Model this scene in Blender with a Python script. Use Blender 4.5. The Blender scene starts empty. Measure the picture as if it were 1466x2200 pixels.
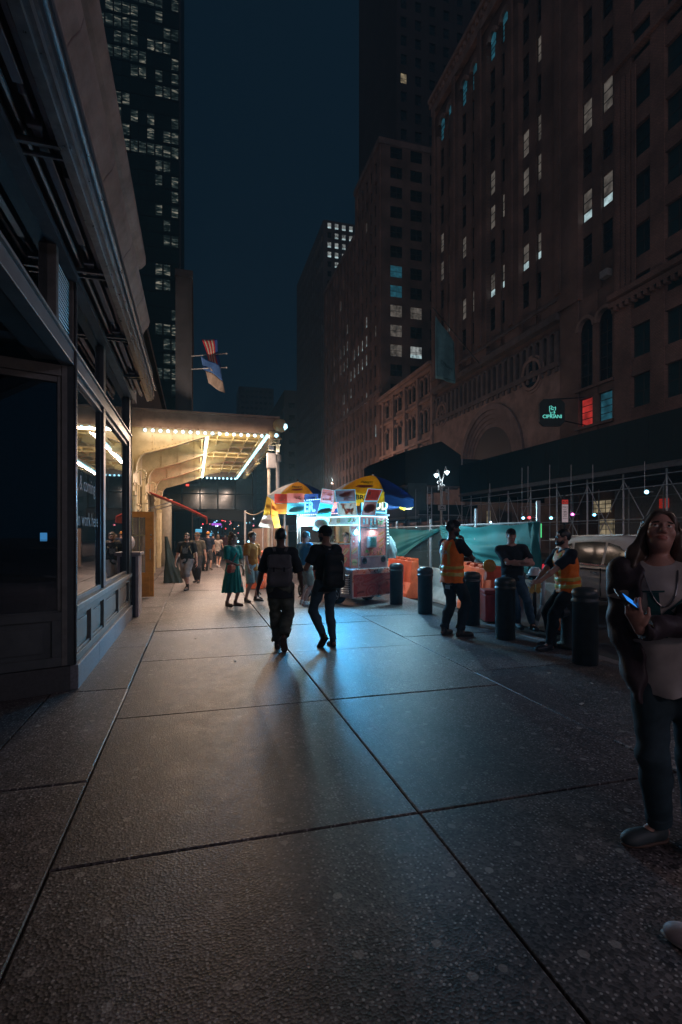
import bpy, math, random
import numpy as np
from mathutils import Vector, Matrix
R = math.radians
sc = bpy.context.scene
col = sc.collection
rng = random.Random(7)

# ------------------------------------------------------------------ camera
CAM_H, FPX, YAW = 1.55, 1110.0, R(15.7)          # measured from the pavement joints
SN, CS = math.sin(YAW), math.cos(YAW)
cam_data = bpy.data.cameras.new('camera')
cam = bpy.data.objects.new('camera', cam_data); col.objects.link(cam)
cam.location = (0, 0, CAM_H); cam.rotation_euler = (R(90), 0, -YAW)
cam_data.sensor_fit = 'HORIZONTAL'; cam_data.sensor_width = 24.0
cam_data.lens = FPX / 1466 * 24; cam_data.shift_y = 49 / 1466
cam_data.clip_start = 0.05; cam_data.clip_end = 3000
sc.camera = cam
# ------------------------------------------------------------------ night sky
SKY_COL = (0.0026, 0.0098, 0.0190)
w = bpy.data.worlds.new('World'); sc.world = w; w.use_nodes = True
nt = w.node_tree; bg = nt.nodes['Background']
sky = nt.nodes.new('ShaderNodeTexSky'); sky.sky_type = 'NISHITA'; sky.sun_disc = False
sky.sun_elevation = R(-7); sky.sun_rotation = R(200)
add = nt.nodes.new('ShaderNodeMixRGB'); add.blend_type = 'ADD'; add.inputs[0].default_value = 1.0
scl = nt.nodes.new('ShaderNodeMixRGB'); scl.blend_type = 'MULTIPLY'; scl.inputs[0].default_value = 1.0
scl.inputs[2].default_value = (0.05, 0.05, 0.05, 1)
nt.links.new(sky.outputs[0], scl.inputs[1]); nt.links.new(scl.outputs[0], add.inputs[1])
add.inputs[2].default_value = (*SKY_COL, 1)
nt.links.new(add.outputs[0], bg.inputs['Color']); bg.inputs['Strength'].default_value = 1.0
# the glow of the city, very soft, from behind the viewer and to the left
gl_ = bpy.data.lights.new('city glow', 'SUN'); gl_.energy = 0.34; gl_.angle = R(60); gl_.color = (0.96, 0.82, 0.90)
go_ = bpy.data.objects.new('city glow', gl_); col.objects.link(go_)
go_.rotation_euler = Vector((0.52, 0.80, -0.17)).to_track_quat('-Z', 'Y').to_euler()
# ------------------------------------------------------------------ exposure, render
sc.view_settings.view_transform = 'Standard'; sc.view_settings.look = 'None'
sc.view_settings.exposure = 0.0; sc.view_settings.gamma = 1.0
cy = sc.cycles
cy.max_bounces = 5; cy.diffuse_bounces = 3; cy.glossy_bounces = 3; cy.transmission_bounces = 4
cy.transparent_max_bounces = 8; cy.caustics_reflective = False; cy.caustics_refractive = False
cy.sample_clamp_indirect = 3.0; cy.use_denoising = True; cy.use_light_tree = True

# ------------------------------------------------------------------ where a point of the place is
def px(u, v, d):
    lat = (u - 733) / FPX * d; up = (1149 - v) / FPX * d
    return Vector((d * SN + lat * CS, d * CS - lat * SN, CAM_H + up))
def gp(u, v, z=0.0):
    return px(u, v, (CAM_H - z) * FPX / (v - 1149))
def on_x(u, v, X):
    t = (u - 733) / FPX
    return px(u, v, X / (SN + t * CS))
def on_y(u, v, Y):
    t = (u - 733) / FPX
    return px(u, v, Y / (CS - t * SN))

# ------------------------------------------------------------------ materials
MATS = {}
def M(name, c, rough=0.6, metal=0.0, var=0.25, scale=6.0, bump=0.0, bscale=60.0, spec=0.5,
      emit=None, es=0.0, rvar=0.15, dirt=None, tint=None, sample=True, coat=0.0):
    if name in MATS: return MATS[name]
    m = bpy.data.materials.new(name); m.use_nodes = True; t = m.node_tree; n = t.nodes; l = t.links
    b = n['Principled BSDF']
    b.inputs['Roughness'].default_value = rough; b.inputs['Metallic'].default_value = metal
    b.inputs['Specular IOR Level'].default_value = spec
    if coat: b.inputs['Coat Weight'].default_value = coat
    tc = n.new('ShaderNodeTexCoord')
    if var > 0 or dirt:
        nz = n.new('ShaderNodeTexNoise'); nz.inputs['Scale'].default_value = scale
        nz.inputs['Detail'].default_value = 6; nz.inputs['Roughness'].default_value = 0.62
        l.new(tc.outputs['Object'], nz.inputs['Vector'])
        rp = n.new('ShaderNodeValToRGB'); rp.color_ramp.elements[0].position = 0.3; rp.color_ramp.elements[1].position = 0.72
        lo = tuple(max(0, x * (1 - var)) for x in c); hi = tuple(min(1, x * (1 + var * 0.7)) for x in (tint or c))
        rp.color_ramp.elements[0].color = (*(dirt or lo), 1); rp.color_ramp.elements[1].color = (*hi, 1)
        l.new(nz.outputs['Fac'], rp.inputs['Fac']); l.new(rp.outputs[0], b.inputs['Base Color'])
        mr = n.new('ShaderNodeMapRange'); mr.inputs['To Min'].default_value = max(0.02, rough - rvar)
        mr.inputs['To Max'].default_value = min(1, rough + rvar)
        l.new(nz.outputs['Fac'], mr.inputs['Value']); l.new(mr.outputs[0], b.inputs['Roughness'])
    else:
        b.inputs['Base Color'].default_value = (*c, 1)
    if bump > 0:
        n2 = n.new('ShaderNodeTexNoise'); n2.inputs['Scale'].default_value = bscale; n2.inputs['Detail'].default_value = 4
        l.new(tc.outputs['Object'], n2.inputs['Vector'])
        bp = n.new('ShaderNodeBump'); bp.inputs['Strength'].default_value = min(1, bump); bp.inputs['Distance'].default_value = 0.01
        l.new(n2.outputs['Fac'], bp.inputs['Height']); l.new(bp.outputs[0], b.inputs['Normal'])
    if emit:
        b.inputs['Emission Color'].default_value = (*emit, 1); b.inputs['Emission Strength'].default_value = es
        if not sample: m.cycles.emission_sampling = 'NONE'
    MATS[name] = m; return m
def glass(name, tint=(0.02, 0.03, 0.035), refl=0.3, alpha=0.75, rough=0.02):
    """window glass: a clear sheet that mirrors more at grazing angles, with dust on it"""
    if name in MATS: return MATS[name]
    m = bpy.data.materials.new(name); m.use_nodes = True; t = m.node_tree; n = t.nodes; l = t.links
    n.remove(n['Principled BSDF']); out = n['Material Output']
    tr = n.new('ShaderNodeBsdfTransparent'); tr.inputs[0].default_value = (alpha, alpha * 1.02, alpha * 1.04, 1)
    gl = n.new('ShaderNodeBsdfGlossy'); gl.inputs['Roughness'].default_value = rough; gl.inputs['Color'].default_value = (0.9, 0.95, 1, 1)
    df = n.new('ShaderNodeBsdfDiffuse'); df.inputs[0].default_value = (*tint, 1)
    fr = n.new('ShaderNodeFresnel'); fr.inputs[0].default_value = 1.5
    mr = n.new('ShaderNodeMapRange'); mr.inputs['To Min'].default_value = refl * 0.4; mr.inputs['To Max'].default_value = 1.0
    l.new(fr.outputs[0], mr.inputs['Value'])
    m1 = n.new('ShaderNodeMixShader'); m2 = n.new('ShaderNodeMixShader')
    tc = n.new('ShaderNodeTexCoord'); mp = n.new('ShaderNodeMapping'); mp.inputs['Scale'].default_value = (14, 14, 1.2)
    nz = n.new('ShaderNodeTexNoise'); nz.inputs['Scale'].default_value = 2.5; nz.inputs['Detail'].default_value = 5
    l.new(tc.outputs['Object'], mp.inputs['Vector']); l.new(mp.outputs[0], nz.inputs['Vector'])
    dm = n.new('ShaderNodeMapRange'); dm.inputs['From Min'].default_value = 0.4; dm.inputs['From Max'].default_value = 0.8
    dm.inputs['To Min'].default_value = 0.04; dm.inputs['To Max'].default_value = 0.35
    l.new(nz.outputs['Fac'], dm.inputs['Value'])
    l.new(dm.outputs[0], m1.inputs[0]); l.new(tr.outputs[0], m1.inputs[1]); l.new(df.outputs[0], m1.inputs[2])
    l.new(mr.outputs[0], m2.inputs[0]); l.new(m1.outputs[0], m2.inputs[1]); l.new(gl.outputs[0], m2.inputs[2])
    l.new(m2.outputs[0], out.inputs[0]); MATS[name] = m; return m

# ------------------------------------------------------------------ mesh collecting
WM = {}
def wm(o): return WM.get(o.name, Matrix.Identity(4)) if o else Matrix.Identity(4)
class MB:
    def __init__(s): s.v = []; s.f = []; s.m = []; s.cur = 0
    def mat(s, i): s.cur = i; return s
    def add(s, vs, fs):
        o = len(s.v); s.v.extend([tuple(p) for p in vs])
        for f in fs: s.f.append(tuple(i + o for i in f)); s.m.append(s.cur)
        return s
    def box(s, a, b):
        x0, y0, z0 = (min(a[i], b[i]) for i in range(3)); x1, y1, z1 = (max(a[i], b[i]) for i in range(3))
        return s.add([(x0,y0,z0),(x1,y0,z0),(x1,y1,z0),(x0,y1,z0),(x0,y0,z1),(x1,y0,z1),(x1,y1,z1),(x0,y1,z1)],
                     [(0,3,2,1),(4,5,6,7),(0,1,5,4),(1,2,6,5),(2,3,7,6),(3,0,4,7)])
    def obox(s, o, ex, ey, ez, hx, hy, hz):
        """box about centre o with axes ex, ey, ez and half sizes"""
        o = Vector(o); vs = []
        for k in (-1, 1):
            for i, j in ((-1,-1),(1,-1),(1,1),(-1,1)):
                vs.append(o + Vector(ex)*hx*i + Vector(ey)*hy*j + Vector(ez)*hz*k)
        return s.add(vs, [(0,3,2,1),(4,5,6,7),(0,1,5,4),(1,2,6,5),(2,3,7,6),(3,0,4,7)])
    def bar(s, a, b, w, h=None):
        a = Vector(a); b = Vector(b); d = b - a; L = d.length; d.normalize(); h = h or w
        up = Vector((0,0,1)) if abs(d.z) < 0.95 else Vector((1,0,0)); sd = d.cross(up).normalized(); u2 = sd.cross(d)
        return s.obox((a+b)/2, sd, d, u2, w/2, L/2, h/2)
    def tube(s, a, b, r, n=10, r2=None, caps=True):
        a = Vector(a); b = Vector(b); d = (b - a).normalized(); r2 = r if r2 is None else r2
        up = Vector((0,0,1)) if abs(d.z) < 0.95 else Vector((1,0,0)); sx = d.cross(up).normalized(); sy = d.cross(sx)
        vs = []
        for p, q in ((a, r), (b, r2)):
            for i in range(n):
                t = 2*math.pi*i/n; vs.append(p + sx*math.cos(t)*q + sy*math.sin(t)*q)
        fs = [(i, (i+1) % n, n+(i+1) % n, n+i) for i in range(n)]
        if caps: fs += [tuple(range(n-1, -1, -1)), tuple(range(n, 2*n))]
        return s.add(vs, [tuple(reversed(f)) for f in fs])
    def path(s, pts, r, n=8):
        for i in range(len(pts)-1): s.tube(pts[i], pts[i+1], r, n)
        return s
    def lathe(s, c, prof, n=24, ax=None):
        """profile of (radius, height) about the z axis (or ax) at c"""
        c = Vector(c); az = Vector(ax or (0,0,1)).normalized()
        up = Vector((0,0,1)) if abs(az.z) < 0.95 else Vector((1,0,0))
        sx = az.cross(up).normalized(); sy = az.cross(sx); vs = []
        for r, z in prof:
            for i in range(n):
                t = 2*math.pi*i/n; vs.append(c + sx*math.cos(t)*r + sy*math.sin(t)*r + az*z)
        fs = []
        for k in range(len(prof)-1):
            for i in range(n):
                j = (i+1) % n; fs.append((k*n+j, k*n+i, (k+1)*n+i, (k+1)*n+j))
        fs.append(tuple(range(n))); fs.append(tuple(range(len(prof)*n-1, (len(prof)-1)*n-1, -1)))
        return s.add(vs, fs)
    def prism(s, poly, o, ex, ey, en, t):
        """2-D outline in the plane (o; ex, ey) given thickness t along en"""
        o = Vector(o); ex = Vector(ex); ey = Vector(ey); en = Vector(en); n = len(poly)
        A = [o + ex*p[0] + ey*p[1] for p in poly]; B = [p + en*t for p in A]
        fs = [tuple(range(n-1, -1, -1)), tuple(range(n, 2*n))] + [(i, (i+1) % n, n+(i+1) % n, n+i) for i in range(n)]
        return s.add(A + B, fs)
    def ball(s, c, r, n=10, m=7, sq=(1,1,1)):
        c = Vector(c); vs = [c + Vector((0,0,r*sq[2]))]
        for k in range(1, m):
            for i in range(n):
                a = math.pi*k/m; t = 2*math.pi*i/n
                vs.append(c + Vector((math.sin(a)*math.cos(t)*r*sq[0], math.sin(a)*math.sin(t)*r*sq[1], math.cos(a)*r*sq[2])))
        vs.append(c - Vector((0,0,r*sq[2]))); fs = []
        for i in range(n): fs.append((0, 1+i, 1+(i+1) % n)); fs.append((len(vs)-1, 1+(m-2)*n+(i+1) % n, 1+(m-2)*n+i))
        for k in range(m-2):
            for i in range(n): fs.append((1+k*n+i, 1+(k+1)*n+i, 1+(k+1)*n+(i+1) % n, 1+k*n+(i+1) % n))
        return s.add(vs, fs)
    def grid(s, fn, nu, nv, thick=None):
        """sheet fn(a, b), a and b in 0..1; with thick an offset second side"""
        vs = [Vector(fn(i/nu, j/nv)) for j in range(nv+1) for i in range(nu+1)]
        fs = [(j*(nu+1)+i, j*(nu+1)+i+1, (j+1)*(nu+1)+i+1, (j+1)*(nu+1)+i) for j in range(nv) for i in range(nu)]
        if thick is not None:
            t = Vector(thick); k = len(vs); vs = vs + [p + t for p in vs]
            fs2 = [tuple(reversed([i + k for i in f])) for f in fs]
            rim = [i for i in range(nu+1)] + [(j+1)*(nu+1)+nu for j in range(nv)] + [nv*(nu+1)+nu-1-i for i in range(nu)] + [(nv-1-j)*(nu+1) for j in range(nv)]
            rim = rim[:-1] if rim[-1] == rim[0] else rim
            fs = fs + fs2 + [(rim[i], rim[i-1], rim[i-1]+k, rim[i]+k) for i in range(len(rim))]
        return s.add(vs, fs)
    def text(s, txt, size, fn, bold=0.0, align='CENTER'):
        vs, fs = text_shape(txt, size, bold, align)
        return s.add([fn(x, y) for x, y in vs], fs)
    def build(s, name, mat, parent=None, smooth=False, local=False, bevel=0.0):
        vs = s.v
        if parent is not None and not local:
            inv = wm(parent).inverted(); vs = [tuple(inv @ Vector(p)) for p in s.v]
        me = bpy.data.meshes.new(name); me.from_pydata(vs, [], s.f)
        mats = mat if isinstance(mat, (list, tuple)) else [mat]
        for m in mats: me.materials.append(m)
        me.polygons.foreach_set('material_index', [min(i, len(mats)-1) for i in s.m])
        if smooth: me.polygons.foreach_set('use_smooth', [True]*len(s.f))
        me.update()
        o = bpy.data.objects.new(name, me); col.objects.link(o)
        if parent is not None: o.parent = parent
        WM[o.name] = wm(parent)
        if bevel > 0:
            b = o.modifiers.new('edge', 'BEVEL'); b.width = bevel; b.segments = 2; b.limit_method = 'ANGLE'
        return o
TXT = {}
def text_shape(txt, size, bold, align):
    k = (txt, size, bold, align)
    if k in TXT: return TXT[k]
    cu = bpy.data.curves.new('lettering', 'FONT'); cu.body = txt; cu.size = size; cu.align_x = align; cu.align_y = 'CENTER'
    cu.offset = bold; cu.resolution_u = 2
    ob = bpy.data.objects.new('lettering', cu); col.objects.link(ob)
    me = bpy.data.meshes.new_from_object(ob.evaluated_get(bpy.context.evaluated_depsgraph_get()))
    vs = [(v.co.x, v.co.y) for v in me.vertices]; fs = [tuple(p.vertices) for p in me.polygons]
    bpy.data.objects.remove(ob); bpy.data.curves.remove(cu); bpy.data.meshes.remove(me)
    TXT[k] = (vs, fs); return TXT[k]
def tag(o, label=None, cat=None, group=None, kind=None):
    if label: o['label'] = label
    if cat: o['category'] = cat
    if group: o['group'] = group
    if kind: o['kind'] = kind
    return o
def thing(name, label, cat, loc=(0,0,0), rz=0.0, group=None):
    o = bpy.data.objects.new(name, None); col.objects.link(o); o.empty_display_size = 0.1
    o.location = loc; o.rotation_euler = (0, 0, rz)
    WM[o.name] = Matrix.Translation(Vector(loc)) @ Matrix.Rotation(rz, 4, 'Z')
    return tag(o, label, cat, group)
def dup(root, loc, rz, label=None, group=None):
    r = root.copy(); col.objects.link(r); r.location = loc; r.rotation_euler = (0, 0, rz)
    WM[r.name] = Matrix.Translation(Vector(loc)) @ Matrix.Rotation(rz, 4, 'Z')
    if label: r['label'] = label
    if group: r['group'] = group
    for ch in list(root.children):
        c = ch.copy(); col.objects.link(c); c.parent = r
        for g in ch.children:
            d = g.copy(); col.objects.link(d); d.parent = c
    return r
def light(name, kind, loc, power, color, size=0.1, parent=None, target=None, spot=None):
    ld = bpy.data.lights.new(name, kind); ld.energy = power; ld.color = color
    if kind == 'AREA': ld.size = size
    elif kind != 'SUN': ld.shadow_soft_size = size
    if kind == 'SPOT' and spot: ld.spot_size = R(spot); ld.spot_blend = 0.6
    o = bpy.data.objects.new(name, ld); col.objects.link(o)
    p = Vector(loc)
    if target is not None:
        o.rotation_euler = (Vector(target) - p).to_track_quat('-Z', 'Y').to_euler()
    if parent is not None:
        o.parent = parent; inv = wm(parent).inverted(); p = inv @ p
    o.location = p; return o
# ================================================================== ground
JX = [-1.36, -0.655, 1.20, 3.03, 4.86]            # long joints of the pavement (x)
def slab_material():
    m = bpy.data.materials.new('exposed aggregate concrete'); m.use_nodes = True; t = m.node_tree; n = t.nodes; l = t.links
    b = n['Principled BSDF']; tc = n.new('ShaderNodeTexCoord')
    def nz(s, d=6, r=0.6):
        k = n.new('ShaderNodeTexNoise'); k.inputs['Scale'].default_value = s; k.inputs['Detail'].default_value = d
        k.inputs['Roughness'].default_value = r; l.new(tc.outputs['Object'], k.inputs['Vector']); return k
    def vor(s, rnd=1.0):
        k = n.new('ShaderNodeTexVoronoi'); k.voronoi_dimensions = '2D'; k.inputs['Scale'].default_value = s; k.inputs['Randomness'].default_value = rnd
        l.new(tc.outputs['Object'], k.inputs['Vector']); return k
    def ramp(src, p0, c0, p1, c1):
        k = n.new('ShaderNodeValToRGB'); e = k.color_ramp.elements; e[0].position = p0; e[0].color = (*c0, 1); e[1].position = p1; e[1].color = (*c1, 1)
        l.new(src, k.inputs['Fac']); return k
    def mix(f, a, c, mode='MIX'):
        k = n.new('ShaderNodeMixRGB'); k.blend_type = mode
        if isinstance(f, float): k.inputs[0].default_value = f
        else: l.new(f, k.inputs[0])
        for s, i in ((a, 1), (c, 2)):
            if isinstance(s, tuple): k.inputs[i].default_value = (*s, 1)
            else: l.new(s, k.inputs[i])
        return k.outputs[0]
    big = nz(0.9, 8, 0.65); mid = nz(5.5, 6, 0.7)
    base = ramp(big.outputs['Fac'], 0.3, (0.085, 0.076, 0.080), 0.72, (0.178, 0.158, 0.162)).outputs[0]
    base = mix(0.55, base, ramp(mid.outputs['Fac'], 0.32, (0.55, 0.55, 0.55), 0.7, (1.25, 1.2, 1.15)).outputs[0], 'MULTIPLY')
    v = vor(85.0)                                                   # pebbles about a centimetre apart
    vs_ = n.new('ShaderNodeSeparateColor'); l.new(v.outputs['Color'], vs_.inputs[0])
    base = mix(0.75, base, ramp(vs_.outputs[0], 0.15, (0.22, 0.21, 0.21), 0.85, (1.9, 1.85, 1.8)).outputs[0], 'MULTIPLY')
    v2 = vor(46.0)
    spk = ramp(v2.outputs['Distance'], 0.20, (1, 1, 1), 0.30, (0, 0, 0)).outputs[0]
    pick = n.new('ShaderNodeSeparateColor'); l.new(v2.outputs['Color'], pick.inputs[0])
    lit = ramp(pick.outputs[0], 0.70, (0, 0, 0), 0.76, (1, 1, 1)).outputs[0]
    base = mix(mix(1.0, spk, lit, 'MULTIPLY'), base, (0.50, 0.47, 0.45))
    g = vor(4.2); gs = nz(14, 3)                                     # trodden chewing gum
    gd = n.new('ShaderNodeMath'); gd.operation = 'MULTIPLY_ADD'; l.new(gs.outputs['Fac'], gd.inputs[0]); gd.inputs[1].default_value = 0.10; l.new(g.outputs['Distance'], gd.inputs[2])
    gm = ramp(gd.outputs[0], 0.125, (1, 1, 1), 0.14, (0, 0, 0)).outputs[0]
    gp_ = n.new('ShaderNodeSeparateColor'); l.new(g.outputs['Color'], gp_.inputs[0])
    gl = ramp(gp_.outputs[1], 0.30, (0, 0, 0), 0.32, (1, 1, 1)).outputs[0]
    gcol = ramp(gp_.outputs[0], 0.35, (0.05, 0.045, 0.042), 0.42, (0.46, 0.42, 0.38)).outputs[0]
    gmask = mix(1.0, gm, gl, 'MULTIPLY')
    base = mix(mix(1.0, gmask, (0.8, 0.8, 0.8), 'MULTIPLY'), base, gcol)
    st = nz(0.55, 9, 0.72); base = mix(0.8, base, ramp(st.outputs['Fac'], 0.38, (0.42, 0.40, 0.40), 0.58, (1.1, 1.08, 1.06)).outputs[0], 'MULTIPLY')      # spills and worn tracks
    ck = n.new('ShaderNodeTexVoronoi'); ck.voronoi_dimensions = '2D'; ck.feature = 'DISTANCE_TO_EDGE'; ck.inputs['Scale'].default_value = 0.33                                            # a few hairline cracks
    wq = n.new('ShaderNodeVectorMath'); wq.operation = 'MULTIPLY_ADD'; wn = nz(3.0, 6); l.new(wn.outputs['Color'], wq.inputs[0]); wq.inputs[1].default_value = (0.5, 0.5, 0.5); l.new(tc.outputs['Object'], wq.inputs[2]); l.new(wq.outputs[0], ck.inputs['Vector'])
    base = mix(mix(1.0, ramp(ck.outputs['Distance'], 0.0015, (1, 1, 1), 0.004, (0, 0, 0)).outputs[0], ramp(big.outputs['Fac'], 0.5, (0, 0, 0), 0.56, (1, 1, 1)).outputs[0], 'MULTIPLY'), base, (0.02, 0.018, 0.017))
    at = n.new('ShaderNodeAttribute'); at.attribute_name = 'tone'
    base = mix(1.0, base, at.outputs['Color'], 'MULTIPLY')
    l.new(base, b.inputs['Base Color'])
    rm = n.new('ShaderNodeMapRange'); rm.inputs['To Min'].default_value = 0.36; rm.inputs['To Max'].default_value = 0.62
    l.new(mid.outputs['Fac'], rm.inputs['Value']); l.new(rm.outputs[0], b.inputs['Roughness'])
    b.inputs['Specular IOR Level'].default_value = 0.55
    bp = n.new('ShaderNodeBump'); bp.inputs['Strength'].default_value = 0.38; bp.inputs['Distance'].default_value = 0.006
    hm = mix(0.5, v.outputs['Distance'], mid.outputs['Fac']); l.new(hm, bp.inputs['Height']); l.new(bp.outputs[0], b.inputs['Normal'])
    return m
def sidewalk():
    mb = MB(); tones = []
    cols = [(-14.0, -1.36, 0.9), (JX[0], JX[1], 0.9), (JX[1], JX[2], 0.0), (JX[2], JX[3], 0.0), (JX[3], JX[4], 0.55)]
    g = 0.011
    rr = random.Random(3)
    for x0, x1, off in cols:
        y = -7.54 + off
        if x0 < -10:
            mb.box((x0, -9, -0.12), (x1 - g, 140, -0.001)); tones += [0.85]*8; continue
        while y < 140:
            st = 2.04 if y < 60 else 20
            dz = rr.uniform(-0.004, 0.004)
            e = 0.006
            a, b2, c, d = x0 + g/2, x1 - g/2, y + g/2, y + st - g/2
            wob = [rr.uniform(-0.009, 0.009) for _ in range(4)]
            mb.add([(a,c,-0.12),(b2,c,-0.12),(b2,d,-0.12),(a,d,-0.12),
                    (a+wob[0],c,dz-e),(b2,c+wob[1],dz-e),(b2+wob[2],d,dz-e),(a,d+wob[3],dz-e),
                    (a+e,c+e,dz),(b2-e,c+e,dz),(b2-e,d-e,dz),(a+e,d-e,dz)],
                   [(0,1,5,4),(1,2,6,5),(2,3,7,6),(3,0,4,7),(4,5,9,8),(5,6,10,9),(6,7,11,10),(7,4,8,11),(8,9,10,11)])
            tones += [rr.uniform(0.68, 1.12)]*12
            y += st
    o = mb.build('sidewalk', slab_material())
    at = o.data.color_attributes.new('tone', 'FLOAT_COLOR', 'POINT')
    at.data.foreach_set('color', [c for t in tones for c in (t, t, t, 1)])
    tag(o, kind='structure')
    k = MB(); k.box((-16, -12, -0.3), (JX[4], 140, -0.06)); tag(k.build('ground', M('joint dirt', (0.02, 0.018, 0.016), 0.95)), kind='structure')
    k = MB()
    y = -10.0
    while y < 140:
        k.box((JX[4] + 0.006, y, -0.2), (JX[4] + 0.17, y + 1.49, -0.004)); y += 1.5
    tag(k.build('kerb', M('granite kerb', (0.22, 0.22, 0.225), 0.6, var=0.35, scale=20, bump=0.3), bevel=0.012), kind='structure')
    k = MB(); k.add([(JX[4]+0.1, -60, -0.15), (26, -60, -0.15), (26, 700, -0.15), (JX[4]+0.1, 700, -0.15)], [(0,1,2,3)])
    tag(k.build('road', M('asphalt', (0.05, 0.05, 0.053), 0.62, var=0.4, scale=3, bump=0.5, bscale=90)), kind='structure')
    k = MB(); k.box((23.2, -60, -0.2), (32, 700, -0.02)); tag(k.build('far_pavement', M('far concrete', (0.16, 0.15, 0.145), 0.8)), kind='structure')
    k = MB(); k.add([(-900, -300, -0.32), (900, -300, -0.32), (900, 1500, -0.32), (-900, 1500, -0.32)], [(0,1,2,3)])
    tag(k.build('terrain', M('distant ground', (0.06, 0.06, 0.06), 0.9)), kind='structure')
sidewalk()
# ================================================================== left side: shop front
XF = -1.17
paint = M('dark bronze paint', (0.075, 0.085, 0.088), 0.42, var=0.3, scale=5, bump=0.05)
paint2 = M('grey painted wood', (0.16, 0.155, 0.14), 0.5, var=0.35, scale=7, bump=0.08)
metal = M('worn steel trim', (0.30, 0.31, 0.33), 0.32, metal=0.8, var=0.3, scale=9)
dark = M('soot dark', (0.012, 0.013, 0.015), 0.8)
stone = M('weathered limestone', (0.31, 0.26, 0.255), 0.85, var=0.4, scale=2.2, bump=0.5, bscale=14)
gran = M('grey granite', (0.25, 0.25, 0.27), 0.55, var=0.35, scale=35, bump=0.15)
shop_glass = glass('shop glass', refl=0.42)
far_glass = glass('dark street glass', (0.01, 0.014, 0.016), refl=0.35, alpha=0.4)
def storefront():
    t = thing('storefront', 'dark bronze shop front of tall panes over panelled bulkhead and granite plinth', 'shop front', (XF, 5.7, 0))
    b = MB()
    y0, y1 = 5.70, 10.32
    # granite plinth and return plinth
    ra = Vector((XF, 5.70, 0)); rd = Vector((-0.95, -0.31, 0)).normalized(); rn = Vector((rd.y, -rd.x, 0)); rn = rn if rn.y < 0 else -rn
    p = MB(); y = y0
    for yy in (6.9, 8.15, 9.25, y1): p.box((XF - 0.3, y + 0.004, -0.02), (XF + 0.035, yy - 0.004, 0.245)); y = yy
    p.build('plinth', gran, t, bevel=0.008)
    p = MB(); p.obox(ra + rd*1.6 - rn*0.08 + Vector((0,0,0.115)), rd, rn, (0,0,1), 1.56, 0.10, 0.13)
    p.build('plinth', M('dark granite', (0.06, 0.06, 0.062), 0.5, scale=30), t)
    # bulkhead with raised frames round sunk panels
    b = MB(); b.box((XF - 0.12, y0 + 0.02, 0.245), (XF - 0.045, y1, 0.80))
    rails = [(y0 + 0.0, y1, 0.245, 0.325), (y0, y1, 0.70, 0.775)]
    for a, c, z0, z1 in rails: b.box((XF - 0.05, a, z0), (XF, c, z1))
    for a, c in ((5.70, 5.80), (6.56, 6.68), (7.42, 7.62), (8.76, 8.88), (10.06, 10.32)): b.box((XF - 0.05, a, 0.325), (XF - 0.001, c, 0.70))
    for a, c in ((5.80, 6.56), (6.68, 7.42), (7.62, 8.76), (8.88, 10.06)):
        b.box((XF - 0.05, a, 0.325), (XF - 0.018, c, 0.355)); b.box((XF - 0.05, a + 0.09, 0.40), (XF - 0.028, c - 0.09, 0.64))
    b.build('bulkhead_panel', paint2, t, bevel=0.004)
    s = MB(); s.box((XF - 0.12, y0 - 0.01, 0.778), (XF + 0.03, y1, 0.845)); s.build('sill', M('worn sill', (0.24, 0.25, 0.24), 0.45, var=0.35), t, bevel=0.008)
    # frames: corner post, mullions, transom
    f = MB()
    f.box((XF - 0.10, y0 - 0.02, 0.25), (XF + 0.012, y0 + 0.075, 4.08))
    f.build('corner_post', paint, t, bevel=0.006); f = MB(); f.box((XF - 0.14, 7.44, 0.846), (XF - 0.005, 7.60, 4.05)); f.build('mullion', paint, t, bevel=0.006); f = MB(); f.box((XF - 0.14, 10.08, 0.846), (XF + 0.006, 10.32, 4.05))
    f.build('mullion', paint, t, bevel=0.006)
    e = MB(); e.tube((XF + 0.014, y0 - 0.022, 0.26), (XF + 0.014, y0 - 0.022, 4.06), 0.012, 8); e.build('corner_trim', metal, t, smooth=True); e = MB(); e.tube((XF + 0.008, 10.325, 0.3), (XF + 0.008, 10.325, 4.06), 0.011, 8)
    e.build('corner_trim', metal, t, smooth=True)
    f = MB(); f.box((XF - 0.12, -7, 3.235), (XF + 0.004, y1, 3.375)); f.box((XF - 0.1, -7, 3.375), (XF + 0.03, y1, 3.40)); f.box((XF - 0.06, 5.8, 3.16), (XF - 0.02, 10.08, 3.18))
    f.build('transom_bar', M('transom paint', (0.21, 0.2, 0.205), 0.4, var=0.25), t, bevel=0.006)
    for a, c in ((5.775, 7.44), (7.60, 10.08)):
        g = MB(); g.box((XF - 0.065, a + 0.0, 0.846), (XF - 0.057, c, 3.234)); pane = g.build('window', shop_glass, t)
        g = MB()
        for z0, z1 in ((0.846, 0.90), (3.18, 3.234)): g.box((XF - 0.085, a, z0), (XF - 0.035, c, z1))
        for q in (a, c - 0.045): g.box((XF - 0.085, q, 0.90), (XF - 0.035, q + 0.045, 3.18))
        g.build('frame', paint, pane, bevel=0.004)
        g = MB(); g.box((XF - 0.065, a, 3.402), (XF - 0.058, c, 4.05)); g.build('transom_window', shop_glass, t)
    # faded lettering stuck on the first pane
    def wall_xy(yc, zc):
        return lambda x, y: (XF - 0.054, yc + x, zc + y)
    let = M('faded vinyl letters', (0.09, 0.10, 0.115), 0.7, var=0.5, scale=30)
    g = MB(); g.text('& coming', 0.24, wall_xy(6.66, 2.12)); g.build('window_lettering', let, t); g = MB(); g.text('can work here', 0.235, wall_xy(6.62, 1.72)); g.build('window_lettering', let, t)
    # louvre above the alcove and the dark pane beside it
    lv = MB(); lv.box((XF - 0.10, 5.04, 3.402), (XF - 0.085, 5.66, 4.06))
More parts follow.
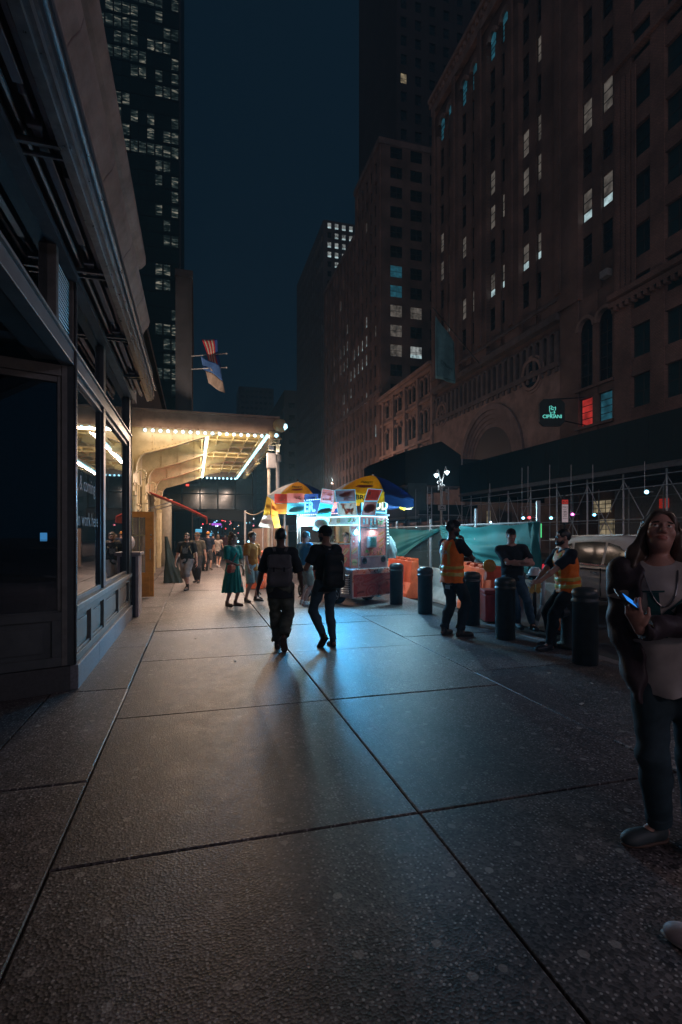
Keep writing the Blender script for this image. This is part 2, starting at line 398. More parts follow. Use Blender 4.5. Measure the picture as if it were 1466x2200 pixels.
    for k in range(17):
        z = 3.43 + k*0.037; lv.obox((XF - 0.05, 5.35, z), Vector((0.8,0,-0.6)), (0,1,0), Vector((0.6,0,0.8)), 0.026, 0.29, 0.004)
    lv.build('louvre', M('louvre slats', (0.16, 0.16, 0.17), 0.4, metal=0.4), t)
    f = MB(); f.box((XF - 0.12, 4.96, 3.402), (XF + 0.01, 5.04, 4.07)); f.build('louvre_frame', paint2, t, bevel=0.005); f = MB(); f.box((XF - 0.1, 5.64, 3.402), (XF + 0.0, 5.68, 4.07)); f.build('louvre_frame', paint2, t, bevel=0.005)
    g = MB(); g.box((XF - 0.07, -7, 3.402), (XF - 0.06, 4.96, 4.06)); g.build('transom_window', far_glass, t)
    # entry alcove: slanted return wall with its big pane, ceiling with a sunk coffer
    def rp(s, z, n=0.0): q = ra + rd*s + rn*n; return (q.x, q.y, z)
    def rbox(mb, s0, s1, z0, z1, n0, n1):
        c = ra + rd*((s0+s1)/2) + rn*((n0+n1)/2) + Vector((0,0,(z0+z1)/2))
        mb.obox(c, rd, rn, (0,0,1), (s1-s0)/2, abs(n1-n0)/2, (z1-z0)/2)
    f = MB(); rbox(f, 0.02, 0.115, 0.25, 3.23, -0.1, 0.0); rbox(f, 0.115, 0.15, 0.80, 3.15, -0.08, -0.02)
    rbox(f, 0.115, 3.1, 3.12, 3.23, -0.08, 0.0); rbox(f, 0.15, 3.1, 3.06, 3.12, -0.07, -0.022)
    f.build('return_frame', paint2, t, bevel=0.005)
    f = MB(); rbox(f, 0.115, 3.1, 0.25, 0.80, -0.10, -0.03); rbox(f, 0.115, 3.1, 0.70, 0.785, -0.03, 0.0); rbox(f, 0.115, 3.1, 0.25, 0.34, -0.03, 0.0)
    rbox(f, 0.115, 0.2, 0.34, 0.70, -0.03, -0.002); rbox(f, 0.27, 1.3, 0.39, 0.64, -0.03, -0.012)
    f.build('return_panel', paint, t, bevel=0.004)
    g = MB(); rbox(g, 0.15, 3.1, 0.79, 3.06, -0.062, -0.055); g.build('window', far_glass, t)
    q = MB(); rbox(q, 0.235, 0.295, 1.5, 1.57, -0.052, -0.046); rbox(q, 0.235, 0.295, 1.488, 1.496, -0.052, -0.046)
    q.build('lit_sticker', M('lit blue label', (0.1, 0.3, 0.6), 0.4, var=0, emit=(0.05, 0.28, 0.62), es=0.55, sample=False), t)
    c = MB(); c.box((-4.2, -7, 3.36), (XF - 0.125, 5.6, 3.40))
    c.box((-4.2, -7, 3.24), (XF - 0.12, 3.2, 3.27)); c.box((XF - 0.32, 3.2, 3.24), (XF - 0.12, 5.55, 3.28)); c.box((XF - 3, 4.45, 3.24), (XF - 0.32, 4.62, 3.28)); c.box((-4.2, 4.9, 3.25), (XF - 0.3, 5.1, 3.285))
    c.build('alcove_ceiling', paint, t)
    # room behind the glass
    r = MB(); r.prism([(XF - 0.13, 5.80), (-4.1, 4.86), (-6.2, 4.2), (-6.2, 10.3), (XF - 0.13, 10.3)], (0, 0, 0), (1,0,0), (0,1,0), (0,0,1), 0.05); r.mat(1); r.box((-6.3, 4.2, 0.0), (-6.2, 10.3, 4.3)); r.box((-6.3, 10.30, 0.0), (XF - 0.31, 10.36, 4.3))
    r.box((-6.3, 4.2, 4.1), (XF - 0.13, 10.3, 4.2)); r.mat(2)
    r.box((-6.19, 6.5, 0.05), (-5.9, 7.6, 2.2)); r.box((-3.4, 9.2, 0.05), (-2.9, 10.0, 1.1)); r.box((-2.6, 8.4, 0.05), (-2.2, 8.8, 0.9))
    r.build('shop_room', [M('scuffed floor', (0.17, 0.10, 0.075), 0.5, scale=4), M('dark plaster', (0.035, 0.04, 0.055), 0.8), M('packing boxes', (0.12, 0.07, 0.05), 0.8)], t)
    # soffit gear: rails, conduits and unlit linear fittings
    s = MB(); s.box((XF - 0.1, -7, 4.26), (-0.80, 10.42, 4.34)); s.box((XF - 0.06, -7, 4.06), (XF + 0.05, 10.34, 4.12)); s.build('soffit', M('soffit paint', (0.10, 0.09, 0.10), 0.6, var=0.4), t)
    s = MB(); s.box((-0.81, -7, 4.13), (-0.775, 10.45, 4.36)); s.box((-0.775, -7, 4.19), (-0.755, 10.45, 4.215)); s.box((-0.87, -7, 4.10), (-0.81, 10.45, 4.135)); s.tube((-0.75, -7, 4.31), (-0.75, 10.45, 4.31), 0.016, 8)
    s.build('edge_rail', metal, t)
    lil = M('lilac grey casing', (0.30, 0.27, 0.31), 0.35, metal=0.3, var=0.25, scale=4)
    for k in range(9):
        ya = -5.0 + k*1.74
        q = MB(); q.box((-1.02, ya, 4.16), (-0.96, ya + 1.42, 4.25)); q.box((-1.035, ya - 0.02, 4.15), (-0.945, ya + 0.02, 4.258)); q.tube((-0.99, ya - 0.32, 4.2), (-0.99, ya, 4.2), 0.018, 8); q.tube((-0.99, ya + 1.42, 4.2), (-0.99, ya + 1.5, 4.17), 0.02, 8)
        q.box((-0.93, ya + 0.5, 4.17), (-0.895, ya + 1.9, 4.245)); q.build('linear_fitting', lil, t, bevel=0.006)
    s = MB(); s.tube((-1.09, -7, 4.2), (-1.09, 10.3, 4.2), 0.022, 8); s.tube((-0.875, -7, 4.235), (-0.875, 10.4, 4.235), 0.014, 8)
    for k in range(60): s.box((-0.865, -5 + k*0.26, 4.215), (-0.845, -4.95 + k*0.26, 4.255))
    s.build('conduit', M('grey conduit', (0.24, 0.23, 0.24), 0.4, metal=0.5), t)
    for k in range(9):
        ya = -4.9 + k*1.74
        q = MB(); q.box((-1.16, ya, 4.12), (-0.80, ya + 0.03, 4.16)); q.box((-1.12, ya + 0.12, 4.12), (-0.86, ya + 0.14, 4.15)); q.build('bracket', metal, t)
    s = MB(); s.box((-1.16, -7, 4.36), (-0.84, 10.40, 4.62)); s.box((-0.84, -7, 4.58), (-0.79, 10.42, 4.64)); s.build('shutter_box', M('shutter box steel', (0.17, 0.18, 0.2), 0.4, metal=0.6), t)
storefront()
def stone_front():
    t = thing('limestone_building', 'old limestone front with rounded mouldings rising above the shop front', 'building', (-1.15, 3, 0))
    b = MB(); b.box((-7, -9, 4.2), (-1.16, 11.2, 7.2)); b.box((-7, -9, 0), (-6.32, 11.2, 4.2)); b.box((-6.32, 10.37, 0), (-1.5, 11.2, 4.2)); b.build('wall', stone, t)
    prof = [(-1.16, 4.66), (-0.98, 4.66), (-0.95, 4.75), (-0.98, 4.86), (-1.03, 5.0), (-1.03, 5.62), (-0.99, 5.70), (-0.93, 5.78), (-0.90, 5.9), (-0.94, 6.0), (-1.06, 6.06), (-1.16, 6.06)]
    y = -9.0; k = 0
    while y < 11.2:
        ye = min(y + 1.72, 11.2); m = MB(); m.prism(prof, (0, y + 0.006, 0), (1,0,0), (0,0,1), (0,1,0), ye - y - 0.012); m.build('moulding', stone, t, bevel=0.01); y = ye
    m = MB(); m.prism([(-1.16, 6.9), (-1.06, 6.95), (-0.98, 7.05), (-0.98, 7.2), (-1.16, 7.26)], (0, -9, 0), (1,0,0), (0,0,1), (0,1,0), 20.2); m.build('cornice', stone, t, bevel=0.01)
stone_front()
def scroll_pier():
    t = thing('stone_pier', 'pale stone pier with a carved scroll on top at the end of the shop front', 'stone pier', (-1.25, 10.65, 0))
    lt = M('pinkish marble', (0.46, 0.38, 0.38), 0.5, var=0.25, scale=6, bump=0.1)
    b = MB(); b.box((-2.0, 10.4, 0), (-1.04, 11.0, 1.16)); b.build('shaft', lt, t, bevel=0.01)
    b = MB(); b.box((-2.0, 10.385, 0), (-1.09, 10.4, 1.14)); b.build('dark_side', M('dark pier facing', (0.05, 0.05, 0.06), 0.4), t)  # thin darker sheet over the face towards the viewer
    c = MB(); c.box((-2.05, 10.36, 1.16), (-1.0, 11.04, 1.22)); c.build('cap', lt, t, bevel=0.012)
    s = MB(); pr = []
    for k in range(15): a = R(-70 + k*14); pr.append((-1.32 + 0.0 + 0.17*math.cos(a)*(1-k*0.012), 1.40 + 0.17*math.sin(a)))
    s.prism(pr + [(-1.7, 1.50), (-1.95, 1.58), (-1.95, 1.222), (-1.2, 1.222)], (0, 10.42, 0), (1,0,0), (0,0,1), (0,1,0), 0.54); s.build('scroll', lt, t, bevel=0.02)
scroll_pier()

# ================================================================== the lit marquee
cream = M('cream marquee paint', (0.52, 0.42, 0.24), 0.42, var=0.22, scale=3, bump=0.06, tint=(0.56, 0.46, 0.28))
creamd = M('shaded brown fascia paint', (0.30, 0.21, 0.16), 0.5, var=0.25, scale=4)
TUBE = M('lit tube', (0.5, 0.8, 0.9), 0.4, var=0, emit=(0.36, 0.80, 1.0), es=2.2, sample=False)
BULB = M('lit bulb', (0.5, 0.8, 0.9), 0.4, var=0, emit=(0.42, 0.82, 1.0), es=2.6, sample=False)
MX0, MX1, MY0, MY1, MZ = -1.75, 2.38, 15.0, 27.2, 4.50
def marquee():
    t = thing('theatre_marquee', 'cream riveted steel marquee lined with white bulbs over the station pavement', 'marquee', (MX0, MY0, MZ))
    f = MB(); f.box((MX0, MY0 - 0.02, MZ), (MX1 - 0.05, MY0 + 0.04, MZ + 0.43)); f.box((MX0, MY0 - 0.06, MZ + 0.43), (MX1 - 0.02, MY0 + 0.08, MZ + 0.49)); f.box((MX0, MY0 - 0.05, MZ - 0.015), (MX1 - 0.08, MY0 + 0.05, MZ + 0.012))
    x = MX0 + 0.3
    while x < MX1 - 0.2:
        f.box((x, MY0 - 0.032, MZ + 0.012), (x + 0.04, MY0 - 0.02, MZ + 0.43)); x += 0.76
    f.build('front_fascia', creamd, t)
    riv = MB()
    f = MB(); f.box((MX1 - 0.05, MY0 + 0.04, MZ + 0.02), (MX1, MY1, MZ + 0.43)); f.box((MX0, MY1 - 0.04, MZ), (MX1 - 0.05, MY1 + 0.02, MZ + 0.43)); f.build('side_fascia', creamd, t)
    f = MB(); f.box((MX0, MY0 + 0.04, MZ + 0.40), (MX1 - 0.05, MY1 - 0.04, MZ + 0.44)); f.build('roof_deck', M('roof tar', (0.04, 0.04, 0.04), 0.9), t)
    s = MB(); s.box((MX0, MY0 + 0.04, MZ + 0.30), (MX1 - 0.05, MY1 - 0.04, MZ + 0.33)); s.build('soffit', cream, t)
    s = MB()
    for k in range(9):
        y = MY0 + 1.2 + k*1.25; s.box((MX0 + 1.6, y, MZ + 0.20), (MX1 - 0.06, y + 0.05, MZ + 0.298)); s.box((MX0 + 1.6, y - 0.05, MZ + 0.17), (MX1 - 0.06, y + 0.10, MZ + 0.20))
    for x in (0.65, 1.15, 1.6): s.box((x, MY0 + 0.1, MZ + 0.18), (x + 0.04, MY1 - 0.1, MZ + 0.296))
    s.build('purlins', cream, t)
    # girders: deep at the wall, thin at the tip, with a curved heel that comes down on the column
    gy = [MY0 + 0.06, 18.6, 22.2, 25.8]
    for y in gy:
        top = MZ + 0.02 if y < 15.5 else MZ + 0.295
        lowp = []
        for k in range(9):
            q = k/8; a = math.pi/2*q
            lowp.append((MX0 + 0.18 + 0.32*(1 - math.cos(a)), MZ - 1.18 + 0.50*math.sin(a)))
        lowp += [(MX0 + 1.1, MZ - 0.50), (MX0 + 1.75, MZ - 0.26), (MX0 + 2.35, MZ - 0.06 if y < 15.5 else MZ + 0.0)]
        if y > 15.5: lowp += [(MX0 + 2.9, MZ + 0.12)]
        poly = [(MX0, top), (MX0, MZ - 1.3)] + [(MX0 + 0.12, MZ - 1.3)] + lowp + [(lowp[-1][0] + 0.02, top)]
        g = MB(); g.prism(poly, (0, y, 0), (1,0,0), (0,0,1), (0,1,0), 0.07)
        g.mat(0)
        fl = lowp
        for a, b2 in zip(fl[:-1], fl[1:]): g.bar((a[0], y + 0.035, a[1] - 0.012), (b2[0], y + 0.035, b2[1] - 0.012), 0.20, 0.022)
        for x in (MX0 + 0.62, MX0 + 1.15, MX0 + 1.7):
            zb = np.interp(x, [p[0] for p in lowp], [p[1] for p in lowp])
            g.box((x, y - 0.03, zb), (x + 0.035, y, top))
        r = g; g.mat(1)
        for x0, x1 in ((MX0 + 0.15, MX0 + 0.6), (MX0 + 0.68, MX0 + 1.12), (MX0 + 1.21, MX0 + 1.67)):
            for x in np.linspace(x0, x1, 5):
                zb = np.interp(x, [p[0] for p in lowp], [p[1] for p in lowp])
                for z in (top - 0.05, zb + 0.05): r.ball((x, y - 0.004, z), 0.014, 6, 4)
            for z in np.linspace(0.1, 0.9, 4):
                zb = np.interp(x1, [p[0] for p in lowp], [p[1] for p in lowp]); r.ball((x1, y - 0.004, zb + (top - zb)*z), 0.012, 6, 4)
        g.build('girder', [cream, M('old rivet paint', (0.33, 0.25, 0.14), 0.5)], t)
        c = MB(); c.box((MX0, y - 0.10, 0), (MX0 + 0.12, y + 0.16, MZ - 0.9)); c.box((MX0, y - 0.14, 0), (MX0 + 0.16, y + 0.20, 0.7)); c.box((MX0, y - 0.13, 2.62), (MX0 + 0.17, y + 0.19, 2.74)); c.box((MX0, y - 0.12, 2.9), (MX0 + 0.15, y + 0.18, 2.96))
        c.lathe((MX0 + 0.11, y + 0.03, 0.7), [(0.085, 0), (0.085, 1.9), (0.11, 1.93)], 14)
        for z0 in (0.9, 1.75): c.box((MX0 + 0.1, y - 0.11, z0), (MX0 + 0.125, y - 0.10, z0 + 0.6))
        c.build('column', cream, t, bevel=0.008)
        sc_ = MB(); pts = []
        for k in range(12): a = R(-80 + k*22); rr = 0.16 - k*0.007; pts.append((MX0 + 0.30 + rr*math.cos(a), y + 0.03, MZ - 1.28 + rr*math.sin(a)))
        sc_.path(pts, 0.022, 8); sc_.build('scroll_bracket', cream, t, smooth=True)
    # light rows
    n = 18
    for k in range(n):
        x = MX0 + 0.42 + k*(MX1 - 0.35 - MX0 - 0.42)/(n-1)
        b = MB(); b.mat(1); b.lathe((x, MY0 - 0.045, MZ - 0.065), [(0.022, 0), (0.03, 0.03), (0.03, 0.055)], 8); b.mat(0); b.ball((x, MY0 - 0.045, MZ - 0.10), 0.045, 10, 7)
        b.build('bulb', [BULB, creamd], t, smooth=True)
        if k == 8: o = light('marquee bulb glow', 'AREA', (x, MY0 - 0.34, MZ - 0.12), 20, (1.0, 0.74, 0.52), 3.4, t, (x, MY0 + 0.3, MZ - 0.62)); o.data.shape = 'RECTANGLE'; o.data.size = 3.4; o.data.size_y = 0.07; o = light('marquee bulb glow', 'AREA', (x, MY0 - 0.2, MZ - 0.16), 55, (1.0, 0.72, 0.48), 3.4, t, (x, MY0 - 1.6, MZ - 1.6)); o.data.shape = 'RECTANGLE'; o.data.size = 3.4; o.data.size_y = 0.07
    for k in range(8):
        x = 0.55 + k*0.2
        b = MB(); b.mat(0); b.ball((x, MY1 + 0.0 - 0.1, MZ - 0.06), 0.05, 8, 6); b.mat(1); b.lathe((x, MY1 - 0.1, MZ - 0.02), [(0.02, 0), (0.03, 0.05)], 8); b.build('bulb', [BULB, creamd], t, smooth=True)
    for k in range(22):
        y = MY0 + 0.5 + k*0.54
        b = MB(); b.mat(1); b.lathe((MX1 + 0.02, y, MZ + 0.0), [(0.035, 0), (0.09, -0.05), (0.10, -0.07)], 10); b.build('side_cup', [BULB, cream], t, smooth=True)
    for x, segs in ((0.31, ((15.1, 18.9), (19.05, 22.6), (22.8, 26.8))), (2.02, ((15.1, 19.0), (19.05, 23.0), (23.05, 26.9)))):
        for a, c in segs:
            q = MB(); q.mat(0); q.tube((x, a, MZ - 0.06), (x, c, MZ - 0.06), 0.045, 10); q.mat(1); q.box((x - 0.04, a, MZ - 0.01), (x + 0.04, c, MZ + 0.06)); q.box((x + 0.07, a, MZ + 0.02), (x + 0.09, c, MZ + 0.05)); q.box((x - 0.13, a, MZ + 0.0), (x - 0.11, c, MZ + 0.03))
            q.build('tube_light', [TUBE, cream], t)
            for dz, tz, P_ in ((-0.13, -1, 150), (-0.20, 1, 30)):                 # a tube shines down on the pavement and up on the soffit
                o = light('marquee tube glow', 'AREA', (x, (a + c)/2, MZ + dz), P_, ((1.0, 0.71, 0.55) if tz < 0 else (1.0, 0.82, 0.50)), c - a, t, (x + 0.0001, (a + c)/2, MZ + dz + tz)); o.data.shape = 'RECTANGLE'; o.data.size = 0.09; o.data.size_y = c - a
    for y in (17.2, 20.6):
        q = MB(); q.lathe((-0.35, y, MZ - 0.05), [(0.05, 0.35), (0.05, 0.2), (0.13, 0.0)], 14); q.build('cone_downlight', cream, t, smooth=True)
    # rounded lit cap on the outer corner
    q = MB(); q.mat(0); q.lathe((MX1 - 0.02, MY0 + 0.02, MZ + 0.24), [(0.02, -0.19), (0.15, -0.16), (0.20, -0.05), (0.20, 0.06), (0.14, 0.16), (0.02, 0.19)], 18)
    q.mat(0); q.lathe((MX1 - 0.22, MY0 + 0.0, MZ - 0.05), [(0.02, -0.11), (0.12, -0.09), (0.16, 0.0), (0.12, 0.1), (0.02, 0.11)], 16); q.build('corner_cap', [cream], t, smooth=True)
    q = MB(); q.lathe((MX1 + 0.11, MY0 - 0.08, MZ + 0.20), [(0.01, -0.1), (0.085, -0.03), (0.07, 0.06), (0.01, 0.09)], 12); q.build('corner_lamp', BULB, t, smooth=True)
    q = MB(); q.lathe((MX1 - 0.14, MY0 - 0.12, MZ - 0.08), [(0.01, -0.06), (0.06, -0.02), (0.05, 0.04), (0.01, 0.06)], 12); q.build('corner_lamp', BULB, t, smooth=True)
marquee()
def flag_flood():
    p = Vector((-0.9, 40.0, 8.75)); t = thing('floodlight', 'small floodlight on the station roof aimed up at the flags', 'floodlight', p)
    q = MB(); q.box(p + Vector((-.18, -.1, 0.12)), p + Vector((.18, .1, .36))); q.box(p + Vector((-.03, -.03, 0)), p + Vector((.03, .03, .12))); q.build('housing', dark, t)
    light('flag flood', 'SPOT', p + Vector((0, .15, .4)), 3600, (1.0, 0.82, 0.68), 0.08, t, (0.3, 47.2, 17.0), 40)
flag_flood()
def station_front():
    t = thing('station_building', 'low station front of cream iron panels and dark stone behind the marquee', 'building', (MX0, 30, 0))
    b = MB(); b.box((-9, 11.22, 4.9), (-1.78, 48, 8.5)); b.box((-9, 11.22, 8.5), (-1.60, 48, 8.75)); b.build('upper_wall', M('dark stone wall', (0.10, 0.09, 0.09), 0.85, var=0.4, scale=1.5, bump=0.4, bscale=10), t)
    b = MB(); b.box((-9, 11.22, 0), (-1.80, 27.2, 4.9))
    y = 11.4
    while y < 27:
        for z0, z1 in ((0.15, 1.1), (1.2, 2.4), (2.5, 3.2)):
            b.box((-1.81, y, z0), (-1.765, y + 0.05, z1)); b.box((-1.81, y + 0.55, z0), (-1.765, y + 0.60, z1)); b.box((-1.81, y, z0), (-1.768, y + 0.6, z0 + 0.05)); b.box((-1.81, y, z1 - 0.05), (-1.768, y + 0.6, z1))
        y += 0.74
    b.build('iron_wall', cream, t)
    b = MB(); b.box((-9, 27.2, 0), (-1.85, 48, 4.9)); b.build('glass_wall', M('black street glass', (0.015, 0.018, 0.022), 0.12, spec=0.8, var=0.2), t)
    for y in (13.95, 17.0, 20.4, 23.9):
        d = MB(); d.box((-1.80, y, 0.02), (-1.755, y + 1.0, 2.3)); d.build('doorway', dark, t)
    c = MB(); c.lathe((-1.45, 26.9, 0), [(0.30, 0), (0.30, 3.2), (0.36, 3.3)], 20); c.build('round_column', M('pale column', (0.52, 0.46, 0.36), 0.4), t, smooth=True)
station_front()
def yellow_door():
    t = thing('wooden_door', 'yellow oak door with six glazed lights standing open under the marquee', 'door', (-1.70, 13.55, 0))
    oak = M('yellow oak', (0.55, 0.20, 0.03), 0.42, var=0.3, scale=5, bump=0.05)
    x0, x1, y = -1.70, -1.0, 13.55
    b = MB(); b.box((x0, y, 0.02), (x1, y + 0.05, 0.62)); b.box((x0, y, 1.98), (x1, y + 0.05, 2.12)); b.box((x0, y, 0.62), (x0 + 0.06, y + 0.05, 1.98)); b.box((x1 - 0.2, y, 0.62), (x1, y + 0.05, 1.98))
    b.box((x0 + 0.08, y - 0.012, 0.10), (x1 - 0.1, y, 0.52)); b.build('leaf', oak, t, bevel=0.006)
    g = MB(); g.box((x0 + 0.06, y + 0.02, 0.62), (x1 - 0.2, y + 0.026, 1.98)); g.mat(1)
    for z in (1.07, 1.52): g.box((x0 + 0.06, y + 0.008, z), (x1 - 0.2, y + 0.042, z + 0.03))
    for x in (x0 + 0.19, x0 + 0.35): g.box((x, y + 0.008, 0.62), (x + 0.025, y + 0.042, 1.98))
    g.build('glazing', [far_glass, M('door bars', (0.35, 0.30, 0.18), 0.5)], t)
    h = MB(); h.bar((x1 - 0.08, y - 0.05, 0.95), (x1 - 0.08, y - 0.05, 1.2), 0.025); h.bar((x1 - 0.08, y - 0.05, 0.96), (x1 - 0.08, y, 0.96), 0.02); h.bar((x1 - 0.08, y - 0.05, 1.19), (x1 - 0.08, y, 1.19), 0.02); h.build('handle', metal, t)
    k = MB()
    for z in (1.45, 1.55): k.ball((x1 - 0.07, y - 0.005, z), 0.02, 8, 6)
    k.build('lock', metal, t)
yellow_door()
def red_awning():
    t = thing('awning', 'thin red sloping awning seen edge on past the open door', 'awning', (-1.75, 21, 3.0))
    red = M('red canvas', (0.45, 0.035, 0.02), 0.7, var=0.25)
    b = MB(); b.grid(lambda a, c: (-1.72 + 2.15*a, 20.9 + 2.2*c, 3.20 - 0.95*a + 0.05*math.sin(a*3.1)), 8, 4, (0, 0, -0.03)); b.build('canopy', red, t)
    b = MB(); b.grid(lambda a, c: (0.43 + 0.012*math.sin(c*40), 20.9 + 2.2*a, 2.24 - 0.24*c), 12, 2, (-0.012, 0, 0)); b.build('valance', red, t)
    b = MB(); b.tube((-1.75, 20.95, 2.55), (-0.9, 20.95, 2.83), 0.02); b.tube((-1.75, 23.0, 2.55), (-0.9, 23.0, 2.83), 0.02); b.build('arm', metal, t)
red_awning()
# ================================================================== buildings
def brick_mat(name, c1, c2, mortar, scale=4.0, axis='Y'):
    m = bpy.data.materials.new(name); m.use_nodes = True; t = m.node_tree; n = t.nodes; l = t.links; b = n['Principled BSDF']
    tc = n.new('ShaderNodeTexCoord'); sp = n.new('ShaderNodeSeparateXYZ'); cb = n.new('ShaderNodeCombineXYZ')
    l.new(tc.outputs['Object'], sp.inputs[0]); l.new(sp.outputs[axis], cb.inputs[0]); l.new(sp.outputs['Z'], cb.inputs[1])
    k = n.new('ShaderNodeTexBrick'); k.inputs['Scale'].default_value = scale; k.inputs['Color1'].default_value = (*c1, 1); k.inputs['Color2'].default_value = (*c2, 1)
    k.inputs['Mortar'].default_value = (*mortar, 1); k.inputs['Mortar Size'].default_value = 0.03
    l.new(cb.outputs[0], k.inputs['Vector'])
    z = n.new('ShaderNodeTexNoise'); z.inputs['Scale'].default_value = 0.35; z.inputs['Detail'].default_value = 8; l.new(tc.outputs['Object'], z.inputs['Vector'])
    r = n.new('ShaderNodeValToRGB'); r.color_ramp.elements[0].position = 0.3; r.color_ramp.elements[0].color = (0.5, 0.48, 0.46, 1); r.color_ramp.elements[1].position = 0.7; r.color_ramp.elements[1].color = (1.15, 1.1, 1.05, 1)
    l.new(z.outputs['Fac'], r.inputs['Fac']); mx = n.new('ShaderNodeMixRGB'); mx.blend_type = 'MULTIPLY'; mx.inputs[0].default_value = 1
    l.new(k.outputs['Color'], mx.inputs[1]); l.new(r.outputs[0], mx.inputs[2]); l.new(mx.outputs[0], b.inputs['Base Color']); b.inputs['Roughness'].default_value = 0.9
    return m
def lit(name, c, s, blotch=0.6, sc_=1.5):
    """a lit pane seen at night: uneven because rooms, blinds and lamps stand behind it"""
    if name in MATS: return MATS[name]
    m = bpy.data.materials.new(name); m.use_nodes = True; t = m.node_tree; n = t.nodes; l = t.links; b = n['Principled BSDF']
    b.inputs['Base Color'].default_value = (0.02, 0.02, 0.02, 1); b.inputs['Roughness'].default_value = 0.2
    tc = n.new('ShaderNodeTexCoord'); z = n.new('ShaderNodeTexNoise'); z.inputs['Scale'].default_value = sc_; z.inputs['Detail'].default_value = 3
    oi = n.new('ShaderNodeObjectInfo'); ad = n.new('ShaderNodeVectorMath'); ad.operation = 'ADD'
    l.new(tc.outputs['Object'], ad.inputs[0]); l.new(oi.outputs['Location'], ad.inputs[1]); l.new(ad.outputs[0], z.inputs['Vector'])
    mr = n.new('ShaderNodeMapRange'); mr.inputs['From Min'].default_value = 0.3; mr.inputs['From Max'].default_value = 0.7
    mr.inputs['To Min'].default_value = s*(1 - blotch); mr.inputs['To Max'].default_value = s*(1 + blotch*0.6)
    l.new(z.outputs['Fac'], mr.inputs['Value']); l.new(mr.outputs[0], b.inputs['Emission Strength']); b.inputs['Emission Color'].default_value = (*c, 1)
    m.cycles.emission_sampling = 'NONE'; MATS[name] = m; return m
W_DARK = M('unlit window pane', (0.012, 0.018, 0.022), 0.25, var=0.3, scale=0.4, spec=0.6)
W_TEAL = M('unlit teal pane', (0.016, 0.045, 0.05), 0.3, var=0.3, scale=0.4, spec=0.6)
W_DIM = lit('lit blinds', (0.74, 0.64, 0.56), 0.115, 0.7)
W_WARM = lit('lit warm room', (0.9, 0.72, 0.45), 0.24, 0.8)
W_BRIGHT = lit('lit ceiling lamps', (0.70, 0.95, 1.0), 0.55, 0.7)
W_WHITE = lit('lit office', (0.80, 0.86, 0.85), 0.30, 0.8)
W_BLUE = lit('lit blue room', (0.07, 0.38, 0.54), 0.17, 0.6)
W_RED = lit('lit red room', (0.9, 0.06, 0.05), 0.42, 0.6)
W_FRAME = M('dark window bars', (0.05, 0.047, 0.045), 0.6, var=0.1)
KINDW = {'dark': (W_DARK, W_DARK), 'teal': (W_TEAL, W_TEAL), 'dim': (W_DIM, W_DIM), 'half': (W_DIM, W_BRIGHT), 'warm': (W_WARM, W_WARM), 'white': (W_WHITE, W_BRIGHT), 'blue': (W_BLUE, W_BLUE), 'red': (W_RED, W_RED)}
WCACHE = {}
def win_shape(mb, ww, wh, kind, arch=False, cols=1, rows=3):
    """window standing in the plane y = 0, looking along +y: panes, then bars 3 cm proud of them"""
    zt = wh/2
    split = -wh/2 + wh*0.3
    def pane(z0, z1): mb.add([(-ww/2, 0.012, z0), (ww/2, 0.012, z0), (ww/2, 0.012, z1), (-ww/2, 0.012, z1)], [(3, 2, 1, 0)])
    mb.mat(0); pane(split, zt); mb.mat(1); pane(-wh/2, split)
    if arch:
        mb.mat(0); n = 8
        mb.add([(0, 0.012, zt)] + [(ww/2*math.cos(math.pi*k/n), 0.012, zt + ww/2*math.sin(math.pi*k/n)) for k in range(n+1)], [(0, k+2, k+1) for k in range(n)])
    mb.mat(2); f = min(0.06, ww*0.06)
    def fr(x0, x1, z0, z1): mb.box((x0, 0.0, z0), (x1, 0.045, z1))
    fr(-ww/2, -ww/2 + f, -wh/2, wh/2); fr(ww/2 - f, ww/2, -wh/2, wh/2)
    for k in range(1, rows): z = -wh/2 + wh*k/rows; fr(-ww/2 + f, ww/2 - f, z - f*0.4, z + f*0.4)
    for k in range(1, cols): x = -ww/2 + ww*k/cols; mb.box((x - f*0.4, 0.0, -wh/2), (x + f*0.4, 0.041, wh/2))
    return mb
def basis(eu, n):
    eu = Vector(eu); n = Vector(n)
    if eu.cross(n).z < 0: eu = -eu
    return Matrix((( eu.x, n.x, 0), (eu.y, n.y, 0), (eu.z, n.z, 1))).to_4x4()
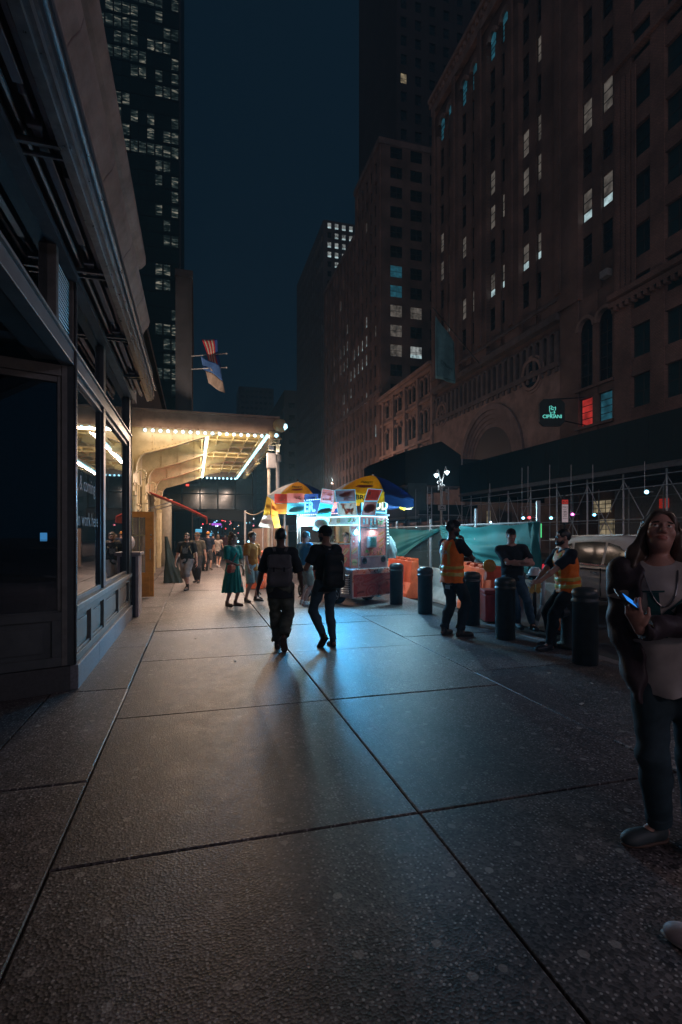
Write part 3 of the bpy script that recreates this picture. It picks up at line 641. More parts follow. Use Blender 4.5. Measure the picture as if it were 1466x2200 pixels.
class Building:
    def __init__(s, name, label, loc, cat='building', group=None):
        s.t = thing(name, label, cat, loc, 0, group); s.wins = []
    def window(s, pos, eu, n, ww, wh, kind, arch=False, cols=1, rows=3): s.wins.append((Vector(pos), eu, n, ww, wh, kind, arch, cols, rows))
    def finish(s, budget=99):
        cp = Vector((0, 0, CAM_H))
        def key(w):
            seen = 1.0; d = (w[0] - cp).length
            return -(w[3]*w[4]/d**2)*(60 if w[5] not in ('dark', 'teal') else 1)
        s.wins.sort(key=key); loc = Vector(s.t.location)
        for w in s.wins[:budget]:
            k = tuple(w[3:]);
            if k not in WCACHE:
                mb = win_shape(MB(), w[3], w[4], w[5], w[6], w[7], w[8]); o = mb.build('window', [*KINDW[w[5]], W_FRAME], s.t, local=True); WCACHE[k] = o.data
            else:
                o = bpy.data.objects.new('window', WCACHE[k]); col.objects.link(o); o.parent = s.t
            B = basis(w[1], w[2]); B.translation = w[0] - loc; o.matrix_basis = B
        rest = s.wins[budget:]
        if rest:
            mb = MB(); kinds = sorted({w[5] for w in rest}); mats = [m for q in kinds for m in KINDW[q]] + [W_FRAME]
            for w in rest:
                tmp = win_shape(MB(), w[3], w[4], w[5], w[6], 1, 2); B = basis(w[1], w[2]); B.translation = w[0] - loc
                o = len(mb.v); mb.v += [tuple(B @ Vector(p)) for p in tmp.v]; mb.f += [tuple(i + o for i in f) for f in tmp.f]
                b0 = kinds.index(w[5])*2; mb.m += [(len(mats) - 1 if i == 2 else b0 + i) for i in tmp.m]
            tag(mb.build('window', mats, s.t, local=True), kind='stuff')
    def face(s, o, eu, n, L, z0, z1, bay, floor, ww, wh, wall, lits=(), prob=0.0, kinds=('dim',), base='dark', proud=0.3, spand=0.22, seed=1, cols=1, rows=3, first=None, spmat=None, ends=True, skip=()):
        """a wall of piers and spandrels with one window in every cell; lits: (u, v, kind) picked on the photo's sight line"""
        o = Vector((o[0], o[1], 0)); eu = Vector(eu).normalized(); n = Vector(n).normalized(); rr = random.Random(seed)
        nb = max(1, int(L/bay)); off = (L - nb*bay)/2; nf = max(1, int((z1 - z0)/floor)); first = z0 + (floor - wh)*0.45 if first is None else first
        nf = max(1, int((z1 - first - wh)/floor) + 1)
        P = MB(); S = P
        cx = [off + (i + 0.5)*bay for i in range(nb)]
        edges = [0.0] + [x for c in cx for x in (c - ww/2, c + ww/2)] + [L]
        for a, b in zip(edges[::2], edges[1::2]):
            c0 = o + eu*((a + b)/2) + n*(proud/2 - 0.01) + Vector((0, 0, (z0 + z1)/2))
            if b - a > 0.02: P.obox(c0, eu, n, (0,0,1), (b - a)/2, proud/2 + 0.01, (z1 - z0)/2)
        for c in cx:
            zs = [z0] + [q for j in range(nf) for q in (first + j*floor, first + j*floor + wh)] + [z1]
            for a, b in zip(zs[::2], zs[1::2]):
                if b - a > 0.02: S.obox(o + eu*c + n*(spand/2 - 0.01) + Vector((0,0,(a + b)/2)), eu, n, (0,0,1), ww/2 - 0.003, spand/2 + 0.01, (b - a)/2)
        P.build('wall_facing', wall, s.t)
        pick = {}
        for u, v, k in lits:
            tt = (u - 733)/FPX; rdir = Vector((SN + tt*CS, CS - tt*SN, (1149 - v)/FPX))
            q = (o + n*0.0).dot(n)/rdir.dot(n); p = rdir*q; p.z += CAM_H
            i = round(((p - o).dot(eu) - off)/bay - 0.5); j = round((p.z - first - wh/2)/floor); pick[(i, j)] = k
        for i, c in enumerate(cx):
            for j in range(nf):
                if (i, j) in skip: continue
                k = pick.get((i, j)) or (rr.choice(kinds) if rr.random() < prob else base)
                s.window(o + eu*c + Vector((0,0,first + j*floor + wh/2)), eu, n, ww, wh, k, False, cols, rows)
    def core(s, a, b, mat, name='wall', proud=0.0): q = MB(); q.box(a, b); return q.build(name, mat, s.t)
XB = 28.8
brown = brick_mat('brown brick', (0.25, 0.155, 0.13), (0.19, 0.12, 0.10), (0.11, 0.085, 0.075), 3.2)
brownx = brick_mat('brown brick end', (0.20, 0.135, 0.115), (0.16, 0.105, 0.095), (0.09, 0.075, 0.07), 3.2, 'X')
redb = brick_mat('red brown brick', (0.29, 0.17, 0.14), (0.22, 0.13, 0.11), (0.12, 0.09, 0.08), 2.6)
sand = M('sandstone', (0.27, 0.185, 0.155), 0.9, var=0.45, scale=0.8, bump=0.5, bscale=5)
sandd = M('dark sandstone', (0.17, 0.125, 0.115), 0.9, var=0.45, scale=0.8, bump=0.5, bscale=5)
def arc_ring(mb, o, eu, n, cs, cz, r0, r1, a0, a1, p0, p1, seg=28):
    """ring sector on a wall: centre (cs, cz) in the wall plane, radii r0..r1, from p0 to p1 out of the wall"""
    o = Vector(o); eu = Vector(eu); n = Vector(n); vs = []
    for k in range(seg + 1):
        a = R(a0 + (a1 - a0)*k/seg)
        for r, p in ((r0, p0), (r0, p1), (r1, p1), (r1, p0)): vs.append(o + eu*(cs + r*math.cos(a)) + Vector((0,0,cz + r*math.sin(a))) + n*p)
    fs = []
    for k in range(seg):
        for q in range(4): fs.append((k*4 + q, k*4 + (q+1) % 4, (k+1)*4 + (q+1) % 4, (k+1)*4 + q))
    fs += [(0,1,2,3), (seg*4+3, seg*4+2, seg*4+1, seg*4)]
    mb.add(vs, fs)
def bank_tower():
    B = Building('bank_tower', 'tall brown bank building with a great round arch, two rose windows and vertical piers', (XB, 44, 0)); t = B.t
    o = (XB, 29.8, 0); eu = (0, 1, 0); n = (-1, 0, 0); Y0, Y1 = 29.8, 58.9
    B.core((XB, Y0, 0), (XB + 22, Y1, 55), brown)
    B.core((XB + 5, Y0 + 2, 55), (XB + 22, Y1 - 2, 95), brown, 'setback_wall')
    q = MB(); y = Y0 + 2.6
    while y < Y1 - 3: q.box((XB + 4.6, y, 55), (XB + 4.99, y + 0.9, 95)); y += 2.75
    q.build('setback_pier', sand, t)
    cx = [30.7, 32.7, 38.2, 40.3, 43.6, 45.7, 49.2, 51.4, 54.7, 56.7]; ww = 1.32
    ww = 1.12; P = MB(); edges = [Y0] + [x for c in cx for x in (c - ww/2, c + ww/2)] + [Y1]
    for k, (a, b) in enumerate(zip(edges[::2], edges[1::2])):
        pr = 0.55 if b - a > 1.2 else 0.25
        P.box((XB - pr, a, 19.6), (XB + 0.01, b, 50.0))
        if b - a > 1.2: P.box((XB - 0.75, (a + b)/2 - 0.28, 21.0), (XB - pr, (a + b)/2 + 0.28, 53.5))
    S = P; lits = [(1165,520,'half'),(1132,545,'half'),(1087,587,'half'),(1062,605,'half'),(1022,640,'dim'),(1000,655,'dim'),(967,690,'half'),(1267,450,'half'),(1310,415,'half'),
        (1297,215,'dim'),(1255,262,'dim'),(1160,360,'dim'),(1128,385,'dim'),(1160,275,'dim'),(1128,312,'dim'),(1082,440,'dim'),(1056,470,'dim'),(1057,400,'dim'),(998,525,'dim'),(948,520,'dim'),(967,560,'dim'),(950,580,'dim'),(1150,135,'dim')]
    pick = {}
    for u, v, k in lits:
        p = on_x(u, v, XB); i = min(range(len(cx)), key=lambda i: abs(cx[i] - p.y)); j = round((p.z - 26.6)/3.42); pick[(i, j)] = k
    for i, c in enumerate(cx):
        prev = 19.6
        for j in range(-1, 7):
            zc = 26.6 + j*3.42; S.box((XB - 0.12, c - ww/2 + 0.004, prev), (XB + 0.01, c + ww/2 - 0.004, zc - 1.12)); prev = zc + 1.12
            B.window((XB, c, zc), eu, n, ww, 2.24, pick.get((i, j), 'dark'))
        S.box((XB - 0.12, c - ww/2 + 0.004, prev), (XB + 0.01, c + ww/2 - 0.004, 49.2))
        B.window((XB - 0.02, c, 50.4), eu, n, 1.0, 2.0, 'blue' if 2 <= i and i != 3 else 'dark', True, 1, 4)
    S.build('wall_facing', brown, t)
    for c in cx: A = MB(); arc_ring(A, (XB, 0, 0), eu, n, c, 51.4, 0.52, 0.86, 0, 180, -0.01, 0.34, 12); A.build('arch_trim', sand, t)
    K = MB(); K.box((XB - 0.6, Y0, 53.6), (XB + 0.01, Y1, 55.2)); K.box((XB - 0.95, Y0 - 0.2, 55.2), (XB + 5, Y1 + 0.2, 55.7))
    y = Y0
    while y < Y1: K.box((XB - 0.8, y, 54.6), (XB - 0.6, y + 0.4, 55.2)); y += 0.85
    K.build('cornice', sand, t)
    # belt of blind arcading over the smooth ashlar base
    K = MB(); K.box((XB - 0.7, 35.6, 19.0), (XB + 0.01, Y1, 19.58)); K.box((XB - 0.5, 35.6, 15.3), (XB + 0.01, Y1, 15.75)); K.box((XB - 0.7, 35.6, 20.5), (XB - 0.56, Y1, 20.75))
    y = 35.8
    while y < Y1 - 0.3: K.box((XB - 0.42, y, 15.75), (XB + 0.01, y + 0.36, 18.2)); arc_ring(K, (XB, 0, 0), eu, n, y + 0.655, 17.9, 0.29, 0.47, 0, 180, -0.01, 0.4, 8); K.box((XB - 0.46, y - 0.02, 14.9), (XB + 0.01, y + 0.3, 15.28)); y += 0.95
    K.build('blind_arcade', M('darker sandstone', (0.12, 0.095, 0.09), 0.9, var=0.45, scale=0.8), t)  # one darker stone tone so the arcade stands out less
    G = MB(); G.box((XB - 0.3, 35.6, 0), (XB + 0.01, 41.0, 15.28)); G.box((XB - 0.3, 51.2, 0), (XB + 0.01, Y1, 15.28)); G.box((XB - 0.3, 41.0, 14.6), (XB + 0.01, 51.2, 15.28))
    # wall pieces that leave the great arch open
    cy_, cz_, r = 46.1, 8.9, 5.1; n_ = 20
    for k in range(n_):
        a0 = math.pi*k/n_; a1 = math.pi*(k+1)/n_
        ya, za, yb, zb = cy_ + r*math.cos(a0), cz_ + r*math.sin(a0), cy_ + r*math.cos(a1), cz_ + r*math.sin(a1)
        G.add([(XB - 0.3, ya, za), (XB - 0.3, yb, zb), (XB - 0.3, yb, 14.6), (XB - 0.3, ya, 14.6)], [(0, 1, 2, 3)])
    for k in range(1, 15): G.box((XB - 0.305, 35.6, k*1.02), (XB - 0.29, 41.0, k*1.02 + 0.03)); G.box((XB - 0.305, 51.2, k*1.02), (XB - 0.29, Y1, k*1.02 + 0.03))
    G.build('ashlar_base', sand, t)
    A = MB()
    for k in range(4): arc_ring(A, (XB, 0, 0), eu, n, cy_, cz_, 3.5 + k*0.42, 3.92 + k*0.42, 0, 180, -0.01, 0.06 + k*0.09, 36); 
    for sgn in (-1, 1):
        for k in range(4): A.box((XB - 0.06 - k*0.09, cy_ + sgn*(3.5 + k*0.42), 0), (XB + 0.01, cy_ + sgn*(3.92 + k*0.42), cz_))
    arc_ring(A, (XB, 0, 0), eu, n, cy_, cz_, 5.2, 5.75, 0, 180, 0.28, 0.5, 36)
    A.build('great_arch', sandd, t)
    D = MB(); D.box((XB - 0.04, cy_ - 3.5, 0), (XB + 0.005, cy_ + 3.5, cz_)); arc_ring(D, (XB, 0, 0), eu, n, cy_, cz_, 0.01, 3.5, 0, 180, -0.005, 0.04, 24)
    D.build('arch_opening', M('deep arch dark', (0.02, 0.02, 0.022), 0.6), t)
    for u, v in ((955, 890), (1150, 805)):
        p = on_x(u, v, XB); r0 = 1.0 if u < 1000 else 1.15
        W = MB(); arc_ring(W, (XB, 0, 0), eu, n, p.y, p.z, r0, r0 + 0.24, 0, 360, 0.25, 0.46, 32); arc_ring(W, (XB, 0, 0), eu, n, p.y, p.z, r0 + 0.3, r0 + 0.5, 0, 360, 0.25, 0.38, 32); arc_ring(W, (XB, 0, 0), eu, n, p.y, p.z, 0.2, 0.3, 0, 360, 0.3, 0.4, 16)
        for k in range(8 if u < 1000 else 0):
            a = k*math.pi/4; W.bar((XB - 0.36, p.y + 0.3*math.cos(a), p.z + 0.3*math.sin(a)), (XB - 0.36, p.y + r0*math.cos(a), p.z + r0*math.sin(a)), 0.09)
        W.mat(1); arc_ring(W, (XB, 0, 0), eu, n, p.y, p.z, 0.005, r0, 0, 360, 0.31, 0.325, 32)
        W.build('rose_window', [sand, W_DARK], t)
    # bay beside the brick corner: tall arched pair over a lit floor
    for c in (30.85, 32.75):
        B.window((XB - 0.02, c, 15.0), eu, n, 1.45, 4.4, 'dark', True, 2, 5)
        B.window((XB - 0.02, c, 10.9), eu, n, 1.35, 2.0, 'red' if c > 32 else 'blue', False, 1, 4)
        A = MB(); arc_ring(A, (XB, 0, 0), eu, n, c, 17.2, 0.76, 1.0, 0, 180, -0.01, 0.4, 14); A.build('arch_trim', sand, t)
    G = MB(); ed = [Y0, 30.1, 31.6, 32.0, 33.5, 35.6]
    for a, b in zip(ed[::2], ed[1::2]): G.box((XB - 0.32, a, 0), (XB + 0.01, b, 19.6))
    for c0, c1 in ((30.1, 31.6), (32.0, 33.5)):
        for z0, z1 in ((0, 9.85), (11.95, 12.75), (18.0, 19.6)): G.box((XB - 0.22, c0, z0), (XB + 0.01, c1, z1))
    G.box((XB - 0.5, 29.9, 12.5), (XB - 0.33, 33.7, 12.7)); G.box((XB - 0.5, 29.9, 9.6), (XB - 0.33, 33.7, 9.8)); G.build('corner_bay', brown, t)
    q = MB(); q.box((XB - 0.6, 30.3, 20.1), (XB - 0.12, 31.0, 20.6)); q.build('air_conditioner', M('ac grey', (0.25, 0.25, 0.25), 0.5), t)
    # ground floor shop windows glimpsed through the scaffold
    for u0, v0, u1, v1, k in ((1275, 1076, 1316, 1100, 'warm'), (1288, 1116, 1335, 1148, 'warm'), (1046, 1098, 1056, 1124, 'warm')):
        a = on_x(u0, v0, XB - 0.4); b = on_x(u1, v1, XB - 0.4)
        B.window((XB - 0.4, (a.y + b.y)/2, (a.z + b.z)/2), eu, n, abs(a.y - b.y), abs(a.z - b.z), k, False, 3, 3)
    B.finish(99)
bank_tower()
def brick_neighbour():
    B = Building('brick_building', 'dark red brick building with wide teal windows beside the bank tower', (XB, 20, 0)); t = B.t
    B.core((XB - 0.15, -6, 0), (XB + 20, 29.75, 70), redb)
    B.face((XB - 0.15, 29.75), (0, -1, 0), (-1, 0, 0), 35.6, 9.2, 70, 2.6, 3.33, 1.55, 2.15, redb, base='teal', proud=0.35, spand=0.28, cols=2, rows=2, first=10.1)
    K = MB()
    for z, p in ((17.4, 0.75), (17.9, 0.9), (9.0, 0.7), (33.9, 0.6)): K.box((XB - 0.15 - p, -6, z), (XB - 0.2, 29.85, z + 0.35))
    y = -5.8
    while y < 29.6: K.box((XB - 0.9, y, 17.1), (XB - 0.5, y + 0.22, 17.4)); y += 0.5
    for k in range(4): K.box((XB - 0.6, 29.2 - k*0.45, 18.25), (XB - 0.5, 29.5 - k*0.45, 33))
    K.build('brick_band', redb, t)
    w = MB(); w.box((XB - 0.5, -6, 0), (XB - 0.16, 29.7, 8.9)); w.build('plaster_base', M('pale plaster', (0.3, 0.27, 0.26), 0.8), t)
    s = MB(); a = on_x(1417, 1072, XB - 0.55); b = on_x(1437, 1091, XB - 0.55); s.box((XB - 0.55, a.y, a.z), (XB - 0.51, b.y, b.z)); sg = s.build('red_sign', M('red sign', (0.55, 0.03, 0.02), 0.4, emit=(0.8, 0.05, 0.03), es=0.25, sample=False), t)
    s = MB(); c = (a + b)/2
    for k, tx in enumerate(('STORES', 'FOR', 'RENT')): s.text(tx, 0.16, lambda x, y, k=k: (XB - 0.556, c.y - x, c.z + 0.14 - 0.15*k + y))
    s.build('lettering', M('white letters', (0.7, 0.7, 0.7), 0.5), sg)
    B.finish(99)
brick_neighbour()
def arcade_block():
    B = Building('arcaded_building', 'low sandstone block with rows of round arched windows left of the bank tower', (XB, 68, 0)); t = B.t
    Y0, Y1 = 59.0, 78.2; B.core((XB, Y0, 0), (XB + 18, Y1, 23), sand)
    eu = (0, 1, 0); n = (-1, 0, 0); P = MB(); A = MB()
    for zc, hh in ((20.6, 1.7), (16.0, 2.4), (10.4, 4.4)):
        k = 0; y = Y0 + 0.9
        while y < Y1 - 1:
            if k % 4 != 3:
                B.window((XB - 0.01, y, zc), eu, n, 0.95, hh, 'dark', True); A = MB(); arc_ring(A, (XB, 0, 0), eu, n, y, zc + hh/2, 0.5, 0.72, 0, 180, -0.01, 0.3, 10); A.build('arch_trim', sand, t)
                P.box((XB - 0.22, y + 0.52, zc - hh/2), (XB + 0.01, y + 0.78, zc + hh/2))
            y += 1.3; k += 1
    for k in range(5): y = Y0 + 0.2 + k*4.4; P.box((XB - 0.45, y - 0.3, 0), (XB + 0.01, y + 0.3, 22.4))
    for z, p in ((18.7, 0.35), (13.6, 0.5), (22.4, 0.6), (22.9, 0.9)): P.box((XB - p, Y0, z), (XB + 0.012, Y1, z + 0.35))
    P.build('pilaster', sand, t); B.finish(90)
arcade_block()
def terracotta_block():
    B = Building('office_block', 'dark brick office block whose end wall faces the street over the arcaded block', (XB, 95, 0)); t = B.t
    B.core((XB, 78.3, 0), (XB + 30, 92, 65), brownx); B.core((XB, 92.0, 0), (XB + 30, 116, 57), brown, 'rear_wall')
    B.face((XB, 78.3), (1, 0, 0), (0, -1, 0), 26, 23.5, 64.5, 3.5, 3.2, 2.1, 1.9, brownx, proud=0.14, spand=0.12, cols=2, rows=2, seed=4,
           lits=[(853,604,'blue'),(848,646,'blue'),(895,655,'blue'),(853,687,'dim'),(898,692,'dim'),(853,728,'dim'),(898,738,'white'),(853,770,'dim'),(898,775,'white')])
    L = [(u, v, 'white') for u, v in ((792,724),(782,737),(772,746),(762,760),(752,735),(745,742),(733,750),(725,757),(792,760),(782,770),(770,780),(760,787),(750,794),(742,800),(732,806),(725,815),(752,718),(791,834),(752,870),(743,880),(790,690),(742,845),(765,805))]
    B.face((XB, 78.4), (0, 1, 0), (-1, 0, 0), 37.4, 4, 57, 2.35, 3.3, 1.2, 2.0, brown, lits=L, prob=0.05, kinds=('dim', 'dim', 'white'), proud=0.32, spand=0.2, seed=6, rows=2)
    B.face((XB, 78.4), (0, 1, 0), (-1, 0, 0), 13.4, 57, 65, 2.35, 3.3, 1.2, 2.0, brown, proud=0.3, seed=7, rows=2)
    K = MB(); K.box((XB - 0.5, 78.2, 64.6), (XB + 30, 92.1, 65.6)); K.build('cornice', sandd, t); K = MB(); K.box((XB - 0.5, 92.1, 56.6), (XB + 30, 116.1, 57.5)); K.build('cornice', sandd, t); K = MB(); K.box((XB - 0.45, 78.3, 24.5), (XB + 0.01, 116, 25.2)); K.build('cornice', sandd, t)
    B.finish(99)
    B = Building('setback_tower', 'dim high tower with a few diamond lights rising behind the office block', (45, 105, 0)); t = B.t
    dimb = M('dim tower masonry', (0.055, 0.05, 0.055), 0.95, var=0.25, scale=0.2, spec=0.1); B.core((37, 92.5, 57.7), (62, 116, 150), dimb)
    B.face((37, 92.5), (1, 0, 0), (0, -1, 0), 24, 66, 150, 3.0, 3.6, 1.3, 2.0, dimb, proud=0.2, lits=[(812,240,'warm'),(822,215,'warm'),(855,150,'warm'),(840,245,'dim')], seed=9, rows=2)
    B.finish(40)
terracotta_block()
grey = M('dark grey masonry', (0.075, 0.08, 0.09), 0.85, var=0.3, scale=0.3)
greyb = M('blue grey curtain wall', (0.04, 0.05, 0.06), 0.6, var=0.3, scale=0.3)
def far_blocks():
    B = Building('office_tower', 'grey tower with a grid of lit windows near its top beyond the office block', (XB, 130, 0)); t = B.t
    B.core((XB, 117.0, 0), (50, 150, 75), grey)
    L = [(u, v, 'white') for u, v in ((715,483),(730,483),(745,486),(758,490),(730,505),(745,508),(758,510),(715,522),(730,525),(745,527),(715,543),(730,545),(745,548),(716,563),(730,565),(744,567))]
    B.face((XB, 117.0), (1, 0, 0), (0, -1, 0), 20, 30, 75, 1.75, 2.25, 0.95, 1.3, grey, lits=L, prob=0.05, proud=0.12, spand=0.1, seed=3, rows=2)
    L = [(700 - k*4.6, 487 + k*10.8, 'dim') for k in range(15)] + [(693 - k*4.4, 512 + k*11, 'dim') for k in range(13) if k % 3] + [(700 - k*5, 560 + k*12, 'dim') for k in range(10) if k % 2]
    B.face((XB, 117.1), (0, 1, 0), (-1, 0, 0), 32.8, 4, 75, 2.0, 3.0, 0.9, 1.6, grey, lits=L, prob=0.10, kinds=('dim',), proud=0.2, spand=0.15, seed=5, rows=2)
    B.finish(99)
    B = Building('office_block', 'narrow grey block far down the street with one column of lit windows', (XB, 165, 0)); t = B.t
    B.core((XB - 3.6, 150.5, 0), (46, 200, 44), greyb)
    B.face((XB - 3.6, 150.5), (1, 0, 0), (0, -1, 0), 8, 2, 44, 4.0, 3.6, 1.9, 1.5, greyb, lits=[(691,908,'white'),(691,936,'white'),(691,965,'white'),(691,985,'dim'),(691,1012,'white')], proud=0.1, seed=8, rows=2)
    B.face((XB - 3.6, 150.6), (0, 1, 0), (-1, 0, 0), 49, 2, 44, 3.0, 3.5, 1.4, 1.8, greyb, prob=0.16, kinds=('dim', 'white'), proud=0.2, seed=12, rows=2)
    B.finish(90)
    for (x0, x1, y, h, seed, lab, pr) in ((10, 26, 230, 46, 21, 'wide dark block closing the far end of the street with scattered lit windows', 0.07), (2, 12, 260, 60, 22, 'slim dark tower at the far end of the street left of the wide block', 0.03), (-3, 3.5, 300, 34, 23, 'lowest dark block far beyond the marquee', 0.05), (26, 48, 330, 95, 24, 'tall dim tower far behind the blocks at the end of the street', 0.012)):
        B = Building('distant_block', lab, (x0, y, 0), group=None); B.core((x0, y, 0), (x1, y + 20, h), greyb)
        B.face((x0, y), (1, 0, 0), (0, -1, 0), x1 - x0, 8, h, 2.9, 3.6, 1.9, 1.5, greyb, prob=pr, kinds=('white', 'dim', 'dim'), proud=0.1, spand=0.08, seed=seed, rows=1); B.finish(60)
    # the glass tower beyond the station, on the left
    B = Building('glass_tower', 'tall dark glass tower with broken lit reflections high behind the shop front', (-14, 125, 0)); t = B.t
    gm = M('dark teal curtain glass', (0.006, 0.022, 0.024), 0.8, spec=0.05, var=0.4, scale=0.15)
    X1, Y = -3.7, 125.0; B.core((-45, Y, 0), (X1, Y + 40, 190), gm)
    G = MB()
    for k in range(54): G.box((-45, Y - 0.12, 6 + k*3.4), (X1, Y + 0.01, 6.35 + k*3.4))
    for k in range(24): G.box((X1 - k*1.75 - 0.14, Y - 0.16, 4), (X1 - k*1.75, Y + 0.01, 190))
    G.build('mullion_grid', M('black mullions', (0.008, 0.014, 0.015), 0.8, spec=0.05), t)
    G = MB(); G.box((X1, Y - 0.1, 0), (X1 + 0.3, Y + 40, 190)); G.build('side_wall', M('tower side', (0.025, 0.025, 0.028), 0.7), t)
    strk = bpy.data.materials.new('painted reflections and lit floors'); strk.use_nodes = True; n = strk.node_tree.nodes; l = strk.node_tree.links; b = n['Principled BSDF']  # reflected city lights and lit floors painted as emission on the panes
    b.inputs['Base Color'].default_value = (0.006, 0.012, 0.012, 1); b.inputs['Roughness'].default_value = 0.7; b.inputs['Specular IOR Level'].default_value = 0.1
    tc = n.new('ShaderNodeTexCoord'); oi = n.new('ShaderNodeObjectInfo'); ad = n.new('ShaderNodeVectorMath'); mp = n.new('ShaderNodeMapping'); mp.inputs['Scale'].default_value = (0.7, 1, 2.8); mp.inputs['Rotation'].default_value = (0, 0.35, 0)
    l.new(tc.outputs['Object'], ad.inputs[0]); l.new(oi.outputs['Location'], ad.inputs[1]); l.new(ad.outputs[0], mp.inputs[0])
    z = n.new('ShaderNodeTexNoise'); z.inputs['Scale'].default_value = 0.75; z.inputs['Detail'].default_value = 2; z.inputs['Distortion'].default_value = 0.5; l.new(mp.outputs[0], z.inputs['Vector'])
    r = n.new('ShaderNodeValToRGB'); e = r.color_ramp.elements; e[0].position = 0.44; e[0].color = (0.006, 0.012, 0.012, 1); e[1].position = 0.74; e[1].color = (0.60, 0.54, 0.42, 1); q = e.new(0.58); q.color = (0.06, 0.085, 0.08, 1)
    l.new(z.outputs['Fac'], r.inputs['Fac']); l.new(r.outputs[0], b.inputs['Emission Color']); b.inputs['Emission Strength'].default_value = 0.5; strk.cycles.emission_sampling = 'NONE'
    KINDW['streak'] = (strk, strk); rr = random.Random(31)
    warm = {}
    for u, v, k in ((285,380,'dim'),(300,380,'dim'),(290,432,'warm'),(335,432,'warm'),(372,432,'warm'),(372,457,'warm'),(380,490,'warm'),(372,540,'warm'),(378,728,'dim'),(375,752,'warm'),(350,725,'dim')):
        p = on_y(u, v, Y); warm[(int((X1 - p.x)//1.75), int((p.z - 6)//3.4))] = k
    for i in range(13):
        for j in range(24, 54):
            p = Vector((X1 - (i + 0.5)*1.75 - 0.07, Y, 6 + (j + 0.55)*3.4)); k = warm.get((i, j))
            zz = p.z
            if k is None:
                dens = 0.7 if (74 < zz < 96 or 104 < zz < 134) else (0.4 if zz > 60 else 0.3)
                if i < 1: dens = max(dens, 0.5)
                if rr.random() > dens: continue
                k = 'streak'
            B.window((p.x, Y - 0.02, p.z), (1, 0, 0), (0, -1, 0), 1.55, 2.5, k, False, 1 if k == 'streak' else 3, 1)
    for i in range(3):
        for j in range(4, 24):
            if rr.random() < 0.6: B.window((X1 - (i + 0.5)*1.75 - 0.07, Y - 0.02, 6 + (j + 0.55)*3.4), (1,0,0), (0,-1,0), 1.5, 2.4, 'streak', False, 1, 1)
    B.finish(99)
    B = Building('narrow_pier_building', 'narrow dark stone building edge carrying the flagpoles above the marquee', (-0.8, 52, 0)); t = B.t
    B.core((-1.75, 48.2, 0), (-0.35, 70, 25), M('near black stone', (0.045, 0.04, 0.042), 0.8, var=0.3, scale=1))
    q = MB(); q.box((-1.8, 48.1, 24.6), (-0.25, 70.1, 25.2)); q.box((-0.75, 48.0, 5), (-0.6, 48.19, 24.6)); q.build('stone_trim', M('near black stone', None), t)
    # dark glazed overpass closing the view under the marquee
    t = thing('glazed_overpass', 'dark glass overpass crossing above the crowd beyond the marquee', 'overpass', (0, 31, 3))
    q = MB(); q.box((-1.85, 31, 3.05), (3.3, 33, 5.6)); q.build('glass_front', M('black street glass', None), t)
    q = MB()
    for k in range(6): q.box((-1.8 + k*1.0, 30.93, 3.05), (-1.73 + k*1.0, 30.99, 5.6))
    q.box((-1.85, 30.9, 2.95), (3.3, 33.02, 3.045)); q.box((-1.85, 30.92, 3.9), (3.3, 30.985, 3.96)); q.build('mullion', dark, t)
    q = MB(); q.prism([(-0.2, 2.62), (0.9, 2.98), (3.2, 2.94), (3.2, 2.3), (2.6, 2.3), (1.2, 2.42)], (0, 30.2, 0), (1,0,0), (0,0,1), (0,1,0), 0.6); q.build('lower_canopy', M('black canvas', (0.02, 0.02, 0.022), 0.8), t)
    q = MB(); q.box((-0.55, 30.88, 4.35), (-0.38, 30.93, 4.46)); q.build('exit_light', M('red exit light', (0.4, 0.02, 0.02), 0.4, var=0, emit=(1, 0.08, 0.05), es=1.6, sample=False), t)
far_blocks()
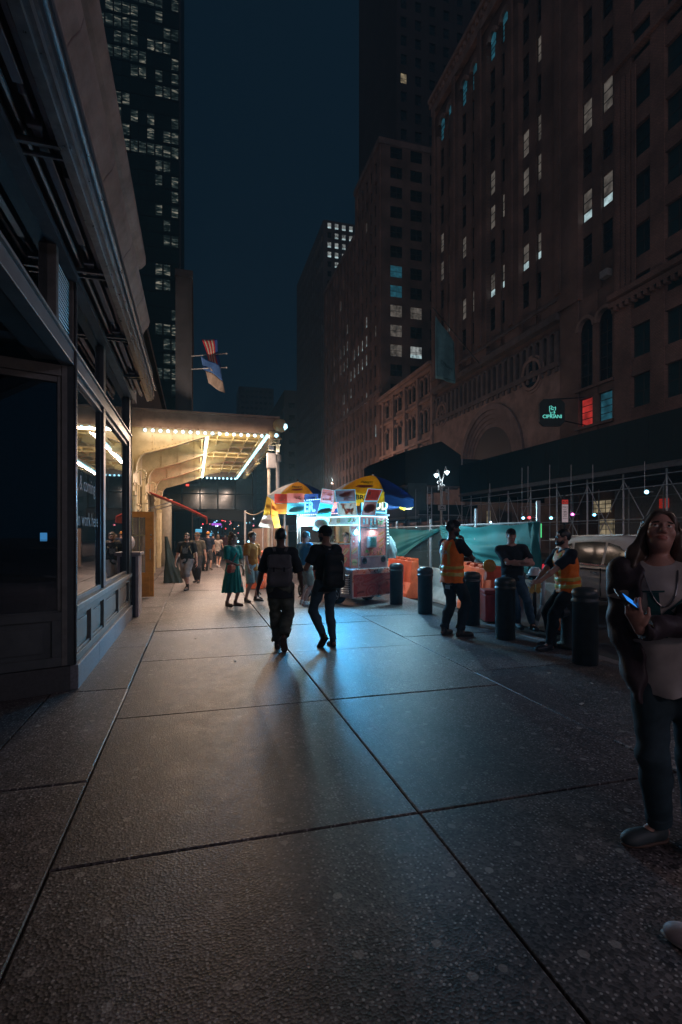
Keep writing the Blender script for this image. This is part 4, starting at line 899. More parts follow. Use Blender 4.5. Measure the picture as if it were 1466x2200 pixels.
def flags():
    pole = M('flagpole', (0.4, 0.36, 0.33), 0.4, metal=0.3)
    specs = [('flag', 'striped red and white flag with a blue corner hanging over the marquee', 765, 0, 0), ('flag', 'blue flag with a pale emblem hanging below the striped flag', 793, 1, 0.9)]
    rr = random.Random(5)
    for name, lab, v, kind, dy in specs:
        Y = 47.4 - dy; a = on_y(411, v, Y); b = on_y(487, v - 6 if kind == 0 else v - 4, Y)
        t = thing('flag', lab, 'flag', a)
        q = MB(); q.tube(a, b, 0.05, 8, 0.035); q.ball(b, 0.09, 8, 6); q.build('pole', pole, t, smooth=True)
        if kind == 0:
            cols_ = [M('flag red', (0.55, 0.02, 0.03), 0.7, var=0.2), M('flag white', (0.62, 0.48, 0.36), 0.7, var=0.2), M('flag blue', (0.03, 0.07, 0.25), 0.7, var=0.2)]
            top = on_y(434, 729, Y); top2 = on_y(466, 729, Y); bot = on_y(455, 796, Y); bot2 = on_y(475, 790, Y)
            f = MB()
            for s in range(9):
                f.mat(2 if s >= 7 else s % 2)
                fn = lambda x, y, s=s: (lambda U: top.lerp(top2, U).lerp(bot.lerp(bot2, U), y) + Vector((0.06*math.sin(5*y + U*2), 0.10*math.sin(7*y + 5*U), 0.0)))((s + x)/9)
                f.grid(fn, 1, 14, (0, 0.012, 0))
            f.build('cloth', cols_, t, smooth=True)
        else:
            A = on_y(431, 763, Y); Bp = on_y(474, 788, Y); Cc = on_y(484, 845, Y); D = on_y(444, 822, Y)
            f = MB()
            fb = lambda x, y: A.lerp(Bp, x).lerp(D.lerp(Cc, x), y) + Vector((0, 0.25*math.sin(6*x + 4*y), 0))
            f.mat(0); f.grid(lambda x, y: fb(x, y*0.5), 10, 8, (0, 0.012, 0)); f.mat(1); f.grid(lambda x, y: fb(x*0.9 + 0.1, 0.5 + y*0.5), 10, 8, (0, 0.012, 0)); f.mat(2)
            for k in range(6): f.add([fb(0.35 + 0.05*math.cos(k), 0.3) + Vector((0, -0.03, 0)), fb(0.42 + 0.05*math.sin(k*2), 0.34 + k*0.02) + Vector((0, -0.03, 0)), fb(0.5, 0.42) + Vector((0, -0.03, 0))], [(0, 1, 2)])
            f.build('cloth', [M('flag sky blue', (0.05, 0.12, 0.30), 0.7), M('flag tan lining', (0.34, 0.24, 0.18), 0.7), M('flag emblem', (0.5, 0.4, 0.35), 0.7)], t, smooth=True)
flags()

# ================================================================== across the street: scaffold sheds, banner, sign, lamps
steel = M('galvanised pipe', (0.46, 0.47, 0.50), 0.45, metal=0.2, var=0.3, scale=5)
board = M('dark green plywood', (0.008, 0.019, 0.021), 0.75, var=0.35, scale=1.2, bump=0.2, bscale=8)
deckm = M('weathered deck boards', (0.14, 0.13, 0.135), 0.8, var=0.3)
def shed(name, lab, X0, X1, Y0, Y1, zb, zt, step, seed, braces=True):
    t = thing(name, lab, 'sidewalk shed', ((X0 + X1)/2, (Y0 + Y1)/2, 0)); rr = random.Random(seed)
    q = MB(); y = Y0
    while y < Y1 - 0.01:
        ye = min(y + 1.22, Y1); q.box((X0 - 0.03, y + 0.006, zb + 0.25), (X0 + 0.02, ye - 0.006, zt)); y = ye
    q.box((X0, Y1 - 0.05, zb + 0.25), (X1, Y1, zt)); q.box((X0, Y0, zb + 0.25), (X1, Y0 + 0.05, zt)); q.build('parapet_board', board, t)
    q = MB(); q.box((X0 + 0.03, Y0 + 0.06, zb + 0.14), (X1, Y1 - 0.06, zb + 0.24)); q.build('deck', deckm, t)
    q = MB(); q.box((X0 - 0.08, Y0 - 0.1, zb - 0.02), (X0 + 0.06, Y1 + 0.1, zb + 0.14)); q.build('edge_beam', deckm, t)
    k = 0; y = Y0 + 0.3
    while y < Y1:
        q = MB(); q.box((X0 + 0.07, y, zb), (X1 - 0.1, y + 0.1, zb + 0.135)); q.build('joist', deckm, t); y += 1.2; k += 1
    y = Y0 + 0.6
    while y < Y1:
        for x in (X0 + 0.4, X0 + 5.6):
            q = MB(); q.tube((x, y, -0.15), (x, y, zb), 0.045, 8); q.box((x - 0.12, y - 0.12, -0.15), (x + 0.12, y + 0.12, -0.11)); q.build('post', steel, t)
        if braces and rr.random() < 0.75:
            q = MB(); q.tube((X0 + 0.4, y, 0.4), (X0 + 0.4, y + step, zb - 0.3), 0.022, 6); q.tube((X0 + 0.46, y + step, 0.4), (X0 + 0.46, y, zb - 0.3), 0.022, 6); q.build('brace', steel, t)
        y += step
    q = MB(); q.tube((X0 + 0.34, Y0, 1.2), (X0 + 0.34, Y1, 1.2), 0.028, 6); q.build('rail', steel, t)
    for xx, zz in ((X0 + 0.34, 2.3), (X0 + 0.34, zb - 0.75), (X0 + 5.5, 2.3), (X0 + 5.5, zb - 0.75), (X0 + 0.2, zb - 0.25)): q = MB(); q.tube((xx, Y0, zz), (xx, Y1, zz), 0.028, 6); q.build('rail', steel, t)
    return t
shed('sidewalk_shed', 'long dark hoarding on scaffold legs in front of the bank', 20.0, 28.1, 8, 36.6, 4.55, 7.0, 2.45, 1)
def corner_shed():
    t = thing('scaffold_canopy', 'taller dark boxed canopy with sloping roof on a lattice tower left of the long hoarding', 'scaffold', (18, 41, 0))
    q = MB(); q.box((15.5, 37.0, 5.4), (20.3, 37.06, 7.9)); q.box((15.5, 37.0, 5.4), (15.56, 47, 7.9)); q.box((20.3, 37.0, 4.2), (28.1, 37.06, 7.6)); q.build('parapet_board', board, t)
    q = MB(); q.prism([(15.3, 7.9), (20.3, 7.9), (18.6, 8.9)], (0, 37.0, 0), (1,0,0), (0,0,1), (0,1,0), 9.0); q.build('roof', board, t)
    q = MB(); q.box((15.6, 37.1, 5.3), (20.3, 47, 5.39)); q.build('deck', deckm, t)
    for k in range(6):
        q = MB(); q.box((15.6, 37.3 + k*1.5, 5.16), (20.2, 37.42 + k*1.5, 5.295)); q.build('joist', deckm, t)
    q = MB(); q.box((15.75, 36.9, 3.45), (17.3, 36.96, 5.55)); q.build('tarpaulin', M('grey green tarpaulin', (0.055, 0.075, 0.075), 0.7, var=0.4, scale=1.5), t)
    x = 17.45
    for xx in (17.4, 17.75, 18.5, 19.2):
        q = MB(); q.tube((xx, 36.95, -0.15), (xx, 36.95, 5.3), 0.035, 8); q.build('post', steel, t)
    q = MB()
    for k in range(13): q.tube((17.4, 36.95, 0.3 + k*0.38), (17.75, 36.95, 0.3 + k*0.38), 0.018, 6)
    for k in range(6): q.tube((17.4, 36.95, 0.3 + k*0.76), (17.75, 36.95, 1.06 + k*0.76), 0.014, 6)
    q.build('ladder_lattice', steel, t)
    q = MB(); q.tube((18.5, 36.9, 0.4), (20.2, 36.9, 3.2), 0.025, 6); q.tube((20.2, 36.9, 0.4), (18.5, 36.9, 3.2), 0.025, 6); q.tube((16.6, 36.9, 3.1), (20.3, 36.9, 3.1), 0.03, 6); q.build('brace', steel, t)
    for k in range(4):
        q = MB(); q.tube((20.4 + k*1.7, 36.98, -0.15), (20.4 + k*1.7, 36.98, 7.6), 0.03, 8); q.build('post', steel, t)
corner_shed()
shed('sidewalk_shed', 'low dim scaffold shed stretching away below the office block', 21.5, 28.0, 47.5, 90, 3.2, 4.6, 3.0, 2)
def banner():
    a = on_x(1040, 788, 27.6); 
    t = thing('hanging_banner', 'long teal cloth banner hanging from a slanted pole on the bank', 'banner', (XB, 45, 20))
    p0 = on_x(1036, 788, XB - 0.3); p1 = on_x(930, 660, 22.2)
    q = MB(); q.tube(p0, p1, 0.06, 8); q.build('pole', M('black pole', (0.03, 0.03, 0.03), 0.5), t)
    d = px(957, 750, (p1 - Vector((0, 0, CAM_H))).dot(Vector((SN, CS, 0))) + 1.0); dep = (p1 - Vector((0,0,CAM_H))).dot(Vector((SN, CS, 0)))
    A, Bq, Cq, D = px(936, 678, dep + .1), px(977, 735, dep + 1.6), px(978, 824, dep + 1.6), px(937, 812, dep + .1)
    fn = lambda x, y: A.lerp(Bq, x).lerp(D.lerp(Cq, x), y) + Vector((0.05*math.sin(9*x), 0.10*math.sin(8*x + 2*y), 0))
    q = MB(); q.grid(fn, 12, 12, (0.01, 0.015, 0)); q.build('cloth', M('teal banner cloth', (0.13, 0.30, 0.33), 0.75, var=0.3, scale=1.5), t, smooth=True)
    q = MB(); q.text('CIPRIANI', 0.42, lambda x, y: fn(0.55 + x/2.6, 0.70 - y/4.2) + Vector((-0.02, -0.06, 0))); q.build('lettering', M('banner letters', (0.02, 0.055, 0.06), 0.8), t)
    q = MB()
    for a_, b_ in (((0.06, 0.05), (0.06, 0.95)), ((0.94, 0.05), (0.94, 0.95)), ((0.06, 0.95), (0.94, 0.95))): q.bar(fn(*a_) + Vector((-0.02, -0.05, 0)), fn(*b_) + Vector((-0.02, -0.05, 0)), 0.035, 0.02)
    q.build('hem', M('banner hem', (0.03, 0.075, 0.08), 0.8), t)
banner()
def restaurant_sign():
    c = on_x(1187, 886, 24.6); t = thing('projecting_sign', 'octagonal black sign with glowing teal crest and lettering on the bank wall', 'sign', c)
    dep = (c - Vector((0,0,CAM_H))).dot(Vector((SN, CS, 0))); k = dep/FPX
    ex = Vector((CS, -SN, 0)); ey = Vector((0,0,1)); n = Vector((-SN, -CS, 0))
    w, h, cc = 27*k, 29*k, 9*k
    q = MB(); q.prism([(-w+cc,-h),(w-cc,-h),(w,-h+cc),(w,h-cc),(w-cc,h),(-w+cc,h),(-w,h-cc),(-w,-h+cc)], c, ex, ey, -n, 0.25); q.build('panel', M('black sign', (0.01, 0.02, 0.02), 0.4), t)
    q = MB(); q.tube(c - n*0.12 + ey*h, Vector((XB, c.y + 1.5, c.z + h + 0.8)), 0.05, 8); q.tube(c - n*0.12 - ey*h*0.4, Vector((XB, c.y + 1.5, c.z - h*0.4)), 0.05, 8); q.build('bracket', dark, t)
    gl = M('glowing teal letters', (0.1, 0.5, 0.45), 0.4, var=0, emit=(0.16, 0.80, 0.68), es=0.85, sample=False)
    f = lambda x, y: c + ex*x + ey*(y - 9*k) + n*0.012
    q = MB(); q.text('CIPRIANI', 10.5*k, f, 0.004); q.build('lettering', gl, t)
    q = MB(); P = lambda x, y: c + ex*x*k + ey*y*k + n*0.02
    sh = [(-6, 13), (-2, 14), (1, 11), (4, 10), (7, 12), (7, 6), (4, 2), (6, -1), (3, 1), (-1, 0), (-4, -2), (-6, 4)]
    for i in range(len(sh)): q.bar(P(*sh[i]), P(*sh[(i+1) % len(sh)]), 1.0*k, 0.02)
    for a_, b_ in (((-4, 9), (3, 5)), ((-3, 5), (4, 8)), ((-5, -4), (6, -4)), ((-3, -1), (-3, -4)), ((4, -1), (4, -4)), ((-1, 12), (-3, 7))): q.bar(P(*a_), P(*b_), 0.9*k, 0.02)
    q.build('crest', gl, t)
restaurant_sign()
LAMPW = M('lit street lamp', (0.7, 0.9, 0.9), 0.3, var=0, emit=(0.62, 0.92, 1.0), es=6.0)
def twin_lamp():
    b = gp(948, 1205); d = 30.0; c = px(949, 1149, d); c.z = -0.1
    t = thing('street_lamp', 'twin street lamp with two glowing heads hung with signal boxes', 'street lamp', c)
    gm = M('street furniture grey', (0.30, 0.29, 0.29), 0.5, metal=0.3)
    q = MB(); q.tube(c, c + Vector((0,0,4.9)), 0.07, 10); q.build('pole', gm, t)
    for u, v in ((938, 1021), (961, 1015)):
        h = px(u, v, d)
        q = MB(); q.path([c + Vector((0,0,4.6)), (h + c + Vector((0,0,4.9)))*0.0 + Vector((h.x*0.7 + c.x*0.3, h.y, h.z + 0.35)), h + Vector((0,0,0.12))], 0.025, 8); q.build('arm', gm, t)
        q = MB(); q.lathe(h, [(0.02, -0.14), (0.13, 0.0), (0.14, 0.05), (0.02, 0.10)], 14); q.build('lamp_head', LAMPW, t, smooth=True)
        light('street lamp glow', 'POINT', h - Vector((0, 0, 0.4)), 45, (0.75, 0.92, 1.0), 0.25, t)
    for u, v, w, hh in ((945, 1048, 5, 11), (961, 1055, 5, 8), (962, 1068, 6, 12)):
        p = px(u, v, d - 0.1); q = MB(); k = d/FPX; q.box((p.x - w*k/2, p.y - 0.08, p.z - hh*k/2), (p.x + w*k/2, p.y + 0.08, p.z + hh*k/2)); q.build('signal_box', gm, t)
    for u, v in ((943, 1036), (948, 1035), (953, 1044)):
        p = px(u, v, d - 0.12); q = MB(); q.ball(p, 0.09, 10, 7); q.build('camera_dome', M('white dome', (0.6, 0.6, 0.62), 0.3), t, smooth=True)
    p = px(950, 1091, d - 0.15); k = d/FPX; q = MB(); q.box((p.x - 9*k, p.y - 0.02, p.z - 6*k), (p.x + 9*k, p.y + 0.02, p.z + 6*k)); sg = q.build('street_sign', M('pale sign', (0.34, 0.33, 0.33), 0.5), t)
    q = MB(); arc_ring(q, (p.x, p.y - 0.025, p.z), (1,0,0), (0,-1,0), 0, 0.0, 0.05, 0.09, -20, 200, 0, 0.01, 12); q.box((p.x - 0.15, p.y - 0.03, p.z - 0.12), (p.x + 0.15, p.y - 0.022, p.z - 0.09)); q.build('symbol', dark, sg)
twin_lamp()
def near_lamps():
    # unseen lamps behind the viewer; the low globe is added as fill light
    for k, (x, y, hz, lab, P, c) in enumerate(((3.6, -3.2, 2.7, 'low globe lamp post added just behind the viewer as fill light', 105, (1.0, 0.70, 0.72)), (15.0, -9.0, 9.0, 'tall street lamp across the roadway behind the viewer', 850, (0.78, 0.72, 1.0)))):
        t = thing('street_lamp', lab, 'street lamp', (x, y, 0))
        q = MB(); q.tube((x, y, -0.15), (x, y, hz), 0.07, 10, 0.05); q.lathe((x, y, hz - 0.05), [(0.05, 0), (0.11, 0.05), (0.05, 0.06)], 12); q.build('pole', steel, t)
        q = MB(); q.ball((x, y, hz + 0.22), 0.2, 14, 10); q.build('lamp_head', LAMPW, t, smooth=True)
        light('street lamp glow', 'POINT', (x, y, hz + 0.55), P, c, (0.25, 0.9)[k], t)
    # warm lamps over the far pavement light the stone fronts
    for k, (x, y, P, c) in enumerate(((22.0, 46, 330, (1.0, 0.72, 0.62)), (22.0, 74, 2600, (1.0, 0.58, 0.43)), (22.0, 100, 2400, (1.0, 0.62, 0.5)), (21.0, 6, 500, (1.0, 0.72, 0.64)))):
        t = thing('street_lamp', ('sodium street lamp beside the great arch', 'sodium street lamp by the arcaded block', 'sodium street lamp far down by the office block', 'sodium street lamp before the brick building')[k], 'street lamp', (x - 2.6, y, 0))
        q = MB(); q.tube((x - 2.6, y, -0.15), (x - 2.6, y, 9.0), 0.08, 8, 0.06); q.build('pole', M('black pole', None), t)
        q = MB(); q.lathe((x - 2.6, y, 9.0), [(0.05, 0.0), (0.16, 0.06), (0.16, 0.12), (0.05, 0.2)], 12); q.build('lamp_head', M('lamp hood', (0.2, 0.2, 0.2), 0.5), t)
        light('street lamp glow', 'POINT', (x - 2.6, y, 9.6), P, c, 0.3, t)
near_lamps()
def work_lamps():
    for k, (u, v, d, c, lab) in enumerate(((1185, 1113, 22, (0.25, 0.75, 1), 'cyan work lamp under the hoarding left of the bus sign'), (1278, 1106, 22, (0.2, 0.7, 1), 'cyan work lamp under the hoarding beside the gold shop window'), (1390, 1057, 21, (0.3, 0.8, 1), 'brightest cyan work lamp, above the woman'), (1125, 1113, 23, (0.3, 0.75, 1), 'small cyan lamp left of the red lamp'), (1055, 1122, 30, (0.4, 0.8, 1), 'pale lamp beyond the green fence'), (1138, 1112, 22.5, (1, 0.05, 0.06), 'red signal lamp above the fence corner'), (1231, 1105, 22, (1, 0.15, 0.7), 'magenta lamp right of the bus sign'), (895, 1132, 34, (0.5, 0.9, 1), 'white lamp low behind the fence'))):
        p = px(u, v, d); t = thing('work_lamp', lab, 'lamp', p, group=None)
        q = MB(); q.ball(p, 0.055 if k != 2 else 0.075, 10, 7); q.build('bulb', M('lamp %s' % lab, c, 0.3, var=0, emit=c, es=7.0, sample=False), t, smooth=True)
        q = MB(); q.tube(p + Vector((0,0.06,0.0)), p + Vector((0.0,0.12,0.0)), 0.06, 8); q.tube(p + Vector((0, 0.1, 0)), p + Vector((0.45, 0.1, 0.02)), 0.012, 6); q.tube(p + Vector((0, 0.1, 0.05)), (p.x, p.y + 0.1, 4.55), 0.01, 6); q.build('holder', steel, t)
work_lamps()
# ================================================================== the food cart
CO = px(757, 1149, 11.1); CO.z = 0                                     # near corner of the base, on the pavement
def camdir(lat, dep): return Vector((dep*SN + lat*CS, dep*CS - lat*SN, 0))
E1 = camdir(-0.669, 0.743).normalized(); E2 = camdir(0.743, 0.669).normalized(); ZU = Vector((0,0,1))
def cp_(s, e, z): return CO + E1*s + E2*e + ZU*z
def cbox(q, s0, s1, e0, e1, z0, z1): q.obox(cp_((s0+s1)/2, (e0+e1)/2, (z0+z1)/2), E1, E2, ZU, abs(s1-s0)/2, abs(e1-e0)/2, abs(z1-z0)/2)
chrome = M('brushed stainless', (0.55, 0.56, 0.58), 0.3, metal=0.9, var=0.15, scale=12)
LED = M('cyan led strip', (0.2, 0.7, 0.9), 0.4, var=0, emit=(0.10, 0.62, 1.0), es=3.2)
LEDW = M('white led strip', (0.6, 0.9, 1), 0.4, var=0, emit=(0.45, 0.85, 1.0), es=2.6)
FOOD = [M('print red', (0.55, 0.06, 0.04), 0.4, var=0.4, scale=22), M('print pink', (0.60, 0.17, 0.15), 0.4, var=0.4, scale=22), M('print orange', (0.60, 0.20, 0.03), 0.4, var=0.4, scale=25), M('print bun', (0.50, 0.30, 0.14), 0.4, var=0.35, scale=25),
        M('print brown', (0.26, 0.10, 0.06), 0.4, var=0.5, scale=25), M('print green', (0.10, 0.30, 0.06), 0.4, var=0.4, scale=22), M('print cyan', (0.10, 0.42, 0.50), 0.4, var=0.25, scale=10), M('print white', (0.62, 0.60, 0.56), 0.4, var=0.25, scale=18),
        M('print blue', (0.04, 0.10, 0.34), 0.4, var=0.3), M('print dark', (0.13, 0.055, 0.05), 0.35, var=0.5, scale=20), M('print yellow', (0.62, 0.42, 0.05), 0.4, var=0.25)]
def picture(q, fn, w, h, seed, ground, kinds, nrm):
    """a printed food picture: ground colour and overlapping buns, sausages, fries, leaves; fn(x, y) -> point"""
    rr = random.Random(seed); lay = [0]
    def patch(pts, m): lay[0] += 1; o = Vector(nrm)*(0.0006*lay[0]); q.mat(m); q.add([fn(*p) + o for p in pts], [tuple(range(len(pts)))])
    q.mat(ground); q.add([fn(-w/2, -h/2), fn(w/2, -h/2), fn(w/2, h/2), fn(-w/2, h/2)], [(0,1,2,3)])
    def ell(cx, cy, a, b, rot, m, n=14):
        pts = []
        for k in range(n):
            t = 2*math.pi*k/n; x, y = a*math.cos(t), b*math.sin(t); X = cx + x*math.cos(rot) - y*math.sin(rot); Y = cy + x*math.sin(rot) + y*math.cos(rot)
            pts.append((max(-w/2, min(w/2, X)), max(-h/2, min(h/2, Y))))
        patch(pts, m)
    for kind, cx, cy, s in kinds:
        cx, cy, s = cx*w, cy*h, s*min(w, h)
        if kind == 'dog':
            r = rr.uniform(0.1, 0.7); ell(cx, cy, s*.55, s*.2, r, 3); ell(cx, cy + s*.05, s*.58, s*.10, r, 0); ell(cx, cy + s*.08, s*.45, s*.025, r, 10)
        elif kind == 'burger':
            ell(cx, cy + s*.16, s*.4, s*.2, 0, 3); ell(cx, cy, s*.44, s*.08, 0, 5); ell(cx, cy - s*.06, s*.42, s*.09, 0, 4); ell(cx, cy - s*.18, s*.4, s*.12, 0, 3)
        elif kind == 'fries':
            for k in range(12): ell(cx + rr.uniform(-.3, .3)*s, cy + rr.uniform(-.25, .3)*s, s*.3, s*.03, rr.uniform(0.6, 2.4), rr.choice((10, 2, 2)), 6)
        elif kind == 'pile':
            for k in range(16): ell(cx + rr.uniform(-.4, .4)*s, cy + rr.uniform(-.3, .3)*s, s*rr.uniform(.06, .16), s*rr.uniform(.04, .1), rr.uniform(0, 3), rr.choice((4, 0, 2, 9, 3)), 8)
        elif kind == 'plate':
            ell(cx, cy, s*.5, s*.36, 0, 7); 
            for k in range(10): ell(cx + rr.uniform(-.3, .3)*s, cy + rr.uniform(-.2, .2)*s, s*.1, s*.07, rr.uniform(0, 3), rr.choice((0, 1, 4, 5)), 8)
        elif kind == 'pretzel':
            ell(cx, cy, s*.45, s*.4, 0, 4); ell(cx - s*.17, cy + s*.08, s*.14, s*.13, 0, ground); ell(cx + s*.17, cy + s*.08, s*.14, s*.13, 0, ground); ell(cx, cy - s*.18, s*.1, s*.08, 0, ground)
        elif kind == 'can':
            m = rr.choice((0, 5, 8, 6, 7)); patch([(cx - s*.13, cy - s*.3), (cx + s*.13, cy - s*.3), (cx + s*.13, cy + s*.3), (cx - s*.13, cy + s*.3)], m); ell(cx, cy, s*.09, s*.09, 0, 7, 8)
        elif kind == 'leaf':
            for k in range(7): ell(cx + rr.uniform(-.25, .25)*s, cy + rr.uniform(-.2, .2)*s, s*.16, s*.08, rr.uniform(0, 3), 5, 7)
        elif kind == 'swirl':
            for k in range(5): ell(cx, cy, s*(.5 - k*.09), s*(.38 - k*.07), 0.3, (3, 0)[k % 2], 18)
def cart():
    t = thing('food_cart', 'red and steel street food cart glowing cyan inside with picture panels and louvred front locker', 'food cart', CO)
    E = lambda x, y: None
    q = MB(); cbox(q, 0.0, 0.405, 0.0, 1.255, 0.18, 0.76); cbox(q, 0.405, 2.35, 0.30, 1.22, 0.40, 0.76); q.build('base', M('cart grey panel', (0.30, 0.25, 0.27), 0.4, metal=0.2), t, bevel=0.008)
    q = MB(); cbox(q, -0.025, 2.37, -0.02, 1.275, 0.762, 0.80); cbox(q, -0.03, -0.005, -0.02, 1.275, 0.72, 0.80); q.build('counter', chrome, t, bevel=0.006)
    # louvred locker side
    q = MB(); q.mat(1); q.add([cp_(0.07, -0.003, 0.26), cp_(0.335, -0.003, 0.26), cp_(0.335, -0.003, 0.70), cp_(0.07, -0.003, 0.70)], [(0,1,2,3)]); q.mat(0)
    for k in range(9):
        z = 0.285 + k*0.049; q.obox(cp_(0.2025, -0.016, z), E1, (E2*0.75 + ZU*0.66).normalized(), (ZU*0.75 - E2*0.66).normalized(), 0.128, 0.021, 0.003)
    q.build('louvre_panel', [M('louvre metal', (0.62, 0.60, 0.62), 0.35, metal=0.6, var=0.15), dark], t)
    for a, b in ((0.0, 0.055), (0.35, 0.405)): pass
    # red picture panel on the locker end
    q = MB(); n1 = -E1
    f = lambda x, y: cp_(-0.006, 0.63 + x, 0.44 + y)
    q.mat(0)
    picture(q, f, 1.18, 0.47, 5, 0, [('plate', -.36, .2, .7), ('dog', -.05, .25, 1.0), ('dog', .25, .2, 1.0), ('burger', .42, .2, .6), ('burger', -.3, -.28, .8), ('swirl', -.05, -.25, 1.0), ('pile', .25, -.25, 1.0)], n1)
    q.build('picture_panel', [M('worn red print', (0.40, 0.055, 0.05), 0.35, var=0.35, scale=9)] + [M('faded red print', (0.36, 0.075, 0.065), 0.4, var=0.3, scale=20), M('dull red print', (0.28, 0.05, 0.045), 0.4, var=0.3, scale=20), M('pale red print', (0.44, 0.13, 0.11), 0.4, var=0.3, scale=20), M('deep red print', (0.17, 0.03, 0.03), 0.4, var=0.3, scale=20)] + [M('faded red print', None)]*2 + [M('pale red print', None)]*2 + [M('deep red print', None), M('pale red print', None)], t)
    q = MB()
    for a in ((0.0, 0.03), (1.225, 1.255)): cbox(q, -0.012, 0.0, a[0], a[1], 0.18, 0.72)
    cbox(q, -0.012, 0.0, 0.03, 1.225, 0.18, 0.205); cbox(q, -0.012, 0.0, 0.03, 1.225, 0.69, 0.72); q.build('edge_strip', chrome, t)
    # side of the base under the window
    q = MB(); picture(q, lambda x, y: cp_(1.2 - x, 0.294, 0.58 + y), 1.5, 0.30, 8, 0, [('pile', -.3, 0, 1), ('dog', .1, 0, 1), ('plate', .35, 0, .9)], -E2); q.build('side_picture', FOOD, t)
    q = MB(); cbox(q, 0.41, 0.85, 0.12, 0.30, 0.37, 0.40); q.build('fender', chrome, t)
    for s, e in ((0.62, 0.14), (0.62, 1.08), (1.9, 0.20), (1.9, 1.1)):
        q = MB(); q.lathe(cp_(s, e, 0.2), [(0.11, -0.075), (0.185, -0.08), (0.2, -0.05), (0.2, 0.05), (0.185, 0.08), (0.11, 0.075)], 22, E2); wh = q.build('wheel', M('tyre', (0.018, 0.018, 0.02), 0.8), t, smooth=True)
        q = MB(); q.lathe(cp_(s, e, 0.2), [(0.0, -0.06), (0.10, -0.066), (0.105, -0.085), (0.112, -0.085), (0.112, 0.07), (0.0, 0.07)], 18, E2); q.lathe(cp_(s, e, 0.2), [(0.04, -0.10), (0.045, -0.06)], 10, E2)
        for k in range(4): a = k*math.pi/2 + 0.4; q.obox(cp_(s, e - 0.075, 0.2) + E1*0.07*math.cos(a) + ZU*0.07*math.sin(a), E1*math.cos(a) + ZU*math.sin(a), E2, -E1*math.sin(a) + ZU*math.cos(a), 0.03, 0.012, 0.012)
        q.build('rim', M('wheel rim', (0.5, 0.5, 0.52), 0.4, metal=0.5), wh)
    q = MB(); cbox(q, 0.05, 2.2, 0.35, 1.1, 0.22, 0.39); q.tube(cp_(0.62, 0.1, 0.2), cp_(0.62, 1.1, 0.2), 0.025); q.build('underframe', dark, t)
    # upper box: posts, end wall, header, roof, far wall, interior
    S0, S1, A0, A1, ZB, ZT = 0.12, 2.28, 0.335, 1.205, 0.80, 1.985
    q = MB(); cbox(q, S0, S0 + 0.03, A0 + 0.03, A1, ZB, ZT); q.build('end_wall', chrome, t)
    q = MB(); cbox(q, S0 - 0.01, S0 + 0.03, A0 - 0.01, A0 + 0.03, ZB, ZT); q.build('corner_post', chrome, t)
    q = MB(); cbox(q, S1 - 0.03, S1, A0 - 0.01, A0 + 0.03, ZB, ZT); q.build('corner_post', chrome, t)
    q = MB(); cbox(q, S0 - 0.01, S0 + 0.02, A1 - 0.02, A1 + 0.02, ZB, ZT); q.build('corner_post', chrome, t)
    q = MB(); cbox(q, S0 + 0.27, S0 + 0.30, A0 - 0.006, A0 + 0.02, ZB + 0.04, 1.76); q.build('corner_post', chrome, t)
    q = MB(); cbox(q, S0 + 0.30, S1 - 0.03, A0 - 0.006, A0 + 0.02, 1.335, 1.365); q.build('corner_post', chrome, t)
    q = MB(); cbox(q, 1.02, 1.045, A0 - 0.004, A0 + 0.016, 1.365, 1.76); q.build('corner_post', chrome, t)
    q = MB(); cbox(q, 1.62, 1.64, A0 - 0.004, A0 + 0.016, 1.365, 1.76); q.build('corner_post', chrome, t)
    q = MB(); cbox(q, S0 - 0.05, S1 + 0.05, A0 - 0.05, A1 + 0.05, ZT, ZT + 0.04); q.build('roof', M('cart roof blue', (0.05, 0.10, 0.16), 0.5), t)
    q = MB(); cbox(q, S1 - 0.03, S1, A0 + 0.03, A1 - 0.03, ZB, ZT); cbox(q, S0 + 0.03, S1 - 0.03, A1 - 0.02, A1, ZB, ZT); cbox(q, S0 + 0.03, S1 - 0.03, A0 + 0.05, A1 - 0.02, ZB, 1.3); q.build('inner_wall', M('inner steel', (0.62, 0.66, 0.68), 0.35, metal=0.3, var=0.15), t)
    # end wall pictures
    fe = lambda x, y: cp_(S0 - 0.004, (A0 + A1)/2 + 0.005 + x, 1.39 + y)
    q = MB(); picture(q, lambda x, y: fe(x, y + 0.455), 0.80, 0.24, 11, 1, [('can', -.38, 0, .9), ('can', -.26, .05, .9), ('can', -.1, 0, 1.0), ('can', .05, .06, 1), ('leaf', .32, .0, .9), ('can', .2, 0, .8)], n1); q.build('drink_picture', FOOD, t)
    q = MB(); picture(q, lambda x, y: fe(x, y + 0.0), 0.80, 0.62, 12, 1, [('dog', .32, .30, .33), ('dog', .30, .05, .33), ('dog', .3, -.15, .28), ('pile', -.1, -.40, .42), ('pile', .2, -.38, .42), ('leaf', -.3, -.35, .3)], n1); q.build('dog_picture', FOOD, t)
    q = MB(); q.mat(0); q.add([fe(-0.40, -0.585), fe(0.40, -0.585), fe(0.40, -0.33), fe(-0.40, -0.33)], [(0,1,2,3)])
    q.mat(1); q.lathe(fe(-0.29, -0.42) - E1*0.0, [(0.07, 0.0), (0.075, 0.012), (0.055, 0.014), (0.05, 0.004)], 18, n1); q.lathe(fe(0.31, -0.40), [(0.07, 0.0), (0.075, 0.012), (0.055, 0.014), (0.05, 0.004)], 18, n1)
    q.build('vent_panel', [M('mauve panel', (0.26, 0.15, 0.17), 0.4, var=0.25), dark], t)
